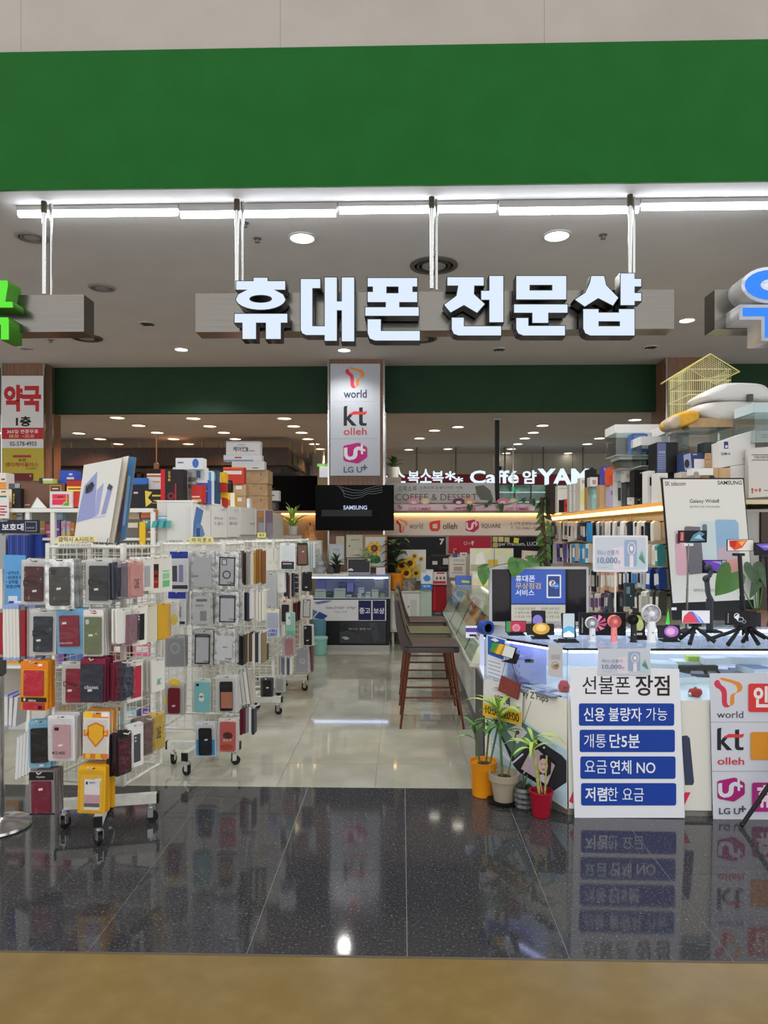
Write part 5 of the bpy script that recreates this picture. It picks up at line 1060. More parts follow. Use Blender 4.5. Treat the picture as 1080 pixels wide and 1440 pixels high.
blis('black case with a tan leather panel in a blister', (303, 950, 333, 1002), F2 - .05, 'c6c6c4', '1d1b20', None, tagp=(.42, .82), n=3, behind='blister pack behind the tan panelled case')
_o = [o for o in COL.objects if o.get('label') == 'black case with a tan leather panel in a blister'][0]
MB().prism(rrect(-.032, -.2, .038, -.1, .004, 2), -.0105, -.0088).build('leather_panel', mat('b5765a', .5), _o)
packet(R2, 'black case in a blister with a blue base, lowest row', 274, 1016, 303, 1064, F2 - .02, 'd0d2d6', '1b1d22', (.18, .16, .82, .95), tagp=(.55, .5), n=2, cam=1, prints=lambda lr, L, b: (lr(.04, .5, .96, .97, '4a9ad0')), cround=.01, behind='blister pack behind the lowest black case')
packet(R2, 'coral case with brown patches in a blister, lowest row', 307, 1010, 334, 1058, F2 - .05, 'c8c6c4', 'c4625c', (.1, .1, .92, .96), n=2, cround=.01, txt=[('EST', .3, .6, .75, .66, 'e0d8c8', .02)], behind='blister pack behind the coral case')
_o = [o for o in COL.objects if o.get('label') == 'coral case with brown patches in a blister, lowest row'][0]
MB().prism(ell(.002, -.105, .03, .022), -.0105, -.0088).build('brown_print', mat('5a2a28', .5), _o)
MB().prism(ell(-.005, -.175, .04, .018), -.0105, -.0088).build('orange_print', mat('b84a2a', .5), _o)
def edge(R, lab, x0, y0, x1, y1, Y, cs, name='phone_case_packet', cat='phone case', deep=.09, tilt=0.0, depth_step=0.0):
    """packets hanging edge-on next to each other along a hook"""
    n = len(cs); k = Y / 1000
    for i, c in enumerate(cs):
        a = x0 + (x1 - x0) * i / n; b_ = x0 + (x1 - x0) * (i + .86) / n
        P = PY((a + b_) / 2, y1, Y + depth_step * i); w = (b_ - a) * k; h = (y1 - y0) * k
        jj = random.uniform(-2, 2) * k; L = '%s, %s from the left' % (lab, ordw(i)) if n > 1 else lab
        o = MB().box(-w / 2, 0, 0, w / 2, deep, h).build(name, mat(c, .4)); o.location = P + Vector((0, 0, jj)); o.rotation_euler = (0, tilt, 0)
        tag(o, L, cat, group=lab)
        MB().box(-w * .3, .02, h, w * .3, deep - .02, h + .012).build('hang_tab', mat('d0d0cc', .5), o)
    top = PY((x0 + x1) / 2, y0, Y)
    hookline(R, (PY(x0 - 6, y0 - 1, Y).x, Y + deep * .5, top.z + .008), (PY(x1 + 3, y0 - 1, Y).x, Y + deep * .5, top.z + .008))
edge(R2, 'narrow brown and black packet end in the top row', 338, 776, 350, 822, 4.6, ['6a5a4a', '2a2826', '8a8680'])
edge(R2, 'white slim box end in the top row', 350, 779, 356, 822, 4.66, ['dad8ce'])
edge(R2, 'amber edged packet in the top row', 357, 774, 371, 821, 4.7, ['a8802c', '8a5a22', '96682a', '7a4a22'])
edge(R2, 'dark slim packet end in the second row', 337, 832, 354, 872, 4.6, ['2a2c34', 'dad8d4', '232530', '3a4454', 'd6d4d0'])
edge(R2, 'white box end in the second row', 355, 832, 372, 874, 4.7, ['d8d6ca', 'dcdace', 'd6d4c8', 'dad8cc'])
edge(R2, 'black packet end in the third row', 333, 893, 345, 934, 4.6, ['232226', '2d2b2f', '1c1c20', '4a4238'])
edge(R2, 'mixed packet end in the third row', 346, 890, 372, 932, 4.68, ['c8c2b4', '6a4c3a', 'dcdad4', '3a3a3e', 'c4c4c0', '8a7a5a'])
edge(R2, 'white carded packet hanging askew in the fourth row', 336, 944, 358, 990, 4.64, ['d6d4ce', 'c9c8c4', 'dcdad6', 'b8b0a8'], tilt=-.12)
edge(R2, 'maroon and white packet end in the lowest row', 337, 996, 358, 1032, 4.66, ['5a1e2a', '6a2434', '8a8a90', 'd4d4d4', '2d3040'])
b = B('rack_label', 'pale yellow handwritten label on top of the second rack', 'label', (266, 755, 300, 764), Y=4.5, c='d8d08c', t=.002); b.text('아 이 폰 X', 270, 756.5, 297, 762.5, '4a4630', .01).done()
b = B('rack_label', 'small yellow paper label on top of the third rack', 'label', (362, 749, 374, 756), Y=5.83, c='dcd67c', t=.002); b.text('8,S', 365, 750.5, 371, 754.5, '4a4630', .01).done()
# third and fourth racks
F3 = 5.72
packet(R3, 'white box with a faint ring, left of its twin, third rack', 374, 769, 384.5, 802, F3, 'd4d2c6', film=False, n=2, prints=lambda lr, L, b: (b.poly(ell(*L(.55, .65), .012, .012), 'b4b2a8', local=True), b.poly(ell(*L(.55, .65), .008, .008), 'd4d2c6', local=True)), behind='white box behind the left ring box')
packet(R3, 'white box with a faint ring, right of its twin, third rack', 385.5, 770, 395.5, 802, F3, 'd4d2c6', film=False, n=2, prints=lambda lr, L, b: (b.poly(ell(*L(.4, .65), .012, .012), 'b4b2a8', local=True), b.poly(ell(*L(.4, .65), .008, .008), 'd4d2c6', local=True)), behind='white box behind the right ring box')
packet(R3, 'white hanging pouch with a black phone window, third rack', 394, 764, 415, 801, F3 - .03, 'dfe6e8', None, n=1, rz=.3, prints=lambda lr, L, b: (lr(.1, .7, .95, .98, '23242a'), lr(.2, .76, .8, .8, 'c8ccd0'), lr(.15, .66, .6, .69, 'd08a98')), behind='white pouch behind the black window one')
packet(R3, 'clear rumpled pouch with printed slogan, third rack', 372, 806, 389, 853, F3 - .03, 'b6b8ba', None, foil=False, hazy=True, n=2, txt=[('GLOBAL', .1, .66, .9, .74, '55565c', .01), ('SHOPPING', .1, .76, .9, .82, '55565c', .01)], behind='clear pouch behind the slogan one')
packet(R3, 'white flat box with ring drawing right of the slogan pouch', 389, 805, 400, 833, F3 - .02, 'd0d0cc', film=False, n=2, prints=lambda lr, L, b: (b.poly(ell(*L(.5, .65), .011, .011), 'a4a4a0', local=True), b.poly(ell(*L(.5, .65), .008, .008), 'd0d0cc', local=True)), behind='white flat box behind the ring drawing box')
packet(R3, 'clear pouch with blue lettering at the foot, third rack', 374, 856, 393, 896, F3 - .04, 'c6c8cc', None, hd=('d8d4b8', .14), n=3, prints=lambda lr, L, b: (lr(.1, .14, .9, .68, 'b4b9c8'), lr(.1, .68, .95, .98, 'd2d6e0')), txt=[('MOBILE', .15, .72, .85, .82, '2a5ac0', .03), ('ELEMENT', .15, .85, .85, .96, '2a5ac0', .03)], behind='clear pouch behind the blue lettered one')
packet(R3, 'black case with beige lining in a blister, third rack', 394, 843, 409, 879, F3 - .03, 'c8beb4', '262022', (.16, .2, .84, .86), n=2, behind='blister pack behind the beige lined case', prints=lambda lr, L, b: b.poly(ell(*L(.4, .07), .01, .008), 'b8403a', local=True))
packet(R3, 'mint green packet with white header, third rack', 402, 861, 415, 893, F3 - .06, '8cbcac', None, n=1, prints=lambda lr, L, b: (lr(.05, .05, .5, .55, 'dfe0dc'), lr(.1, .82, .9, .98, '6aa890'), lr(.3, .2, .42, .3, '2a4a6a')), behind='mint packet behind the white header one')
packet(R3, 'clear case with pink rims in a stack, third rack', 396, 896, 413, 923, F3, 'b0a4a8', 'a87a7c', (.3, .1, .95, .9), n=4, behind='pink rimmed case in the stack behind')
packet(R3, 'black case in grey sleeve at the bottom, third rack', 366, 954, 383, 980, F3 - .05, '4a4a52', '17171b', (.2, .1, .9, .95), tagp=(.6, .5), n=2, behind='grey sleeve behind the bottom black case')
packet(R3, 'grey sleeve with ring at the bottom, third rack', 387, 952, 400, 974, F3 - .03, 'a8a8a4', None, n=1, prints=lambda lr, L, b: lr(.15, .15, .85, .9, '94948f'), behind='grey sleeve behind the bottom ring one')
edge(R3, 'dark packet end in the upper third rack', 399, 807, 413, 840, 5.9, ['4a2c26', '3a3440', '5a3a30', 'b4b0b0', '2a2a34'])
edge(R3, 'pastel packet end in the lower third rack', 389, 925, 411, 948, 5.9, ['d4d2cc', 'b0a8a4', '6a7a94', 'c8c4bc', '4a5468', 'd8d4cc'])
edge(R3, 'small black case hanging by a yellow card in third rack', 366, 905, 376, 928, 5.75, ['201e22', '4a4238'])
F4 = 6.62
packet(R4, 'dark green packet with a brown wallet, fourth rack', 417.5, 763, 432, 795, F4 - .04, '2a3a2e', '8a6456', (.1, .12, .95, .95), tagp=(.6, .4), n=2, behind='dark green packet behind the brown wallet')
packet(R4, 'black wallet packet with white tag, fourth rack', 425, 805, 437, 831, F4 - .04, '26282e', '1d1f26', (.08, .06, .92, .94), tagp=(.5, .8), n=4, behind='black wallet packet behind the white tagged one')
packet(R4, 'clear case with wrist loop in a tan sleeve, fourth rack', 423, 838, 440, 871, F4 - .06, 'cdc8be', None, n=2, prints=lambda lr, L, b: (lr(.2, .15, .82, .92, '5c5c60'), lr(.26, .2, .76, .88, 'c6c6c4'), b.poly(ell(*L(.4, .22), .016, .02), '6a6a6e', local=True), b.poly(ell(*L(.4, .22), .012, .016), 'c6c6c4', local=True)), behind='tan sleeve behind the wrist loop case')
packet(R4, 'black phone case in white sleeve with two tags, fourth rack', 425, 878, 440, 908, F4 - .06, 'c8c8c8', '161418', (.15, .06, .9, .96), tagp=(.5, .75), cam=3, n=2, behind='white sleeve behind the two tagged black case')
packet(R4, 'grey dotted sleeve with white ring, fourth rack', 414, 911, 434, 947, F4 - .02, 'b4b6b8', None, n=2, prints=lambda lr, L, b: (lr(.08, .06, .92, .94, 'a6a8aa'), b.poly(ell(*L(.55, .52), .022, .024), 'e4e6e6', local=True), b.poly(ell(*L(.55, .52), .017, .019), 'a6a8aa', local=True)), behind='grey sleeve behind the white ring one')
edge(R4, 'maroon wallet end in the fourth rack', 412, 846, 423, 872, 6.7, ['4a1e24', '5a2630', '3a2024'])
edge(R4, 'clear packet end at top of the fourth rack', 433, 765, 443, 800, 6.7, ['b8c0c2', 'aab4b8', 'c4c8c8'])
edge(R4, 'slim dark packet end in the fourth rack', 403, 806, 424, 832, 6.85, ['2c3040', '3a3a44', '6a6a72', '2a2a30', '4a4450', '33343e'])
edge(R4, 'maroon packet at the outside of the fourth rack', 434, 908, 440, 944, 6.7, ['5a2a30', '7a4a4e'])
# stanchion
p = PZ(-4, 1163, 0.0); t = thing('stanchion', 'polished steel barrier post on a domed round base', 'stanchion', p)
MB().lathe([(.165, 0), (.17, .008), (.165, .02), (.10, .035), (.045, .045), (.03, .06), (1e-6, .06)], 32).build('base', CHROME, t)
MB().cyl((0, 0, .05), (0, 0, .86), .034, n=18).build('post', CHROME, t); MB().lathe([(.036, .80), (.045, .81), (.045, .9), (.03, .915), (1e-6, .915)], 18).build('belt_head', mat('6a6a6c', .35, .8), t)

# ================================================================== PHARMACY SHELVES AT THE LEFT
YG = 5.45
def shelfz(py, Y): return H - (py - HY) * Y / FX
g = thing('pharmacy_shelf', 'white pharmacy shelf unit with open shelves behind the nearest rack', 'shelf', (0, 0, 0))
gx0, gx1 = -3.4, -1.92
zt = PY(60, 715, YG).z
for z in (.52, .925, 1.34, 1.515): MB().box(gx0, YG, z - .02, gx1, YG + .42, z).build('shelf_board', WHITEM, g)
MB().box(gx0, YG - .02, zt - .03, gx1, YG + .5, zt).build('top_board', WHITEM, g)
for px in (2, 40, 75, 236): x = min(gx1, PY(px, 760, YG).x); MB().box(x - .016, YG - .015, 0, x + .016, YG + .02, zt - .03).build('upright', WHITEM, g)
MB().box(gx0, YG + .42, .05, gx1, YG + .45, zt - .03).build('back_board', mat('b4ada4', .6), g)
def cbox(name, lab, q, Y, c, deep=.12, prints=(), cat='box', side=None, m=None, rotz=0.0, group=None, t=None):
    b = B(name, lab, cat, q, Y=Y, t=deep, c=c, side=side, rotz=rotz, m=m, group=group)
    for p in prints:
        if p[0] == 't': b.text(p[1], *p[2:6], p[6] if len(p) > 6 else '222222', p[7] if len(p) > 7 else .01, **(p[8] if len(p) > 8 else {}))
        elif p[0] == 'l': b.rect(p[2], p[3] + (p[5] - p[3]) * .2, p[4], p[5] - (p[5] - p[3]) * .2, p[6] if len(p) > 6 else '555555')
        elif p[0] == 'e': b.ell(*p[1:])
        elif p[0] == 'p': b.poly(*p[1:])
        else: b.rect(*p[1:])
    b.done(); return b
cbox('medicine_box', 'cream medicine box with orange foot at the left edge', (-12, 688, 16.5, 714), YG, 'dccdb4', prints=[('r', -12, 706, 16.5, 714, 'c98a6a'), ('l', '', 2, 690, 8, 693, '55504a')])
cbox('medicine_box', 'orange and white medicine box on top at the left edge', (-10, 665, 8.5, 687.5), YG + .06, 'd8d0c8', prints=[('r', -10, 678, 8.5, 687.5, 'd08a3a'), ('l', '', 2, 672, 7, 676, '6a625a')])
cbox('medicine_box', 'black medicine box with vertical gold characters', (17, 687, 29, 714), YG, '1c1b1c', prints=[('t', '흑마늘', 15.2 + 3, 694, 20.5, 709, 'd8b44a', .02, {'turn': -math.pi / 2})])
cbox('medicine_box', 'flat grey box lying behind the black and brown boxes', (8.5, 680, 28, 687), YG + .1, '5a5856', prints=[('r', 21, 680, 28, 686, '9aa0a4')])
cbox('gift_carton', 'wide brown gift carton with a small emblem frame', (29.5, 680, 91, 714.5), YG + .05, '6e4e3e', .2, prints=[('r', 70, 682.5, 86, 691, 'c9a24a'), ('r', 71, 683.3, 85, 691, '5c3c30'), ('l', '', 73.5, 686, 82, 688.5, 'd8c8a8'), ('r', 32, 709, 33.4, 711, 'd8d0c8'), ('l', '', 35, 709, 42, 711, 'c9bdb4')])
cbox('framed_card', 'white framed pink card with a long necked green animal', (70, 691, 101, 714), YG - .0, 'd2cfcb', .03, prints=[('r', 73.5, 695, 97, 710, 'd8305a'), ('r', 73.5, 701.5, 92, 702.3, 'e0a040'), ('l', '', 81, 697.5, 89, 700, '7a1030'), ('p', [(93, 696), (94.5, 696), (95, 706), (96, 711), (87, 711), (90, 706), (93, 705)], 'a8c040'), ('p', [(91, 708), (97, 706), (97, 711), (90, 711)], '5a9a3a')])
cbox('medicine_box', 'dark red box with a yellow band beside the brown carton', (94, 674, 117, 713), YG + .03, 'a8302c', prints=[('r', 94, 684, 117, 691, 'e8c04a'), ('r', 94, 674, 117, 676, '7a1a3a'), ('l', '', 96, 686, 115, 689, '7a3a1a', .01), ('r', 103, 693, 117, 713, 'c8382c')])
cbox('medicine_box', 'blue box on top behind the brown carton', (84, 661.5, 105, 680), YG + .2, '3350b0', prints=[('r', 94, 671, 104, 680, 'c4cad8'), ('l', '', 97, 665, 102, 669, 'c4ccea')])
cbox('medicine_box', 'small lime and white box lying on the brown carton', (60, 673, 74, 680), YG + .12, 'b4c060', prints=[('r', 60, 673, 74, 676, 'd4d6d0')]); cbox('medicine_box', 'tiny dark green box left of the lime box', (55, 672, 60.5, 680), YG + .12, '2a3a30')
b = B('price_notice', 'white notice card with red lines at the far left', 'notice', (-10, 697, 12.5, 729), Y=YG - .04, c='d4d4d2', t=.003)
b.rect(-10, 697, 9.5, 699.5, '3a7a5a')
for i in range(4): b.rect(-8, 711 + i * 4, 10 - (i % 2) * 3, 713 + i * 4, 'b8404a')
b.done()
b = B('folded_paper', 'folded white paper standing on the pharmacy shelf edge', 'paper', [(43, 714.5), (66, 714.5), (52, 699)], Y=YG - .02, c='dededa', t=.003, tilt=.2); b.line([(44, 714), (52, 700)], 1, 'b4b4b0').done()
b = B('support_sign', 'dark navy shelf sign with white Korean words for supports', 'sign', (-20, 731, 55, 750), Y=YG - .06, c='1d2133', t=.01)
b.text('support', -2, 731.5, 10.5, 734, 'c8ccd8', .01).text('보호대', 3, 736.5, 33, 746, 'd8dae4', .025); b.rect(35.5, 733.5, 51.5, 747, 'a4a8b8').rect(36.2, 734.2, 50.8, 746.3, '1d2133').text('SUPPORT', 37.5, 741, 49, 743.5, 'a4a8b8'); b.done()
for i in range(9):
    endbox('royal blue bagged support hanging edge-on, %s from the left' % ordw(i), 11 + i * 3.05, 752, 13.6 + i * 3.05, 790, YG - .14, ['2c3f8c', '3450a4', '273878'][i % 3], deep=.12, group='blue bagged supports under the navy sign', name='support_packet', cat='support')
endbox('grey plastic bag hanging left of the blue supports', -2, 752, 8, 800, YG - .12, '9a9b9e', name='support_packet', cat='support'); endbox('royal blue box facing front right of the upright', 43, 751, 58, 784, YG - .02, '3148a0', name='medicine_box')
SH = [(1.345, 712, 738)]
cs = ['d8a04a', '7a3a2c', 'c8c8c4', '9ac4d8', 'd86a8a', 'e0d8d0', '8a5ab0', 'b8305a', 'c9a46a', '4a6ab0', 'd4d4d0', '6aa070', 'e08a3a', 'b4b8c0']
nmz = ['amber', 'brown', 'white', 'sky blue', 'pink', 'cream', 'violet', 'magenta', 'tan', 'blue', 'off-white', 'green', 'orange', 'grey']
x = 56; i = 0
for (x0, x1, y0, y1, k) in ((17, 23, 721, 730, 0), (23, 31, 719, 731, 2), (34, 38, 722, 732, 13), (56, 63, 733, 752, 8), (64, 72, 737, 757, 4), (72, 77, 740, 750, 7), (79, 84, 731, 755, 6), (86, 92, 732, 754, 2), (93, 99, 733, 754, 13), (80, 88, 718, 731, 3), (99, 104, 735, 752, 12)):
    cbox('medicine_box', '%s small box on the open shelf under the top board, %s from the left' % (nmz[k], ordw(i)), (x0, y0, x1, y1), YG + .06 + .004 * i, cs[k], .06, prints=[('r', x0 + .8, y0 + (y1 - y0) * .5, x1 - .8, y0 + (y1 - y0) * .62, 'e4e0d8' if k not in (2, 5, 10) else 'b04a6a')], group='small boxes on the pharmacy shelf'); i += 1
for (px, cap, l) in ((90, 'd8689a', 'left'), (96.5, 'd8689a', 'right')):
    q = PY(px, 756.5, YG + .025); t = thing('spray_bottle', 'small grey bottle with pink label under the shelf, ' + l + ' one', 'bottle', q)
    MB().lathe([(.013, 0), (.014, .004), (.014, .06), (.009, .075), (.009, .1), (1e-6, .1)], 12).build('body', mat('9aa0a6', .3), t); MB().lathe([(.0145, .02), (.0145, .045)], 12).build('label_band', mat('c9a06a', .5), t); MB().lathe([(.0095, .085), (.0095, .112), (1e-6, .112)], 12).build('cap', mat(cap, .4), t)
# lower rows glimpsed behind the racks
for r_, (py0, py1) in enumerate(((905, 935), (830, 862), (1000, 1028))):
    for k in range(7):
        x0 = 2 + k * 31 + r_ * 5; c = cs[(k * 3 + r_) % 14]
        cbox('medicine_box', '%s carton glimpsed through the racks on the %s pharmacy shelf, %s along' % (nmz[(k * 3 + r_) % 14], ('middle', 'upper', 'lower')[r_], ordw(k)), (x0, py0, x0 + 24, py1 + .5), YG + .1, c, .15, prints=[('r', x0 + 3, py0 + 4, x0 + 20, py0 + 12, 'dad6d0')], group='cartons behind the racks')
# tall aisle gondola with phone ad boxes and a heap of boxes on top
XG = -1.62
zg = PX(300, 708, XG).z
g2 = thing('aisle_shelf', 'long white aisle shelf block behind the racks with phone ads on its side', 'shelf', (0, 0, 0))
ya, yb = PX(272, 708, XG).y, PX(384, 716, XG).y
MB().box(XG - .285, ya, 0, XG, 9.7, zg - .012).build('carcass', mat('cfcdc8', .5), g2)
MB().box(XG - .29, ya - .005, zg - .012, XG + .005, 9.705, zg).build('top_board', WHITEM, g2)
b = B('blank_panel', 'blank white end panel of the aisle shelf', 'panel', (235, 707, 270, 760), Y=ya - .02, c='d2d2ce', t=.012); b.done()
def gond(lab, x0, x1, y0, y1, prints):
    b = B('phone_ad_box', lab, 'ad box', [(x0, y1), (x1, y1), (x1, y0 + (x1 - x0) * .06), (x0, y0)], t=.012, c='d6d6d4', O=PX((x0 + x1) / 2, y1, XG + .02), rotz=math.pi / 2)
    prints(b); b.done()
gond('white ad box with a blue folding phone on the aisle shelf', 271, 296, 709, 757, lambda b: (b.poly([(272, 735), (276, 712), (286, 718), (281, 742), (277, 752), (271, 757)], '4a72a8'), b.poly([(277, 735), (284, 739), (288, 752), (282, 757), (272, 757)], '5a82b8'), b.poly([(276, 743), (281, 742), (281, 757), (276, 757)], '2c4a7a')))
gond('white ad box with two grey lines, second along the aisle shelf', 297, 319, 711, 756, lambda b: (b.text('갤럭시북', 301, 727, 313, 731, '9aa0a8', .01), b.text('Z 폴드', 301, 734, 314, 738, '9aa0a8', .01), b.text('SK', 310, 716, 316, 718, '8a8a90')))
gond('white ad box with grey words, third along the aisle shelf', 320, 337, 712, 755, lambda b: (b.text('갤럭시', 322, 727, 332, 731, '9aa0a8', .01), b.text('플립', 322, 734, 333, 738, '9aa0a8', .01), b.text('KT', 330, 717, 334, 719, '8a8a90')))
gond('plain white ad box, fourth along the aisle shelf', 338, 359, 713, 752, lambda b: b.text('SAMSUNG', 351, 735, 358, 738, '9a9aa0'))
gond('glossy poster box with violet city picture at the aisle shelf end', 360, 384, 716, 752, lambda b: (b.rect(361, 718, 371, 752, 'b08a78'), b.rect(373, 718, 383.5, 752, '8a7aa0'), b.rect(363, 735, 371, 752, 'b4bac8'), b.rect(375, 735, 383, 752, 'a8a4c0'), b.rect(362, 719, 370, 727, 'd0986a')))
T = lambda x, y0: y0
def topbox(lab, x0, y0, x1, y1, Y, c, pr=(), deep=.12, name='medicine_box', cat='box', m=None, side=None): return cbox(name, lab, (x0, y0, x1, y1), Y, c, deep, prints=pr, m=m, side=side, cat=cat)
topbox('tall black box with a red spine and gold characters on the aisle shelf', 226, 660, 257, 707, 5.5, '211a1c', [('r', 226, 660, 232, 707, 'c01c28'), ('t', '홍삼진', 236.5, 663, 239.5, 677, 'd8b44a', .02, {'turn': -math.pi / 2}), ('e', 240.5, 697.5, 5, 5, '8a2430'), ('e', 240.5, 697.5, 3, 3, '211a1c'), ('r', 246, 680, 248, 706, 'a82430')])
topbox('white medicine box with a blue swirl on top of the stack', 247, 644, 285, 660, 5.9, 'd2d4d6', [('e', 275, 651.5, 4.5, 6.5, '3f68b8'), ('l', '', 250, 649, 258, 652, '4a5a80'), ('r', 268, 662, 282, 672, '3a4a6a')])
topbox('flat white box under the blue swirl box', 243, 657, 288, 707, 5.95, 'd0d2d4', [('r', 270, 662, 281, 672, '46587a')])
topbox('white medicine carton with orange stripe behind the red spined box', 206.5, 666, 227, 688, 5.75, 'd6d4d0', [('r', 206.5, 668, 227, 671, 'b8643c'), ('l', '', 215, 676, 225, 679, 'd08a4a', .01)])
topbox('black box with a large gold dragon pattern', 203, 688, 232, 714, 5.6, '23211f', [('p', [(204, 690), (214, 692), (208, 700), (214, 706), (205, 713)], 'd8bc4a'), ('l', '', 214, 695, 228, 699, 'd8bc4a', .02), ('r', 216, 703, 227, 705, 'b89a3a'), ('r', 214, 707, 229, 708, 'b89a3a')])
topbox('black box with blue lid behind the leaning ad board', 184, 680, 206, 714, 5.7, '1d1f24', [('r', 184, 672, 206, 680, '2f68b8'), ('l', '', 188, 691, 194, 695, 'c0c0c4', .01), ('r', 184, 680, 206, 681.5, '2a5aa8')])
topbox('blue flat box on the black box behind the ad board', 186, 672, 206, 680, 5.7, '2f68b8')
topbox('red box with white lines among the medicine on the aisle shelf', 269, 682, 284, 707, 5.6, 'b8302c', [('l', '', 270, 697, 281, 700, 'e0c8c0', .01), ('r', 270, 702, 283, 706, 'c9a06a')])
topbox('blue and white medicine box right of the red one', 276, 675, 292, 708.5, 5.75, '4660b0', [('r', 276, 675, 292, 679, 'd8dae0'), ('r', 287, 684, 292, 708, '3a50a0'), ('l', '', 287.6, 689, 291, 692, 'd8dae8')])
topbox('white and sky blue slim box on the aisle shelf', 287, 662, 297, 710, 6.1, 'd6dade', [('r', 293, 664, 297, 710, '5aa8dc')]); topbox('dark teal slim box on the aisle shelf', 297.5, 661, 305, 711, 6.2, '24486a', [('r', 299, 665, 303, 676, '6a8aa0')])
topbox('yellow and red small boxes pile top on the aisle shelf', 304, 664, 316, 678.5, 6.3, 'dcae2c', [('r', 304, 678 - 8, 310, 678.5, 'e8e0d0')]); topbox('red lower box under the yellow box on the aisle shelf', 304, 679, 316, 691, 6.3, 'a8281f'); topbox('yellow lower box above the shelf edge', 305, 691.5, 316, 700, 6.35, 'e0b030'); topbox('red bottom box by the cartons on the aisle shelf', 305, 700.5, 316, 713, 6.35, 'b03020', [('r', 310, 701, 312, 712, 'e0d8c8')])
c_ = PY(322.5, 692.8, 7.0); t = thing('thermos', 'black cylinder bottle standing on a yellow and white box', 'bottle', c_); MB().lathe([(.033, 0), (.034, .004), (.034, .10), (.03, .12), (.02, .123), (1e-6, .123)], 18).build('body', mat('151517', .35), t); MB().lathe([(.0345, .09), (.0345, .1)], 18).build('lid_ring', mat('3a3a3e', .3), t)
topbox('yellow and white box under the black bottle', 318, 693, 330, 713.5, 6.95, 'd8a830', [('r', 324, 693, 330, 713, 'd4d2cc'), ('r', 318, 703, 324, 713, 'b05a2a')])
topbox('orange red box with a white band on the cartons', 314, 657, 343, 680.5, 7.88, 'c23a28', [('r', 314, 662, 340, 667, 'd8d0c8'), ('r', 314, 657, 343, 659, 'd86a4a')])
for (x0, y0, x1, y1, l) in ((338, 661, 377, 680, 'top'), (342, 680.5, 376, 697, 'middle'), (342, 697.5, 376.5, 719.5, 'bottom')): topbox('brown shipping carton, %s one of the right stack' % l, x0, y0, x1, y1, 8.5, 'b0906c', [('r', 366, y0 + 4, 368, y0 + 8, '8a6c4c')], .3, 'carton', m=CARTON)
for (x0, y0, x1, y1, l) in ((328, 681, 346, 697.5, 'upper'), (328, 698, 346, 717.5, 'lower')): topbox('small brown carton with a white label, %s one' % l, x0, y0, x1, y1, 7.9, 'b0906c', [('r', 331.5, y0 + 2, 340, y0 + 7, 'd8d4cc')], .15, 'carton', m=CARTON)
topbox('white box with large Korean name at the very top of the stack', 318, 620.5, 366, 639.8, 8.5, 'd4d4d4', [('t', '케어컨', 328, 628, 345.5, 635, '26262a', .02), ('r', 346, 629, 349, 635, '6a6a70'), ('l', '', 350, 633, 358, 635, '7a7a80'), ('r', 318, 620.5, 366, 622.5, 'b4b6ba'), ('l', '', 334, 624.5, 345, 626, '8a8a90')])
topbox('flat white box with blue edge under the named box', 314.5, 640, 368, 648.6, 8.45, 'd6d6d8', [('r', 314.5, 646.5, 356, 648.5, '6a9ad0'), ('r', 330, 642.5, 340, 644.5, 'c04a3a')])
topbox('white box with small dark label in the middle of the stack', 326, 648.8, 372, 660.8, 8.45, 'd2d2d0', [('l', '', 355, 657, 363, 659, '4a4a50')])
topbox('small white stick box at the carton foot', 347, 701, 351, 716.5, 7.7, 'd8d8d8')
topbox('white paper dispenser right of the cartons', 378, 690, 392, 704, 9.3, 'd2d2d0', [('r', 380, 696, 386, 697.5, '4a4a4e'), ('r', 378, 686, 386, 690, '2a2a2c')], .15, 'dispenser', 'dispenser'); topbox('black dispenser base under the white dispenser', 379, 704.5, 390, 716.5, 9.31, '26262a', [('r', 382, 707, 388, 717, '5a5a60')], .12, 'dispenser', 'dispenser')
q = PY(269, 706.5, 5.62); t = thing('acrylic_holder', 'clear acrylic leaflet holder tower on the aisle shelf', 'holder', q)
for k in range(4): MB().box(-.03, -.005 + k * .012, k * .055, .03, .0, k * .055 + .09).build('pocket', clear('smoky_acrylic', 'b4b6b0', .1, .1, 0, .15), t)
MB().box(-.032, .04, 0, .032, .046, .235).build('back_plate', clear('smoky_acrylic', 'b4b6b0', .1, .1, 0, .15), t); MB().box(-.034, -.02, 0, .034, .05, .006).build('base_plate', mat('5a5a58', .3), t)
# small things between the shelf and second rack
for i, (x0, y0, x1, y1, c, l) in enumerate(((198, 717, 220, 728, 'c4643a', 'orange patterned'), (200, 731, 214, 742, '8a9aa0', 'grey blue'), (221, 725, 238, 733, '6ab0d8', 'light blue'), (206, 745, 240, 757, '9a7456', 'brown cardboard'), (180, 735, 194, 742, 'd8d0b4', 'cream'), (181, 718, 196, 730, 'c9b49a', 'beige printed'))):
    cbox('medicine_box', l + ' small box in the gap between the racks and the aisle shelf', (x0, y0, x1, y1), YG + .01 + .012 * i, c, .05, prints=[('r', x0 + 2, y0 + 2, x1 - 3, y0 + 4.5, 'e0d8cc')])
cbox('yellow_strip', 'upright yellow plastic strip between the two nearest racks', (196, 734, 204, 772), 5.42, 'e0b41e', .012, cat='strip')
for i in range(9):
    q = [(206 + i * 3.4, 742), (212 + i * 3.4, 742), (215 + i * 3.2, 732), (208 + i * 3.3, 733)]
    b = B('teal_pouch', 'teal pouch fanned in the brown cardboard tray, %s from the left' % ordw(i), 'pouch', q, Y=YG - .004 - .006 * (i % 3), c=['3f8f90', '2f7f84', '4fa09c'][i % 3], t=.004, group='teal pouches in the cardboard tray'); b.done()
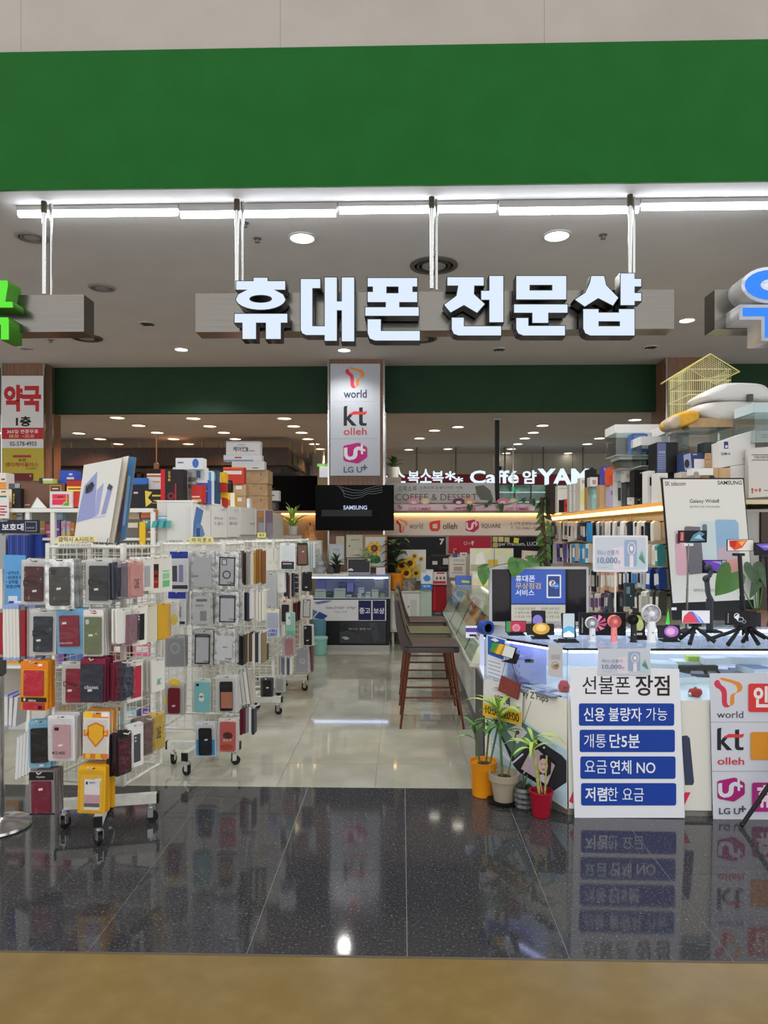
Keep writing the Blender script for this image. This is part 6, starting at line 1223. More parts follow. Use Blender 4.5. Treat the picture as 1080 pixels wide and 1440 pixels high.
# dark canopy and black board of the shop beyond
cv = thing('shop_canopy', 'dark brown wooden canopy frame of the shop beyond', 'canopy', (0, 0, 0))
p0 = PY(80, 630, 13.0); p1 = PY(405, 630, 13.0); zb = PY(405, 654, 13.0).z
MB().box(-9.5, 13.0, zb, p1.x, 13.25, p0.z).build('front_beam', DARKWOOD, cv)
MB().box(p1.x - .12, 13.25, zb + .02, p1.x, 19.0, p0.z - .02).build('side_beam', DARKWOOD, cv)
for k in range(9):
    MB().box(p1.x, 13.5 + k * .6, zb + .05, p1.x + .02, 14.05 + k * .6, p0.z - .06).build('side_panel', mat('3a3434', .4), cv)
for k, zz in enumerate((zb - .12, zb - .3)):
    MB().box(-9.5, 13.3 + .5 * k, zz, p1.x - .2, 13.4 + .5 * k, zz + .09).build('lower_beam', DARKWOOD, cv)
for k in range(6): MB().box(-7 + k * 1.0, 13.3, zb - .2, -6.92 + k * 1.0, 15.5, zb - .1).build('joist', DARKWOOD, cv)
MB().box(-9.5, 16.5, 0, p1.x - .1, 16.6, zb).build('back_board', mat('1d1310', .6), cv)
for i, px in enumerate((93, 101, 128, 158, 176, 197, 221, 233, 256, 285, 307, 312, 381, 407, 414, 425, 433, 443)):
    a = PY(px, 640, 13.6 if i % 2 else 14.4); t = thing('canopy_rod', 'thin pale rod hanging the dark canopy, %s from the left' % ordw(i), 'rod', (a.x, a.y, p0.z - .05), group='rods above the dark canopy')
    MB().cyl((0, 0, 0), (0, 0, 3.318 - p0.z + .05), .02, n=6).build('pole', mat('b49a84', .4, .5), t)
b = B('menu_board', 'plain black board between the cartons and the wood pillar', 'board', (376, 669, 446, 888), Y=11.2, t=.05, m=mat('060506', .7, 0, 0, .04)); b.done()
b = B('lit_sign', 'small pale lit sign left of the wood pillar', 'sign', (449, 656, 462, 671), Y=15, c='d4dce8', t=.05, emis=.7); b.done(); MB().box(-.01, .02, .3, .01, .04, 3.318 - b.O.z).build('hanger_rod', WHITEM, b.o)
b = cbox('green_sign', 'tiny green sign strip above the pale lit sign', (446, 652, 462, 656), 15.2, '3a8a5a', .03, cat='sign'); MB().box(-.01, .005, .02, .01, .025, 3.318 - b.O.z).build('hanger_rod', WHITEM, b.o)
q = PY(220, 655, 12.6); t = thing('pendant_lamp', 'small pendant lamp hanging before the dark canopy', 'lamp', q)
MB().cyl((0, 0, .05), (0, 0, 3.32 - q.z), .012, n=6).build('pole', mat('c49a78', .4), t); MB().lathe([(.05, -.06), (.05, .03), (.02, .06)], 12).build('shade', mat('b48a68', .4), t)

# ================================================================== BACK OF THE SHOP
YC = 9.45
bc = thing('back_counter', 'black and white glass display counter under the wall screen', 'counter', (0, 0, 0))
cx0, cx1 = PY(437, 900, YC).x, PY(548, 900, YC).x
zc = PY(490, 809, YC).z; zp = PY(490, 842, YC).z
MB().box(cx0, YC, .0, cx1, YC + .5, .06).build('plinth', mat('a5a5a2', .4, .4), bc)
MB().box(cx0, YC + .01, .06, cx1 - .01, YC + .5, zp).build('cabinet_body', mat('141416', .4), bc)
MB().box(cx0, YC + .02, zp, cx1, YC + .5, zp + .01).build('case_floor', mat('d8daee', .4), bc)
MB().box(cx0, YC, zp + .01, cx1, YC + .006, zc - .02).build('glass_pane', GLASS, bc); MB().box(cx0, YC + .48, zp + .01, cx1, YC + .49, zc - .02).build('back_panel', mat('b4b6dc', .5), bc)
MB().box(cx0, YC - .005, zc - .02, cx1 + .01, YC + .5, zc - .008).build('glass_top', GLASS, bc); MB().box(cx0, YC + .012, zc - .04, cx1 - .02, YC + .03, zc - .022).build('light_strip', mat('cfcfff', emis=7), bc)
MB().box(cx1 - .012, YC - .006, zp, cx1 + .012, YC + .5, zc).build('corner_post', mat('9a9a9c', .4, .5), bc)
MB().box(PY(420, 810, YC).x, YC - .06, zc - .006, PY(490, 810, YC).x, YC + .5, zc + .02).build('white_worktop', WHITEM, bc); MB().box(PY(490, 810, YC).x, YC - .02, zc - .006, cx1, YC + .5, zc + .005).build('lilac_worktop', mat('8a88a4', .4), bc)
for i, (x0, y0, x1, y1, c) in enumerate(((443, 829, 458, 842, 'd4d4d0'), (459, 832, 468, 842, '3a4240'), (470, 828, 485.5, 842, 'cfcdc4'), (487, 837, 494, 842, 'd0cec0'), (495, 837, 502, 842, '3a3a3a'), (503, 835, 508, 842, 'd8d6cc'), (514, 833, 521, 842, 'c9c8c0'), (523, 829, 532, 842, 'd2d0c6'), (535, 834, 541, 842, 'a09c8c'), (476, 819, 487, 828.5, '5a5a8a'), (488, 820, 497, 832, '9a9ae0'), (500, 819, 510, 826, '6a6aa0'), (504, 826, 512, 834, 'd8d8e4'), (446, 816, 457, 829, '8a8ad0'), (524, 825, 540, 829.5, 'b0aee8'))):
    cbox('boxed_phone', '%s small phone box in the glass of the back counter, %s in the display' % ('pale' if i % 3 else 'grey', ordw(i)), (x0, y0, x1, y1), YC + .06 + (.2 if i > 8 else 0) + .003 * i, c, .08, prints=[('r', x0 + 1, y0 + 2, x1 - 1.5, y0 + 3, '8a8a98')], group='boxed phones in the back counter')
b = B('price_strip', 'lit white strip sign with a small picture at the end of the glass case', 'sign', (525, 812, 541, 826), Y=YC + .03, c='6a6488', t=.004); b.rect(527, 817, 539, 826, '9a8a9c').rect(526, 813, 539, 815, 'c4c8e8').done()
b = B('counter_banner', 'white phone banner with two navy squares on the back counter', 'banner', (440, 843.5, 543, 873), Y=YC - .012, c='cfd1d4', t=.006)
b.poly([(441, 847), (456, 840.5 + 4), (468, 844.5), (460, 847.5), (447, 850)], '6a70a8').poly([(440, 857), (447, 860), (440, 868)], '5a7aa0').poly([(441, 869), (449, 860), (461, 866), (455, 871)], '34488a')
b.text('Galaxy Z Fold7 · Z Flip7', 458, 853, 500, 857, '3c3c44', .004).text('Galaxy AI폰', 470, 859, 488, 862, '7a7a84').rect(504, 844.5, 522, 872, '1d2150').rect(524, 844.5, 541.5, 872, '1d2150').text('중고', 505.5, 855, 520.5, 863, 'dcdce8', .02).text('보상', 525.5, 855, 540.5, 863, 'dcdce8', .02); b.done()
b = B('dark_poster', 'dark glossy car poster on the lower front of the back counter', 'poster', (477, 874, 542.5, 905), Y=YC - .006, c='2b2e33', t=.005, rough=.12)
b.poly([(478, 904), (478, 889), (490, 886), (505, 894), (512, 904)], '3a3e44').poly([(480, 896), (487, 895), (492, 898), (486, 900)], 'a0a2a6').text('하나은 결제 서비스', 490, 883, 529, 886, 'a8aab0'); b.poly([(520, 876), (530, 876), (534, 900), (526, 903)], '43474e'); b.done()
# wall screen
b = B('wall_screen', 'black wall-mounted TV screen with maker name and swirl lines', 'TV', (443.5, 682, 554, 746), Y=9.85, t=.05, m=mat('08090a', .3, 0, 0, .06))
b.rect(452, 717, 523, 726, '16261e', emis=.18)
b.text('SAMSUNG', 483, 711, 516, 716.5, 'c4ccf4', .018, emis=.95)
for k in range(4): b.line([(474 + 3 * k, 683 + 2.5 * k), (484, 686 + 4 * k), (496, 689 + 4 * k), (508, 690 + 3 * k), (516, 687 + 2.5 * k), (530, 683.5 + 3.5 * k), (538, 682.6 + 3 * k)], .7, '7a8280', emis=.35)
b.done(); MB().box(-.2, .05, .15, .2, .15, .45).build('wall_bracket', BLACKP, b.o)
# framed things on the pillar
YF = 9.965
b = B('pinned_card', 'small tilted cream card pinned to the wood pillar', 'card', (472.5, 754, 484, 765), Y=YF, c='cfc6b0', t=.01); b.ell(477.5, 758.5, .6, .6, '55504a').done()
b = B('plant_sketch', 'pale frame with a plant sketch on the wood pillar', 'picture', (463, 765, 484, 794), Y=YF, c='c4ccd2', t=.015); b.rect(465, 767, 482, 792, 'cdd4da').line([(472, 780), (475, 771), (478, 779)], .6, '9aa4ac').rect(468, 772, 478, 773, 'a8b0b8').done()
b = B('notice_board', 'cream notice board with a round knob on the wood pillar', 'notice board', (487, 752, 510.5, 784), Y=YF, c='cdc9b4', t=.02); b.text('MEMBER', 494, 758, 506.5, 760, '8a8674', .01).ell(491.5, 768, 1, 1.2, '2c2a28').text('LUCKY', 498, 775.5, 503, 777.5, 'e4e0d0').done()
b = B('sunflower_picture', 'oak framed picture of one big sunflower by the pillar', 'picture', (511, 752, 544, 798), Y=YF - .03, c='b48c5c', t=.03)
b.rect(514, 755, 541.5, 796, 'd0d4d4')
def sunflower(b, cx, cy, r, c1='e0a818', c2='5a3218'):
    for k in range(16):
        a = k * math.pi / 8; b.poly([(cx + r * .35 * math.cos(a - .3), cy + r * .35 * math.sin(a - .3)), (cx + r * .8 * math.cos(a - .15), cy + r * .8 * math.sin(a - .15)), (cx + r * math.cos(a), cy + r * math.sin(a)), (cx + r * .8 * math.cos(a + .15), cy + r * .8 * math.sin(a + .15)), (cx + r * .35 * math.cos(a + .3), cy + r * .35 * math.sin(a + .3))], c1 if k % 2 else 'ecc038')
    b.ell(cx, cy, r * .42, r * .42, c2).ell(cx, cy, r * .25, r * .25, '8a5a6a')
b.poly([(516, 784), (524, 780), (532, 781), (533, 792), (520, 792)], '3f8a4a').poly([(526, 786), (534, 782), (536, 790), (528, 793)], '2f7038').line([(526, 775), (526, 786)], 1.2, '4a7a3a'); sunflower(b, 526.5, 771, 11.5); b.done()
# laptop
q = PY(504, 808, YC + .1); t = thing('laptop', 'open silver laptop with dark screen on the back counter', 'laptop', q)
MB().box(-.155, -.1, 0, .155, .1, .014).build('base', mat('9a9aa0', .3, .5), t)
sc_ = MB().box(-.155, 0, 0, .155, .008, .2).build('screen_lid', mat('b4b4b8', .3, .3), t); sc_.location = (0, .1, .012); sc_.rotation_euler = (-.12, 0, 0)
MB().box(-.147, -.0015, .01, .147, 0, .192).build('display', mat('16141a', .08), sc_)
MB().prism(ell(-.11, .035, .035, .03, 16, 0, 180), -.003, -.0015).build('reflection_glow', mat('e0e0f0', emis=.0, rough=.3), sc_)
# small things on the back counter
q = PY(450, 807, YC + .08); t = thing('humidifier', 'grey round humidifier under a clear glass dome', 'humidifier', q)
MB().lathe([(.06, 0), (.07, .01), (.085, .05), (.085, .08), (.06, .11), (1e-6, .115)], 22).build('body', mat('a4a6ae', .35), t); MB().lathe([(.088, .085), (.086, .2), (.06, .25), (1e-6, .265)], 22).build('glass_dome', GLASS, t); MB().lathe([(.06, .12), (.055, .17), (1e-6, .18)], 18).build('tank', mat('b4b4ba', .3), t)
q = PY(464.5, 809, YC); t = thing('smart_speaker', 'small round charcoal speaker on the back counter', 'speaker', q); MB().ball((0, 0, .055), .055, 18, sc=(1, .75, 1)).build('body', mat('4a4a4e', .7), t); MB().lathe([(.035, 0), (.04, .008), (1e-6, .01)], 14).build('foot', BLACKP, t)
def smallplant(lab, px, py, Y, pr, ph, c, n, L, w, m, up=.9, cat='plant'):
    q = PY(px, py, Y); t = thing('potted_plant', lab, cat, q)
    MB().lathe([(pr * .75, 0), (pr * .8, .004), (pr, ph), (pr * .9, ph), (pr * .85, ph * .9), (1e-6, ph * .9)], 18).build('pot', mat(c, .5), t)
    tuft(t, Vector((0, 0, ph)), n, L, w, m, up, 1.1)
    if n > 8: tuft(t, Vector((0, 0, ph + L * .25)), n // 2, L * .8, w, m, 1.3, .6)
    return t
smallplant('small dark potted plant beside the humidifier', 473, 806, YC + .14, .06, .12, '26231f', 12, .17, .035, LEAFD)
smallplant('white and green variegated plant behind the laptop', 515, 803, YC + .27, .055, .13, '4a4038', 14, .2, .06, noisy('leaf_variegated', '5f8a4a', 'd8d8b0', 16, .4))
smallplant('bushy green plant beside the wall screen on the left', 412, 752, YC + .3, .07, .12, 'd0d0cc', 14, .3, .05, LEAFY)
cbox('storage_rack', 'pale storage box under the bushy plant on the back shelf', (396, 753, 424, 806), YC + .22, 'c2beb4', .2, prints=[('r', 398, 770, 422, 771, '9a968c')], cat='box')
cbox('white_box', 'small white box lit at the right end of the back counter', (529, 798.5, 541.5, 808), YC + .1, 'd4d4dc', .1, cat='box')
q = PY(436, 759, YC + .4); t = thing('woven_lamp', 'copper woven cone lamp shade left of the pillar', 'lamp', q); MB().lathe([(.1, .0), (.055, .16), (.07, .2), (1e-6, .2)], 16).build('shade', noisy('copper_weave', 'a8683c', 'd89a62', 30, .6), t); MB().lathe([(.1, -.02), (.11, -.02), (.11, 0), (.1, 0)], 16).build('rim', mat('c98a58', .5), t)
MB().cyl((0, 0, .2), (0, 0, .235), .01, n=8).build('stem', mat('3a2a20', .5), t)
cbox('white_organizer', 'white plastic organizer left of the pillar frames', (425, 760, 452, 806), YC + .2, 'c9cac8', .15, prints=[('r', 441, 766, 451, 800, 'd6d6d4'), ('e', 447, 776, 3.5, 5, 'b4b4b4'), ('r', 430, 770, 438, 771, '9a9a98')], cat='organizer')
# bins
q = PZ(450, 920.5, 0.0); t = thing('waste_bin', 'mint green round waste bin at the end of the racks', 'bin', q); MB().lathe([(.075, 0), (.08, .005), (.096, .215), (.1, .218), (.1, .225), (.09, .225), (.086, .21), (.07, .01), (1e-6, .01)], 24).build('body', mat('7fb3a8', .4), t)
MB().lathe([(.0985, .2), (.103, .205), (.103, .226), (.0985, .228)], 24).build('rim', mat('8fc0b6', .4), t)
q = PZ(448, 916.5, 0.0); t = thing('stool_pouf', 'dusty blue rounded stool behind the mint bin', 'stool', q); MB().lathe([(.08, 0), (.095, .02), (.1, .39), (.09, .42), (.02, .425), (1e-6, .425)], 22).build('cushion', mat('4d7888', .6), t); MB().lathe([(.099, .2), (.101, .205), (.099, .21)], 22).build('seam_band', mat('3d6474', .6), t)
# stools ----------------------------------------------------------------
def stool(lab, Y, x, c, legs='6b3c2a', dy=0):
    t = thing('bar_stool', lab, 'stool', (x, Y, 0))
    m = noisy('seat_' + c, c, c, 8, .5); lm = mat(legs, .25, .6)
    s = MB(); s.add([], [])
    # seat facing +x
    pts = rrect(0.02, -.2, .46, .2, .05, 4); n = len(pts)
    s.add([(x_, y_, .60) for x_, y_ in pts] + [(x_ * 1.0, y_, .645) for x_, y_ in pts] + [(.24 + (x_ - .24) * .93, y_ * .93, .665) for x_, y_ in pts], [list(range(n))[::-1], [2 * n + i for i in range(n)]] + [[i, (i + 1) % n, n + (i + 1) % n, n + i] for i in range(n)] + [[n + i, n + (i + 1) % n, 2 * n + (i + 1) % n, 2 * n + i] for i in range(n)]); s.smooth = True
    s.build('seat', m, t)
    bk = MB(); P = [(.10, .61), (.0, .62), (-.045, .80), (-.06, 1.0), (-.045, 1.02), (-.02, 1.01), (.0, .90), (.04, .75)]
    n = len(P); ys = (-.19, -.16, .16, .19); ws = (.86, 1, 1, .86)
    cx_ = sum(p[0] for p in P) / n; cz_ = sum(p[1] for p in P) / n
    for y_, k in zip(ys, ws): bk.add([(cx_ + (p[0] - cx_) * (k if abs(p[1] - cz_) > .1 else 1), y_, cz_ + (p[1] - cz_) * (k * .04 + .96)) for p in P], [])
    bk.f += [list(range(n)), [3 * n + i for i in range(n)][::-1]]; bk.m += [0, 0]
    for r_ in range(3):
        for i in range(n): bk.f.append([r_ * n + i, r_ * n + n + i, r_ * n + n + (i + 1) % n, r_ * n + (i + 1) % n]); bk.m.append(0)
    bk.smooth = True; bk.build('backrest', m, t)
    MB().tube([(.02, -.201, .645), (.44, -.201, .645)], .004, 5).build('piping', mat('17120f', .5), t); MB().tube([(.095, -.192, .63), (.035, -.192, .75), (-.005, -.192, .90), (-.03, -.19, 1.0)], .004, 5).build('piping', mat('17120f', .5), t)
    feet = [(-.01, -.22), (-.01, .22), (.49, -.22), (.49, .22)]; tops = [(.06, -.15), (.06, .15), (.40, -.15), (.40, .15)]
    for (fx_, fy_), (tx_, ty_) in zip(feet, tops): MB().cyl((fx_, fy_, 0), (tx_, ty_, .6), .009, .014, 8).build('leg', lm, t)
    for a, b_, z in ((0, 2, .24), (1, 3, .24), (0, 1, .33), (2, 3, .19)):
        u = z / .6; A_ = Vector(feet[a]).lerp(Vector(tops[a]), u); B_ = Vector(feet[b_]).lerp(Vector(tops[b_]), u); MB().cyl((A_.x, A_.y, z), (B_.x, B_.y, z), .008, n=8).build('footrest_bar', lm, t)
    return t
stool('dark brown leather bar stool with copper legs, nearest of three', 5.86, .0, '3d3130')
stool('olive green bar stool with copper legs, between two brown ones', 6.62, -.01, '55583a')
stool('dark brown leather bar stool, furthest of three', 7.42, .0, '40302e')
# far back right: cabinet, fridge, lamp, boards ------------------------------------------
YD = 9.75
b = B('lightbox_sign', 'long backlit white wall sign with three carrier logos and phone number', 'sign', (541.5, 724.5, 776, 753), Y=10.33, c='ddd0c4', t=.025)
logo_t(b, 557, 730, 573, 749, 'd0382c', 'e88a4a'); b.text('world', 575.5, 735.5, 594.5, 743.5, '5a5250', .0)
b.poly([(604, 735), (608, 733), (619.5, 731.5), (619, 735), (619, 743), (616, 747), (607, 747), (604, 743)], 'dd4530').poly([(608.5, 737), (615, 736.5), (615, 743), (608.5, 743)], 'ddd0c4'); b.text('olleh', 623, 735.5, 643, 744, '3a3432', .01)
logo_u(b, 654.5, 730.5, 673.5, 748.5, 'c42566', 'e8dcd8'); b.text('SQUARE', 677, 736.5, 704, 743.5, '3a3432', .0)
b.text('K 즈역 양재하나로점', 718, 734, 760, 738.5, '5a4a42').text('T. 02-3461-0604', 718, 740.5, 763, 744.5, '5a4a42'); b.done()
b = B('black_signboard', 'black wall panel with white number seven', 'panel', (545, 755, 627, 812), Y=10.34, c='19191e', t=.015); b.text('7', 618.5, 758, 624, 765.5, 'd8d8dc', .04).line([(570, 763), (585, 774)], .5, '5a5a60').done()
b = B('red_signboard', 'red wall panel with small white emblem', 'panel', (631, 754.5, 690, 778), Y=10.34, c='b2253a', t=.015); b.ring(654.5, 764, 2.4, 2.4, .7, 'd8c0c4').text('Giro', 658, 762.5, 663, 765.5, 'd8c0c4').ell(664.5, 762.5, 1.8, 2, 'd8c0c4').rect(663.8, 764, 665.2, 767, 'd8c0c4').done()
b = B('black_shopfront_board', 'black board with white lettering behind the sticky notes', 'board', (692, 754.5, 778, 784), Y=10.34, c='15151a', t=.015); b.text('Super Premium, LUCKY', 696, 762, 762, 769, 'd4d4d8', .004).done()
for i, (x, y, c, r) in enumerate(((693, 755, 'c8bc7a', 0), (701, 755, 'd0c684', 0), (709.5, 755.5, 'c4b878', 0), (693, 763, 'b8ac70', 0), (722, 756, 'dcdc3a', 1))):
    b = B('sticky_note', ('yellow note sheet on the black board, %s from the left' % ordw(i)) if i < 4 else 'bright tilted yellow note on the black board', 'note', [(x, y + 7), (x + 7, y + 7 + r), (x + 7 + r, y + r), (x + r, y)], Y=10.32, c=c, t=.002, rough=.7, group='notes on the black board'); b.done()
b = B('whiteboard', 'white planning board with yellow notes behind the monitor', 'whiteboard', (661, 771, 722, 818), Y=9.15, c='cfd2c4', t=.02)
for (x, y) in ((671, 774), (683, 773), (697, 773), (710, 772)): b.rect(x, y, x + 7, y + 6.5, 'd8da8a')
b.rect(686, 787, 700, 796, 'c9a838').line([(695, 772), (695, 800)], .8, '4a4a46').rect(662, 794, 690, 803, 'a8a48a').poly([(670, 780), (678, 776), (684, 793), (668, 794)], 'e2e4e0'); b.done()
b = B('tote_bag', 'cream tote bag with upside-down black greeting words', 'bag', [(733, 819), (771, 819), (768, 776), (735, 774)], Y=9.0, c='c9beb0', t=.06)
b.text('NICE DAY', 738, 781, 764, 786, '2a2624', .03, turn=math.pi).text('HAVE A', 744, 788, 768, 794, '2a2624', .03, turn=math.pi); b.done(); MB().tube([(-.1, .03, .26), (-.09, .03, .32), (-.04, .03, .33), (-.02, .03, .27)], .008, 6).build('strap', mat('c9beb0', .7), b.o)
# cabinet with plants
q0 = PY(549, 905, YD); q1 = PY(592, 905, YD); wz = PY(570, 831, YD).z
cb = thing('white_cabinet', 'white two-door cabinet on legs behind the bar stools', 'cabinet', (q0.x, YD, 0)); W_ = q1.x - q0.x
MB().box(0, 0, .2, W_, .35, wz - .02).build('cabinet_body', mat('c9cac6', .4), cb); MB().box(-.02, -.02, wz - .02, W_ + .02, .37, wz).build('worktop', noisy('stone_top', 'b4aca0', 'cbc4b8', 8, .5), cb)
for k in (0, 1):
    d = MB().box(.02 + k * W_ / 2, -.015, .23, W_ / 2 * (k + 1) - .02, 0, wz - .05).build('door', mat('d0d1ce', .4), cb); MB().box(.06 + k * W_ / 2, -.018, .3, W_ / 2 * (k + 1) - .06, -.015, wz - .12).build('door_panel', mat('b8bab6', .4), d); MB().ball((W_ / 2 + (.04 if k else -.04), -.025, .55), .012, 8).build('knob', CHROME, d)
    for y_ in (.03, .3): MB().box(.02 + k * (W_ - .06), y_, 0, .05 + k * (W_ - .06), y_ + .03, .2).build('leg', mat('c4c4c0', .4), cb)
q = PY(557, 829, YD + .08); t = thing('potted_plant', 'tall dark leafed plant in an orange pot on the white cabinet', 'plant', q)
MB().lathe([(.075, 0), (.08, .005), (.098, .19), (.108, .19), (.11, .225), (.1, .225), (.095, .2), (1e-6, .2)], 22).build('pot', mat('d98320', .4), t); MB().tube([(0, 0, .2), (.005, 0, .45), (-.01, 0, .62)], .01, 6).build('stalk', LEAFD, t)
for z in (.34, .48, .62): tuft(t, Vector((0, 0, z)), 8, .22, .085, LEAFD, .7, 1.4)
b = B('sunflower_canvas', 'white canvas painted with sunflowers on the white cabinet', 'picture', (556, 773, 599, 817), Y=YD + .3, c='cfd2d0', t=.025)
sunflower(b, 583, 782, 5, 'd8b030'); sunflower(b, 592, 786, 4.5, 'd8b83a'); b.poly([(560, 800), (570, 795), (568, 810), (560, 812)], '8a9a4a').poly([(580, 795), (592, 792), (590, 812), (580, 814)], 'c9c07a'); b.done()
for i, (px, py, r, l) in enumerate(((565, 795, 9, 'left'), (576.5, 792, 9.5, 'upper'), (571.5, 806, 8.5, 'lower front'), (585, 806, 6, 'right'))):
    q = PY(px, py, YD + .16 - .02 * i); t = thing('sunflower', 'yellow artificial sunflower with dark centre, %s one of the bunch' % l, 'flower', q); R = r * YD / 1000
    Fm = Matrix.Rotation(math.pi / 2, 4, 'X')
    MB().lathe([(R * .45, 0), (R * .4, .015), (1e-6, .02)], 14, mx=Fm).build('flower_center', mat('4a2a16', .8), t)
    p0_ = None
    for k in range(14):
        a = 2 * math.pi * k / 14; mxp = Matrix.Rotation(a, 4, 'Y')
        if p0_ is None: p0_ = MB().add([(-R * .1, 0, R * .35), (R * .1, 0, R * .35), (R * .17, -.012, R * .72), (0, -.004, R * 1.02), (-R * .17, -.012, R * .72)], [(0, 1, 2, 3, 4)]).build('petal', mat('e0b022', .5), t); pt = p0_
        else: pt = child(p0_, t)
        pt.rotation_euler = (0, a, 0)
    MB().tube([(0, .02, 0), (0, .03, -.14)], .006, 5).build('stem', LEAF, t)
q = PY(574, 831, YD + .12); t = thing('bark_basket', 'rough grey bark basket holding the sunflowers', 'basket', q); MB().lathe([(.09, 0), (.1, .01), (.11, .16), (.1, .16), (.09, .02), (1e-6, .02)], 16).build('body', noisy('bark', '6a5f54', 'a49a8c', 26, .9, bump=.4), t); MB().lathe([(.112, .14), (.116, .15), (.112, .16)], 16).build('rim', mat('8a7c6c', .8), t)
cbox('mint_pillar_box', 'tall pale mint box standing right of the white cabinet', (592, 829, 607, 905), YD - .05, 'a9bcb0', .2, cat='box')
cbox('bird_logo_card', 'white card with a blue bird-like mark on the mint box', (592, 805, 608, 829), YD - .1, 'cfd4d8', .02, prints=[('p', [(595, 812), (600, 808), (602, 809), (605, 811), (605.5, 815), (602, 818), (597, 817)], '3f86c8'), ('r', 592, 821, 608, 829, '3478c0'), ('t', '행복', 595, 823, 605, 826, 'd0dcec')], cat='card')
cbox('red_fridge', 'glossy red little fridge beside the mint box', (607, 822, 628, 860), YD, '8f0f1a', .3, prints=[('r', 610, 824, 612, 858, 'b02a34')], cat='fridge'); cbox('fridge_base', 'dark grey metal base under the red fridge', (607, 860.5, 627, 878), YD, '4a4a4c', .3, prints=[('r', 612, 862, 620, 863, '9a9a9c')], cat='base')
cbox('photo_booth_box', 'white box with small face pictures on the red fridge', (608, 805, 628, 822), YD - .04, 'd0ccc8', .15, prints=[('r', 609, 817, 627, 821, 'b8303c'), ('r', 613, 811, 616, 815, '6a6260'), ('r', 618, 811, 621, 815, '6a6260'), ('r', 623, 811, 626, 815, '6a6260'), ('r', 614, 805, 625, 807, 'a83a44')], cat='box')
q = PY(604, 805, YD - .05); t = thing('desk_lamp', 'black desk lamp with a long flat head over the red fridge', 'lamp', q)
MB().box(-.05, -.03, 0, .05, .03, .04).build('base', mat('c9cac8', .4), t); MB().tube([(0, 0, .04), (.0, 0, .15), (.03, 0, .23)], .008, 6).build('arm', BLACKP, t); MB().box(.02, -.02, .225, .28, .02, .243).build('lamp_head', mat('2a2a2c', .3), t)
cbox('black_printer', 'black printer box with white labels behind the desk lamp', (600, 782, 632, 803), YD + .35, '1c1c1f', .2, prints=[('r', 608, 789, 615, 794, 'c8c8ca'), ('r', 623, 785, 631, 794, 'c4c4c4'), ('r', 617, 798, 631, 799, '4a4a4e')], cat='printer')
cbox('white_rack_box', 'white letter organizer full of papers right of the desk lamp', (632, 784, 655, 812), YD - .05, 'cbc8c2', .2, prints=[('r', 637, 786, 653, 790, 'b4b0aa'), ('r', 637, 793, 653, 794.5, '8a8680'), ('r', 638, 797, 650, 803, 'a89088'), ('r', 636, 805, 651, 806, '8a8680')], cat='organizer')
q = PY(640, 784, YD - .02); t = thing('pen_cup', 'blue cup of pens with an orange flower on the organizer', 'cup', q); MB().lathe([(.03, 0), (.033, .05), (.028, .05), (.026, .005), (1e-6, .005)], 14).build('cup', mat('3a5a9a', .4), t)
for k, c in enumerate(('d0d0d0', 'b03030', '2a2a2c')): MB().cyl((.01 * k - .01, 0, .01), (.03 * k - .02, .01, .1 + .01 * k), .004, n=5).build('pen', mat(c, .4), t)
MB().ball((.0, 0, .11), .02, 8, sc=(1.4, 1, .8)).build('flower_head', mat('c8642a', .6), t)
cbox('name_plate', 'small white name plate on the printer corner', (647, 777, 657, 783), YD + .1, 'd0d0d0', .02, prints=[('r', 649, 779, 655, 781, '8a8a8c')], cat='plate')
cbox('paper_pile', 'blue and lime folded poster heap on the rear counter', (641, 810, 664, 822.5), 8.6, '4a68b8', .12, prints=[('p', [(649, 816), (661, 817), (660, 820), (649, 819)], 'b4cc3a')], cat='papers')
cbox('pastel_papers', 'pile of pastel leaflets on the rear counter before the whiteboard', (664, 806, 690, 825), 8.4, 'c8c4a8', .12, prints=[('r', 666, 808, 678, 813, 'd0d0d4'), ('r', 676, 815, 689, 825, 'd4d08a')], cat='papers')
b = B('carrier_sticker_board', 'white board with magenta and red round carrier marks behind the monitor', 'board', (660, 836, 690, 866), Y=8.175, c='d4cfca', t=.02); b.ell(668, 847, 6, 8, 'c04a7a').text('L', 666, 843, 670, 851, 'e4dce0', .05).ring(679, 848, 3, 3.5, 1, 'b07a4a').rect(672, 858, 690, 866, 'd08a5a').done()
# climbing plant
q = PY(765, 800, 9.0); t = thing('climbing_plant', 'leafy vine climbing a rough brown pole at the end of the lit wall', 'plant', q)
MB().lathe([(.10, -.02), (.12, -.02), (.12, .02), (.1, .02)], 14).build('pot_rim', mat('5a4a3a', .6), t)
MB().tube([(0, 0, -.9), (.02, 0, 0), (.0, 0, .4), (-.03, 0, .7), (-.02, 0, .9)], .03, 8).build('moss_pole', noisy('coir', '3a2c20', '5f4c38', 40, .95, bump=.5), t)
random.seed(3)
for k in range(20):
    z = -.05 + k * .048; s = 1 if k % 2 else -1; b0 = Vector((s * .03, -.02, z)); leaf_at(t, b0, b0 + Vector((s * random.uniform(.04, .10), -.03, -random.uniform(.04, .1))), random.uniform(.05, .085), LEAF if k % 3 else LEAFD)
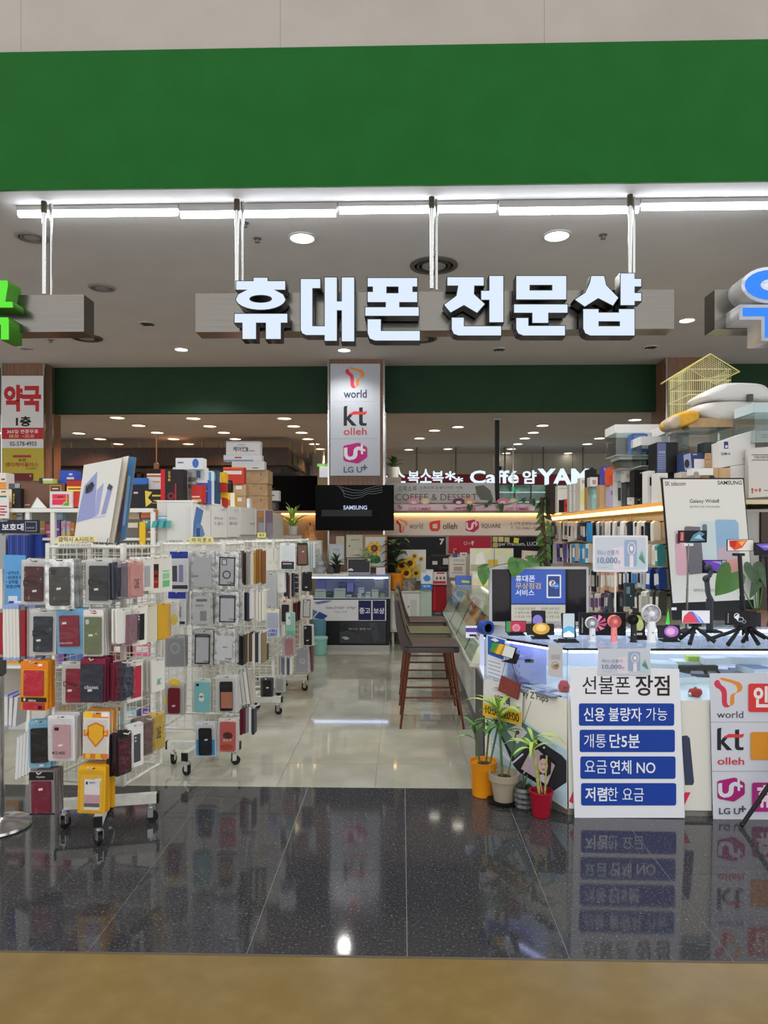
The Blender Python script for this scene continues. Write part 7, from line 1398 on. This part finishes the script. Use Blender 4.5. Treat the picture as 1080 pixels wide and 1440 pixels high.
# the cafe beyond
b = B('cafe_sign_band', 'dark red fascia band carrying the glowing cafe letters', 'sign', (520, 667, 905, 681), Y=14.6, c='6a1620', t=.12); b.done()
CW = mat('dff0ff', emis=1.1)
def cafe(s, x0, y0, x1, y1, lab, bold=.012):
    O = PY((x0 + x1) / 2, y1, 14.605); t = thing('cafe_letters', lab, 'sign letters', O); a = PY(x0, y1, 14.605) - O; d = PY(x1, y0, 14.605) - O
    lettering(s, t, (a.x, a.z, d.x, d.z), -.03, CW, bold, extrude=.03, name='glowing_letter')
cafe('소', 552, 660, 570, 679, 'glowing white handwritten cafe letter, first after the star'); cafe('복', 573.5, 663, 589.5, 680, 'glowing white handwritten cafe letter, second after the star'); cafe('소', 591, 660, 606.5, 679, 'glowing white handwritten cafe letter, third after the star'); cafe('복', 607, 663, 623.5, 680, 'glowing white handwritten cafe letter, fourth after the star')
cafe('*', 540, 669, 548, 679, 'glowing white star at the left end of the cafe sign'); cafe('*', 626, 663, 640, 675, 'large glowing white star after the cafe letters'); cafe('*', 639, 671, 651, 678.5, 'small glowing white star after the cafe letters')
cafe('Caffé', 661.5, 662, 728, 679.5, 'glowing white foreign coffee word on the cafe sign', .02); cafe('얌', 735, 662, 753.5, 680, 'glowing white Korean letter right of the coffee word', .015); cafe('YAM', 758, 660, 826, 681, 'big glowing white three-letter word at the cafe sign end', .03)
b = B('frosted_screen', 'smoky glass screen with cafe lettering above the partition', 'glass screen', [(541, 707.5), (697, 706.5), (695, 679), (541, 679)], Y=10.30, t=.012, m=FROST)
b.text('소복소복', 560, 683, 586, 691, '4a4a44', .0).text('소복소복 눈꽃디저트 카페', 590, 683.5, 650, 688, '5a5a54', .0).text('snow flower dessert cafe', 590, 689.5, 648, 692, '8a8a80').text('COFFEE & DESSERT', 556, 694.5, 671, 703.5, '7a4a46', .0); b.poly([(668, 684), (680, 682), (690, 690), (694, 704), (676, 703), (670, 694)], '63655c'); b.done()
b = B('summer_banner', 'long pink striped summer banner on the partition ledge', 'banner', (543, 709, 752, 720), Y=10.20, c='d8b4c4', t=.008)
for k in range(5): b.rect(543, 710 + k * 2.2, 752, 711 + k * 2.2, 'e2ccd6')
for x0 in (575, 638, 712): b.text('LOVE SUMMER', x0, 713.5, x0 + 31, 718, 'c0407a', .015).ell(x0 - 12, 714, 3, 2.5, '8a9a8a').ell(x0 - 14, 711.5, 2, 1.5, 'd06a8a')
b.done()
for i, (px, w) in enumerate(((582, 16), (598, 12), (645, 16), (660, 16), (707, 16), (722, 12))):
    q = PY(px, 709.5, 10.19); t = thing('cutout_decoration', 'plain %s cutout decoration on the pink banner, %s from the left' % (('pink', 'cream', 'plum', 'tan', 'rose', 'beige')[i], ordw(i)), 'decoration', q); k = 10.19 / 1000
    MB().prism(ell(0, .045, w * k / 2, .045, 18), 0, .012).build('cutout', mat(('d890b0', 'd8cc9a', '6a3a58', 'cfa07a', 'd87a9a', 'c8c49a')[i], .6), t); MB().prism(ell(0, .03, w * k / 4, .022, 14), -.004, 0).build('cutout_face', mat('e0cfc4', .6), t)
t = thing('ivy_strand', 'thin ivy strand hanging over the pink banner', 'vine', PY(690, 716, 10.12))
def V(px, py): return PY(px, py, 10.12) - t.location
MB().tube([V(640, 715), V(664, 712), V(690, 708), V(712, 710), V(730, 705), V(752, 704)], .006, 5).build('stem', LEAFD, t)
for (a, b_, c, d, w) in ((661, 711, 660, 720, 8), (684, 709, 684, 714, 7), (704, 710, 706, 721, 8), (688, 708, 692, 703, 6), (748, 704, 752, 712, 9), (735, 705, 740, 699, 6)): leaf_at(t, V(a, b_), V(c, d), w * .0101, LEAFD)
fr = thing('cafe_fridge', 'glass cafe showcase with teal glow beyond the partition', 'showcase', PY(738, 730, 14.2))
O = PY(738, 730, 14.2); w_ = 38 * .0142; zt_ = PY(738, 682, 14.2).z - O.z
MB().box(-w_, .02, -.9, w_, .8, zt_).build('cabinet_body', noisy('cafe_interior', '3a5a58', '8fb0a8', 4, .3), fr); MB().box(-w_, 0, .1, w_, .012, zt_).build('glass_pane', GLASS, fr)
for k in range(3): MB().box(-w_, .0 - .012, .14 + k * .19, w_, 0, .165 + k * .19).build('light_bar', mat('b8d8d4', emis=.7), fr)
for k in range(4): MB().box(-w_ + k * w_ * .6, -.02, .1, -w_ + k * w_ * .6 + .025, 0, zt_).build('mullion', mat('3a4444', .4), fr)
b = B('exit_sign', 'tiny green exit sign hanging over the cafe', 'sign', (720, 685, 724, 691), Y=14.0, c='2ab478', t=.03, emis=.8); b.done(); MB().box(-.01, .03, .03, .01, .05, 3.318 - b.O.z).build('hanger_rod', WHITEM, b.o)
for (px, l) in ((586, 'left'), (641, 'second'), (710, 'third'), (764, 'fourth'), (820, 'right')):
    a = PY(px, 669, 14.66); t = thing('cafe_sign_rod', 'thin rod holding the cafe sign, %s one' % l, 'rod', a); MB().cyl((0, 0, 0), (0, 0, 3.318 - a.z), .018, n=6).build('pole', mat('6a6a66', .4, .5), t)
q = PY(699, 704, 11.0); t = thing('black_pole', 'black square pole hanging from the far ceiling', 'pole', q); MB().box(-.032, -.03, 0, .032, .03, 3.30 - q.z).build('post', mat('101012', .4), t); MB().box(-.06, -.05, 3.29 - q.z, .06, .05, 3.318 - q.z).build('ceiling_plate', mat('b4b4b4', .4), t); MB().box(-.05, -.05, -.0, .05, .05, .02).build('foot_plate', mat('101012', .4), t)
q = PY(702, 656, 13.2); t = thing('ceiling_camera', 'white dome camera on a thin rod beside the black pole', 'camera', q); MB().cyl((0, 0, .06), (0, 0, 3.318 - q.z), .012, n=6).build('pole', WHITEM, t); MB().box(-.08, -.08, 0, .08, .08, .07).build('housing', WHITEM, t); MB().ball((0, 0, -.03), .05, 10).build('dome', mat('1c1c1e', .1), t)
t = smallplant('bushy pale green tree beyond the wood pillar', 553, 672, 13.6, .12, .2, 'c0c0bc', 16, .24, .05, LEAFD, 1.0); MB().box(-.15, -.15, -t.location.z, .15, .15, 0).build('pedestal', mat('8a8680', .6), t)

rc = thing('rear_counter', 'pale work counter behind the long sloped showcase', 'counter', (0, 0, 0))
MB().box(.66, 8.2, 0, 1.92, 9.35, .9).build('cabinet_body', mat('c4c0b8', .5), rc); MB().box(.64, 8.19, .9, 1.94, 9.37, .925).build('worktop', mat('d0cdc6', .4), rc)

# ================================================================== RIGHT WALL OF ACCESSORIES
def wallrow(what, x0, x1, y0, y1, step, pal, names, grp, wz=.06, xo=.12):
    """packets on hooks along the right wall"""
    px = x0; i = 0
    while px < x1:
        P = PX(px, (y0 + y1) / 2, XW - xo); k = P.y / 1000
        tz = PX(px, y0 + (y1 - y0) * 0, XW - xo).z; bz = PX(px, y1, XW - xo).z; h = (tz - bz) * random.uniform(.86, 1.04)
        Yn = PX(px + step, y0, XW - xo).y; w = min(wz, max(.02, (P.y - Yn) * .82))
        j = random.randrange(len(pal)); out = random.uniform(0, .05)
        o = MB().box(-.05, -w / 2, -h, .012, w / 2, 0).box(-.02, -w * .2, 0, .0, w * .2, .012).build('accessory_packet', mat(pal[j], .4)) if False else MB().prism([(-.05, -h), (.012, -h), (.012, 0), (-.01, .014), (-.028, .014), (-.05, 0)], -w / 2, w / 2).build('accessory_packet', mat(pal[j], .4))
        o.location = (XW - xo - out, P.y, tz); o.rotation_euler = (0, random.uniform(-.05, .05), random.uniform(-.2, .5))
        tag(o, '%s packet, %s, %s from the far end' % (names[j], what, ordw(i)), 'packet', grp)
        MB().box(-.052, -w * .38, -h * .75, -.0505, w * .38, -h * .2).build('print_label', mat(pal[(j + 3) % len(pal)], .5), o)
        MB().cyl((-.02, 0, .008), (xo + out, 0, .012), .003, n=5).build('hook', BLACKP, o)
        px += step; i += 1
PAL = ['23242b', 'd4d2cc', '2f3a4c', 'c9c9c4', 'dadad6', 'b4aea6', '18181b', 'd8d4c8', '4a4a52']; NAM = ['black', 'white', 'dark blue', 'pale grey', 'bright white', 'stone grey', 'jet black', 'cream', 'slate']
wallrow('top row of the right wall', 781, 934, 735, 761, 3.2, PAL, NAM, 'packets on the top row of the right wall')
PAL2 = PAL + ['b03030', '2f8ac0', '6a4aa0']; NAM2 = NAM + ['red', 'bright blue', 'purple']
wallrow('second row of the right wall', 781, 836, 766, 792, 3.0, PAL2, NAM2, 'packets on the second row of the right wall')
wallrow('second row right of the price sign', 913, 940, 768, 796, 4.0, ['d6d4cc', '3a8a8a', 'd0d0cc', 'c8c0b0'], ['white', 'teal', 'pale grey', 'cream'], 'packets right of the price sign')
wallrow('third row of the right wall', 834, 880, 803, 833, 3.4, ['c99a80', 'b0aca6', '8a8a8c', 'd4d2cc', '2a2a2e', 'd8d6d0'], ['salmon', 'stone', 'grey', 'white', 'black', 'bright white'], 'packets on the third row of the right wall')
wallrow('third row right end of the wall', 884, 938, 801, 829, 4.0, ['d6d4d0', 'd2d0ca', '24468a', '1c1c20', '3a7ac0'], ['white', 'pale', 'dark blue', 'black', 'light blue'], 'packets at the right end of the third row')
wallrow('fourth row of the right wall', 830, 888, 836, 860, 3.4, ['3a4a6a', '6a4a7a', '5a5a60', 'c8c4bc', '2a2a2e'], ['navy', 'plum', 'grey', 'cream', 'black'], 'packets on the fourth row of the right wall')
wallrow('fourth row right end of the wall', 892, 942, 833, 864, 4.6, ['d4d2ca', 'c8c2a4', 'dad8d2', '4a4a40'], ['white', 'khaki', 'bright white', 'dark olive'], 'packets at the right end of the fourth row')
for (y, l) in ((733, 'top'), (762, 'second'), (800, 'third'), (834, 'fourth')):
    a = PX(781, y, XW - .012); b_ = PX(937, y - (750 - y) * -.0, XW - .012)
    z = PX(858, y, XW - .012).z; t = thing('slat_rail', 'black slotted rail along the %s row of the right wall' % l, 'rail', (XW - .012, 5.2, a.z)); MB().box(0, 0, -.01, .012, 3.9, .01).build('rail_bar', BLACKP, t)
    for k in range(20): pass
for (q, Y, c, lab, pr) in (((907, 735, 914, 758), 5.72, '9a9ca0', 'crumpled silver pouch hanging near the standee', ()), ((919, 733, 928, 747), 5.62, 'b8c81e', 'lime green tag packet hanging near the standee', ()), ((880, 820, 893, 853), 5.9, '3a4a52', 'slate blue packet facing front on the third row', (('r', 881, 825, 886, 835, '8aa0a8'), ('r', 886, 837, 888, 839, 'd8d8d8'))), ((902, 838, 922, 868), 5.6, 'd0cec8', 'bundle of white boxes bulging behind the white fan', ()), ((920, 836, 937, 855), 5.5, 'c0b05a', 'gold gift box with a dark round motif', (('e', 927, 848, 4, 4.5, '5a4a20'),)), ((832, 753, 834, 757), 6.9, '2f8ac0', 'bright blue sleeve on the wall edge', ())):
    P = cbox('wall_packet', lab, q, Y, c, .06, prints=pr, cat='packet')
cbox('blue_sleeve', 'tall bright blue packet hanging in the top row', (827, 735, 833, 762), 7.0, '2a86c4', .06, cat='packet')
cbox('green_leaflet', 'vivid green leaflet corner behind the fans by the standee', [(936, 878), (942, 878), (940, 856)], 4.9, '4ac83a', .004, cat='leaflet')
# boxes on the high shelf --------------------------------------------------------
ZS = 1.786
def sb(lab, x0, y0, x1, y1, Y, c, pr=(), deep=.12, name='shelf_box', cat='box', side=None, drop=True, m=None):
    a = PY((x0 + x1) / 2, y1, Y)
    yb = HY - (ZS + .001 - H) * FX / ((a - EYE).dot(_f)) if drop else y1
    return cbox(name, lab, (x0, y0, x1, yb), Y, c, deep, prints=pr, cat=cat, side=side, m=m)
sb('dark brown framed panel at the far end of the high shelf', 774, 680, 783, 716, 8.7, '2a2220', deep=.3)
sb('white box with red and black little box before it, far end', 784, 683, 800, 714, 8.3, 'd2d0cc', [('r', 786, 686, 798, 688, 'b4b2ac')])
sb('small black box at the shelf edge, far end', 787, 703, 793, 716, 8.05, '18181a', deep=.05); sb('small red box at the shelf edge, far end', 793.5, 702, 800, 716, 8.05, 'c03430', [('r', 795, 709, 799, 713, '8a1a1a')], .05)
for i, x in enumerate((801, 806.5, 812)): sb('white slim upright box on the high shelf, %s from the far end' % ordw(i), x, 681 - i, x + 5, 713, 7.9 - .1 * i, ['d0cec8', 'c8c6c2', 'd4d2cc'][i], [('r', x + 1, 690, x + 4, 691, '9a9894')])
sb('cream box with a yellow label on the high shelf', 816, 672, 827, 711, 7.5, 'd6d2c4', [('r', 817, 690, 826, 708, 'd8d07a'), ('r', 818, 675, 824, 680, 'a8a4a0')])
sb('tan kraft box under the black handled case', 826, 685, 833, 710, 7.2, 'b0926c'); sb('black case with a handle on the kraft box', 826.5, 660, 839, 684.5, 7.2, '1a1a1c', [('r', 830, 657.5, 835, 660, '1a1a1c')], drop=False)
sb('pale teal clear box on the high shelf', 832.5, 684.5, 843, 709, 7.1, '8ab4b4', [('r', 834, 688, 841, 700, 'a4c8c8')]); sb('white box with a brown photo on the teal box', 830, 671, 840.5, 684, 7.05, 'd0ccc8', [('r', 833, 675, 838, 681, 'a88a80')], drop=False)
sb('tan kraft box with flap on the high shelf', 843.5, 682, 857, 708, 6.8, 'b89a72', [('r', 850, 682, 851, 707, '9a7e5a')]); sb('blue and purple toy box on the kraft box', 848, 656, 858, 681.5, 6.8, '4a4aa8', [('r', 849, 658, 857, 662, '8a8ae0'), ('r', 850, 668, 856, 678, 'b04a6a')], drop=False)
sb('bright orange box over the lilac box', 856, 657, 870, 682.5, 6.6, 'dc5a2a', [('r', 856, 668, 866, 680, 'c8482a'), ('e', 863, 662, 2, 2, 'e8a07a')], drop=False); sb('lilac box on the high shelf', 857.5, 683, 867, 707, 6.6, 'b4aac4', [('r', 859, 690, 865, 696, '8a80a0')])
sb('white box with dark watch picture on the high shelf', 867.5, 666, 879, 707, 6.4, 'd0cfcc', [('r', 869, 686, 873, 704, '4a4a4e')]); sb('small white gadget box resting on the grey box', 878.5, 660, 890, 677.5, 6.2, 'd4d4d0', [('r', 881, 666, 887, 672, 'c8a878')], drop=False)
sb('dark grey box with a pale disc picture', 880, 678, 892, 706, 6.25, '4a4b50', [('e', 886, 692, 4.5, 8, '6a6c70')]); sb('tall black box with small white mark on the high shelf', 892, 661, 914, 705, 6.0, '151416', [('r', 900, 664, 905, 666, 'c0c0c4'), ('r', 894, 688, 912, 688.7, '3a3a3e')])
sb('white box with a black screen picture on the high shelf', 910.5, 662, 924, 696, 5.65, 'd4d2ce', [('r', 913.5, 671, 922, 683, '1c1c20')]); sb('white box with pale print beside the speaker box', 924, 665, 939, 694, 5.5, 'd0d0cc', [('r', 927, 670, 936, 676, 'b4b4b0')])
sb('tall slate blue speaker box with black side', 924, 622, 953.5, 664.5, 5.6, '15151a', [('r', 924, 623, 936.5, 664, '5a6488')] + [('r', 925, 640 + k * 3, 936, 641 + k * 3, '8a94b4') for k in range(7)] + [('t', '아스트로', 926, 634, 935, 638, 'c8cce0', .01)], deep=.2, drop=False)
cbox('shelf_box', 'dark box carrying the slate blue speaker box', (932, 665, 955, 697), 5.62, '1a1a1c', .15)
for i, x in enumerate((884, 896, 902, 907.5, 913, 918.5, 924)): sb('tiny %s box at the shelf edge, %s from the far end' % ('white' if i in (0, 5) else 'black', ordw(i)), x, 699.5, x + (8 if i == 0 else 5), 710, 5.9 - .06 * i, 'd0d0ce' if i in (0, 5) else '1f1f21', [('r', x + 1, 702, x + 4, 703.5, 'b0b0b0')], .04, drop=True)
# little glass tanks
TANKG = clear('tank_glass', 'f4f9f8', .03, .03, fk=.35)
def tank(lab, x0, y0, x1, y1, Y, deep, rimc, txt='', floor=None):
    a = PY(x0, y1, Y); b_ = PY(x1, y0, Y); w = b_.x - a.x; h = b_.z - a.z
    t = thing('glass_tank', lab, 'tank', a)
    for nme, bb in (('glass_pane', (0, 0, 0, w, .006, h)), ('glass_pane', (0, deep - .006, 0, w, deep, h)), ('glass_pane', (0, .006, 0, .006, deep - .006, h)), ('glass_pane', (w - .006, .006, 0, w, deep - .006, h))): MB().box(*bb).build(nme, TANKG, t)
    r_ = MB(); hz = min(.07, h * .3)
    r_.box(-.004, -.004, h - hz, w + .004, .002, h + .002); r_.box(-.006, -.002, h - hz * .98, .0, deep + .004, h + .002); r_.box(w, -.002, h - hz * .98, w + .006, deep + .004, h + .002); r_.box(0, deep, h - hz, w, deep + .006, h + .002); r_.build('rim_band', mat(rimc, .5) if rimc != 'k' else CARTON, t)
    MB().box(0, 0, -.004, w, deep, .004).build('base_plate', mat(floor or 'a8b0b0', .4), t)
    if txt: lettering(txt, t, (w * .25, h - hz * .7, w * .7, h - hz * .3), -.006, mat('6a6a70', .5), .0)
    return t
tank('small glass tank with white rim at the top of the tank stack', 866, 597, 926, 640, 6.1, .3, 'd8d8d8'); tank('small glass tank with white rim in front of the tank stack', 902, 614, 941, 655, 5.9, .25, 'd4d4d4'); tank('small glass tank with white rim under the tank stack', 872, 640.5, 912, 659, 6.15, .25, 'cfcfcf')
cbox('blue_tank_box', 'blue product box inside the upper glass tank', (888, 610, 921, 636), 6.2, '3a6ac0', .1, prints=[('r', 892, 612, 918, 620, '5a9ae0'), ('r', 908, 607 + 4, 920, 622, '2a4aa0')])
cbox('shelf_box', 'white carton carrying the stack of small tanks', (872, 659.5, 938, 676), 6.3, 'b8bab8', .2)
tank('long glass tank with a kraft cardboard rim under the wrapped carrier', 969, 588, 1030, 651, 5.62, .45, 'k', '', '6a5a50'); tank('long glass tank with white paper rim behind the yellow cloth', 939, 596, 968, 655, 5.75, .5, 'd0ccca')
cbox('shelf_box', 'dark packing box carrying the cardboard rimmed tank', (957, 651.5, 1030, 672), 5.66, '3a3432', .4); cbox('shelf_box', 'black box under the white paper rimmed tank', (942, 655.5, 968, 690), 5.8, '242224', .3)
sb('navy boxed camera kit with white label panel', 960.5, 636.5, 993.5, 663, 5.45, '2f3a60', [('r', 976, 645.5, 991, 658.5, 'cfd0d4'), ('p', [(961, 640), (971, 637), (973, 661), (963, 662)], '8a98b8'), ('e', 966, 652, 3.5, 6, '26262c'), ('r', 974, 638, 980, 640, '8a98c8')], deep=.12, drop=False)
sb('small tan carton right of the navy kit, upper', 993, 637, 1011, 646, 5.42, 'b09a7a', (), .12, 'carton', drop=False, m=CARTON); sb('small tan carton right of the navy kit, lower', 993, 646.5, 1011, 657.5, 5.42, 'b09a7a', (), .12, 'carton', drop=False, m=CARTON)
sb('dark teal box above the small tan cartons', 990, 622, 1008, 636.5, 5.43, '2c3434', (), .12, drop=False)
sb('flat box under the navy kit and tan cartons', 958, 663.5, 1012, 699, 5.42, 'b8b2a8', (), .14)
cbox('bubble_roll', 'white rolled bubble wrap before the kraft carton', (973, 658.5, 1003, 668), 5.2, 'd4d4d2', .09, prints=[('e', 979, 671 - 4, 4, 4, '8a8a8c')], cat='roll'); cbox('carton', 'kraft carton with a dark hand hole over the standee', (988, 657.8, 1027, 699), 5.25, 'b08a5c', .15, m=CARTON, prints=[('r', 1010, 658, 1011, 698, '8a6a44'), ('e', 1001, 671, 4, 2.5, '3a2a1c')])
b = cbox('white_carton', 'white carton with a blue square emblem on the high shelf', [(1011, 658), (1062, 650), (1062, 604), (1011, 622)], 5.3, 'c6c6c4', .4, prints=[('r', 1018, 621, 1024, 631, '24307a'), ('e', 1021.5, 628, 2, 2, 'c6c6c4'), ('t', 'SAM-A', 1014, 636, 1027, 640, '3a4278', .01), ('r', 1050, 632, 1056, 633, '8a8a88'), ('p', [(1043, 646), (1047, 642), (1046, 647)], 'd09a94'), ('r', 1048, 647, 1056, 648, '9a9a98')], cat='carton')
cbox('white_carton', 'white carton under the one with the blue emblem', [(1027, 699), (1062, 699), (1062, 650.5), (1027, 656)], 5.3, 'c9c9c7', .4, cat='carton')
cbox('white_carton', 'big white carton with red arrows and a warning strip at the edge', [(1053, 700), (1140, 695), (1140, 622), (1053, 631)], 5.22, 'bcbab8', .06, prints=[('r', 1057, 639, 1110, 640, '4a4846'), ('r', 1057, 646.5, 1110, 647.5, '4a4846'), ('t', 'THIS PARTS ARE FRAGILE', 1060, 641, 1104, 645, '5a5856'), ('p', [(1057, 694), (1057, 689), (1055.5, 689), (1058, 686), (1060, 689), (1058.7, 689), (1058.7, 694)], 'a83a3a'), ('r', 1061, 688, 1065, 691, 'b05a5a'), ('p', [(1067, 687), (1070, 687), (1069.2, 692), (1067.8, 692)], 'a83a3a'), ('r', 1074, 689, 1080, 690, '6a6866')], cat='carton')
tank('glass tank standing on the big white carton at the right edge', 1061, 566, 1150, 621, 5.24, .3, 'b4c4c8')
cbox('white_carton', 'pale carton behind the edge tank with a printed strip', [(1063, 650), (1150, 645), (1150, 600), (1063, 606)], 5.6, 'b4b2ae', .25, prints=[('r', 1071, 611, 1080, 612, '6a6866'), ('r', 1071, 614, 1080, 615, '6a6866')], cat='carton')
# wrapped carrier, yellow cloth, bird cage
Yw = 5.7
wr = thing('wrapped_carrier', 'white plastic pet carrier wrapped in clear film on the tanks', 'carrier', PY(1027, 593, Yw))
O = PY(1027, 593, Yw); kk = Yw / 1000
def wp(px, py): q = PY(px, py, Yw) - O; return (q.x, q.z)
def loaf(outline, d0, d1, name, m, taper=.78, par=None, w=None):
    P = [(w or wp)(*p) for p in outline]; n = len(P); cxm = sum(p[0] for p in P) / n; czm = sum(p[1] for p in P) / n
    P = [(cxm + (p[0] - cxm) * 1.1, czm + (p[1] - czm) * 1.16) for p in P]
    mb = MB(); rings = [(d0, taper), (d0 + .05, 1), (d1 - .05, 1), (d1, taper)]
    for y_, s_ in rings: mb.add([(cxm + (p[0] - cxm) * s_, y_, czm + (p[1] - czm) * s_) for p in P], [])
    mb.f += [list(range(n)), [3 * n + i for i in range(n)][::-1]]; mb.m += [0, 0]
    for r_ in range(3):
        for i in range(n): mb.f.append([r_ * n + i, r_ * n + n + i, r_ * n + n + (i + 1) % n, r_ * n + (i + 1) % n]); mb.m.append(0)
    mb.smooth = True; o = mb.build(name, m, par or wr); sm = o.modifiers.new('smooth', 'SUBSURF'); sm.levels = sm.render_levels = 2
    o.data.polygons.foreach_set('use_smooth', [True] * len(o.data.polygons)); return o
loaf([(979, 566), (983, 556), (1012, 543), (1018, 541.5), (1066, 542), (1074, 549), (1080, 562), (1079, 566)], -.12, .3, 'upper_shell', mat('d8d8d6', .3))
loaf([(976, 580), (979, 566.5), (1079, 566.5), (1076, 580), (1068, 590), (990, 594.5)], -.12, .3, 'lower_shell', mat('cfccc8', .35))
MB().box(*(wp(1040, 568)[0], -.14, wp(1040, 568)[1], wp(1047, 568)[0], -.11, wp(1040, 559)[1])).build('latch', mat('4a4a4e', .4), wr)
WRAP = clear('cling_wrap', 'f4f4f4', .06, .15, .9, .12)
yc = thing('yellow_cloth', 'yellow cloth bundle wrapped in crinkled clear plastic beside the cage', 'bundle', PY(958, 602, 5.62))
def wq(px, py): q = PY(px, py, 5.62) - yc.location; return (q.x, q.z)
loaf([(936, 594), (939, 601), (944, 604), (962, 599), (983, 592), (982, 580), (970, 578), (954, 581), (942, 588)], -.06, .2, 'cloth', noisy('yellow_cloth', 'c9961f', 'e0ac3a', 14, .7, bump=.3), .8, yc, wq)
loaf([(935, 594), (938, 602), (944, 605), (956, 601), (954, 584), (942, 587)], -.07, .16, 'plastic_wrap', HAZY, .85, yc, wq)
YCg = 5.9
q = PY(998.5, 598, YCg); cg = thing('bird_cage', 'tall pale yellow wire bird cage with twin pitched roofs', 'cage', q); kk = YCg / 1000
CW_ = mat('d8d4a0', .4); w2 = 28.5 * kk; zb_ = 0.0; zw = PY(989, 519, YCg).z - q.z; zr = PY(989, 499, YCg).z - q.z; dp = .45; ov = 11 * kk
bars = MB(); nb = 20
for i in range(nb + 1):
    x = -w2 + 2 * w2 * i / nb
    ztop = zw + (zr - zw) * (1 - abs(((x + w2) / (2 * w2)) * 2 - 1)) * .98
    bars.cyl((x, 0, 0), (x, 0, ztop), .0021, n=4, cap=False); bars.cyl((x, dp, 0), (x, dp, ztop), .0021, n=4, cap=False)
for i in range(14):
    y_ = dp * i / 13; bars.cyl((-w2, y_, 0), (-w2, y_, zw), .0021, n=4, cap=False); bars.cyl((w2, y_, 0), (w2, y_, zw), .0021, n=4, cap=False)
    bars.cyl((-w2 - ov, y_, zw - .02), (0, y_, zr), .0021, n=4, cap=False); bars.cyl((w2 + ov, y_, zw - .02), (0, y_, zr), .0021, n=4, cap=False)
o = bars.build('wire_bars', CW_, cg); o['kind'] = 'stuff'
for z in (0, zw * .28, zw * .55, zw * .8, zw):
    MB().tube([(-w2, 0, z), (w2, 0, z), (w2, dp, z), (-w2, dp, z), (-w2, 0, z)], .0042, 5).build('hoop_wire', CW_, cg)
for y_ in (-.01, dp + .01): MB().tube([(-w2 - ov, y_, zw - .025), (0, y_, zr + .005), (w2 + ov, y_, zw - .025)], .006, 5).build('gable_rail', mat('d4cc7a', .4), cg)
MB().tube([(0, -.01, zr + .005), (0, dp + .01, zr + .005)], .006, 5).build('ridge_rail', mat('d4cc7a', .4), cg)
for s_ in (-1, 1): MB().tube([(s_ * (w2 + ov), -.01, zw - .025), (s_ * (w2 + ov), dp + .01, zw - .025)], .006, 5).build('eave_rail', mat('d4cc7a', .4), cg)
for z, a, b_ in ((zw * .35, -.12, .2), (zw * .62, .0, .2), (zw * .85, -.05, .22)): MB().tube([(a, .1, z), (b_, .14, z + .05)], .008, 6).build('perch', mat('c8b48a', .5), cg)
MB().box(-w2 - .01, -.01, -.03, w2 + .01, dp + .01, 0).build('tray', mat('c9c090', .4), cg)

fit_texts()
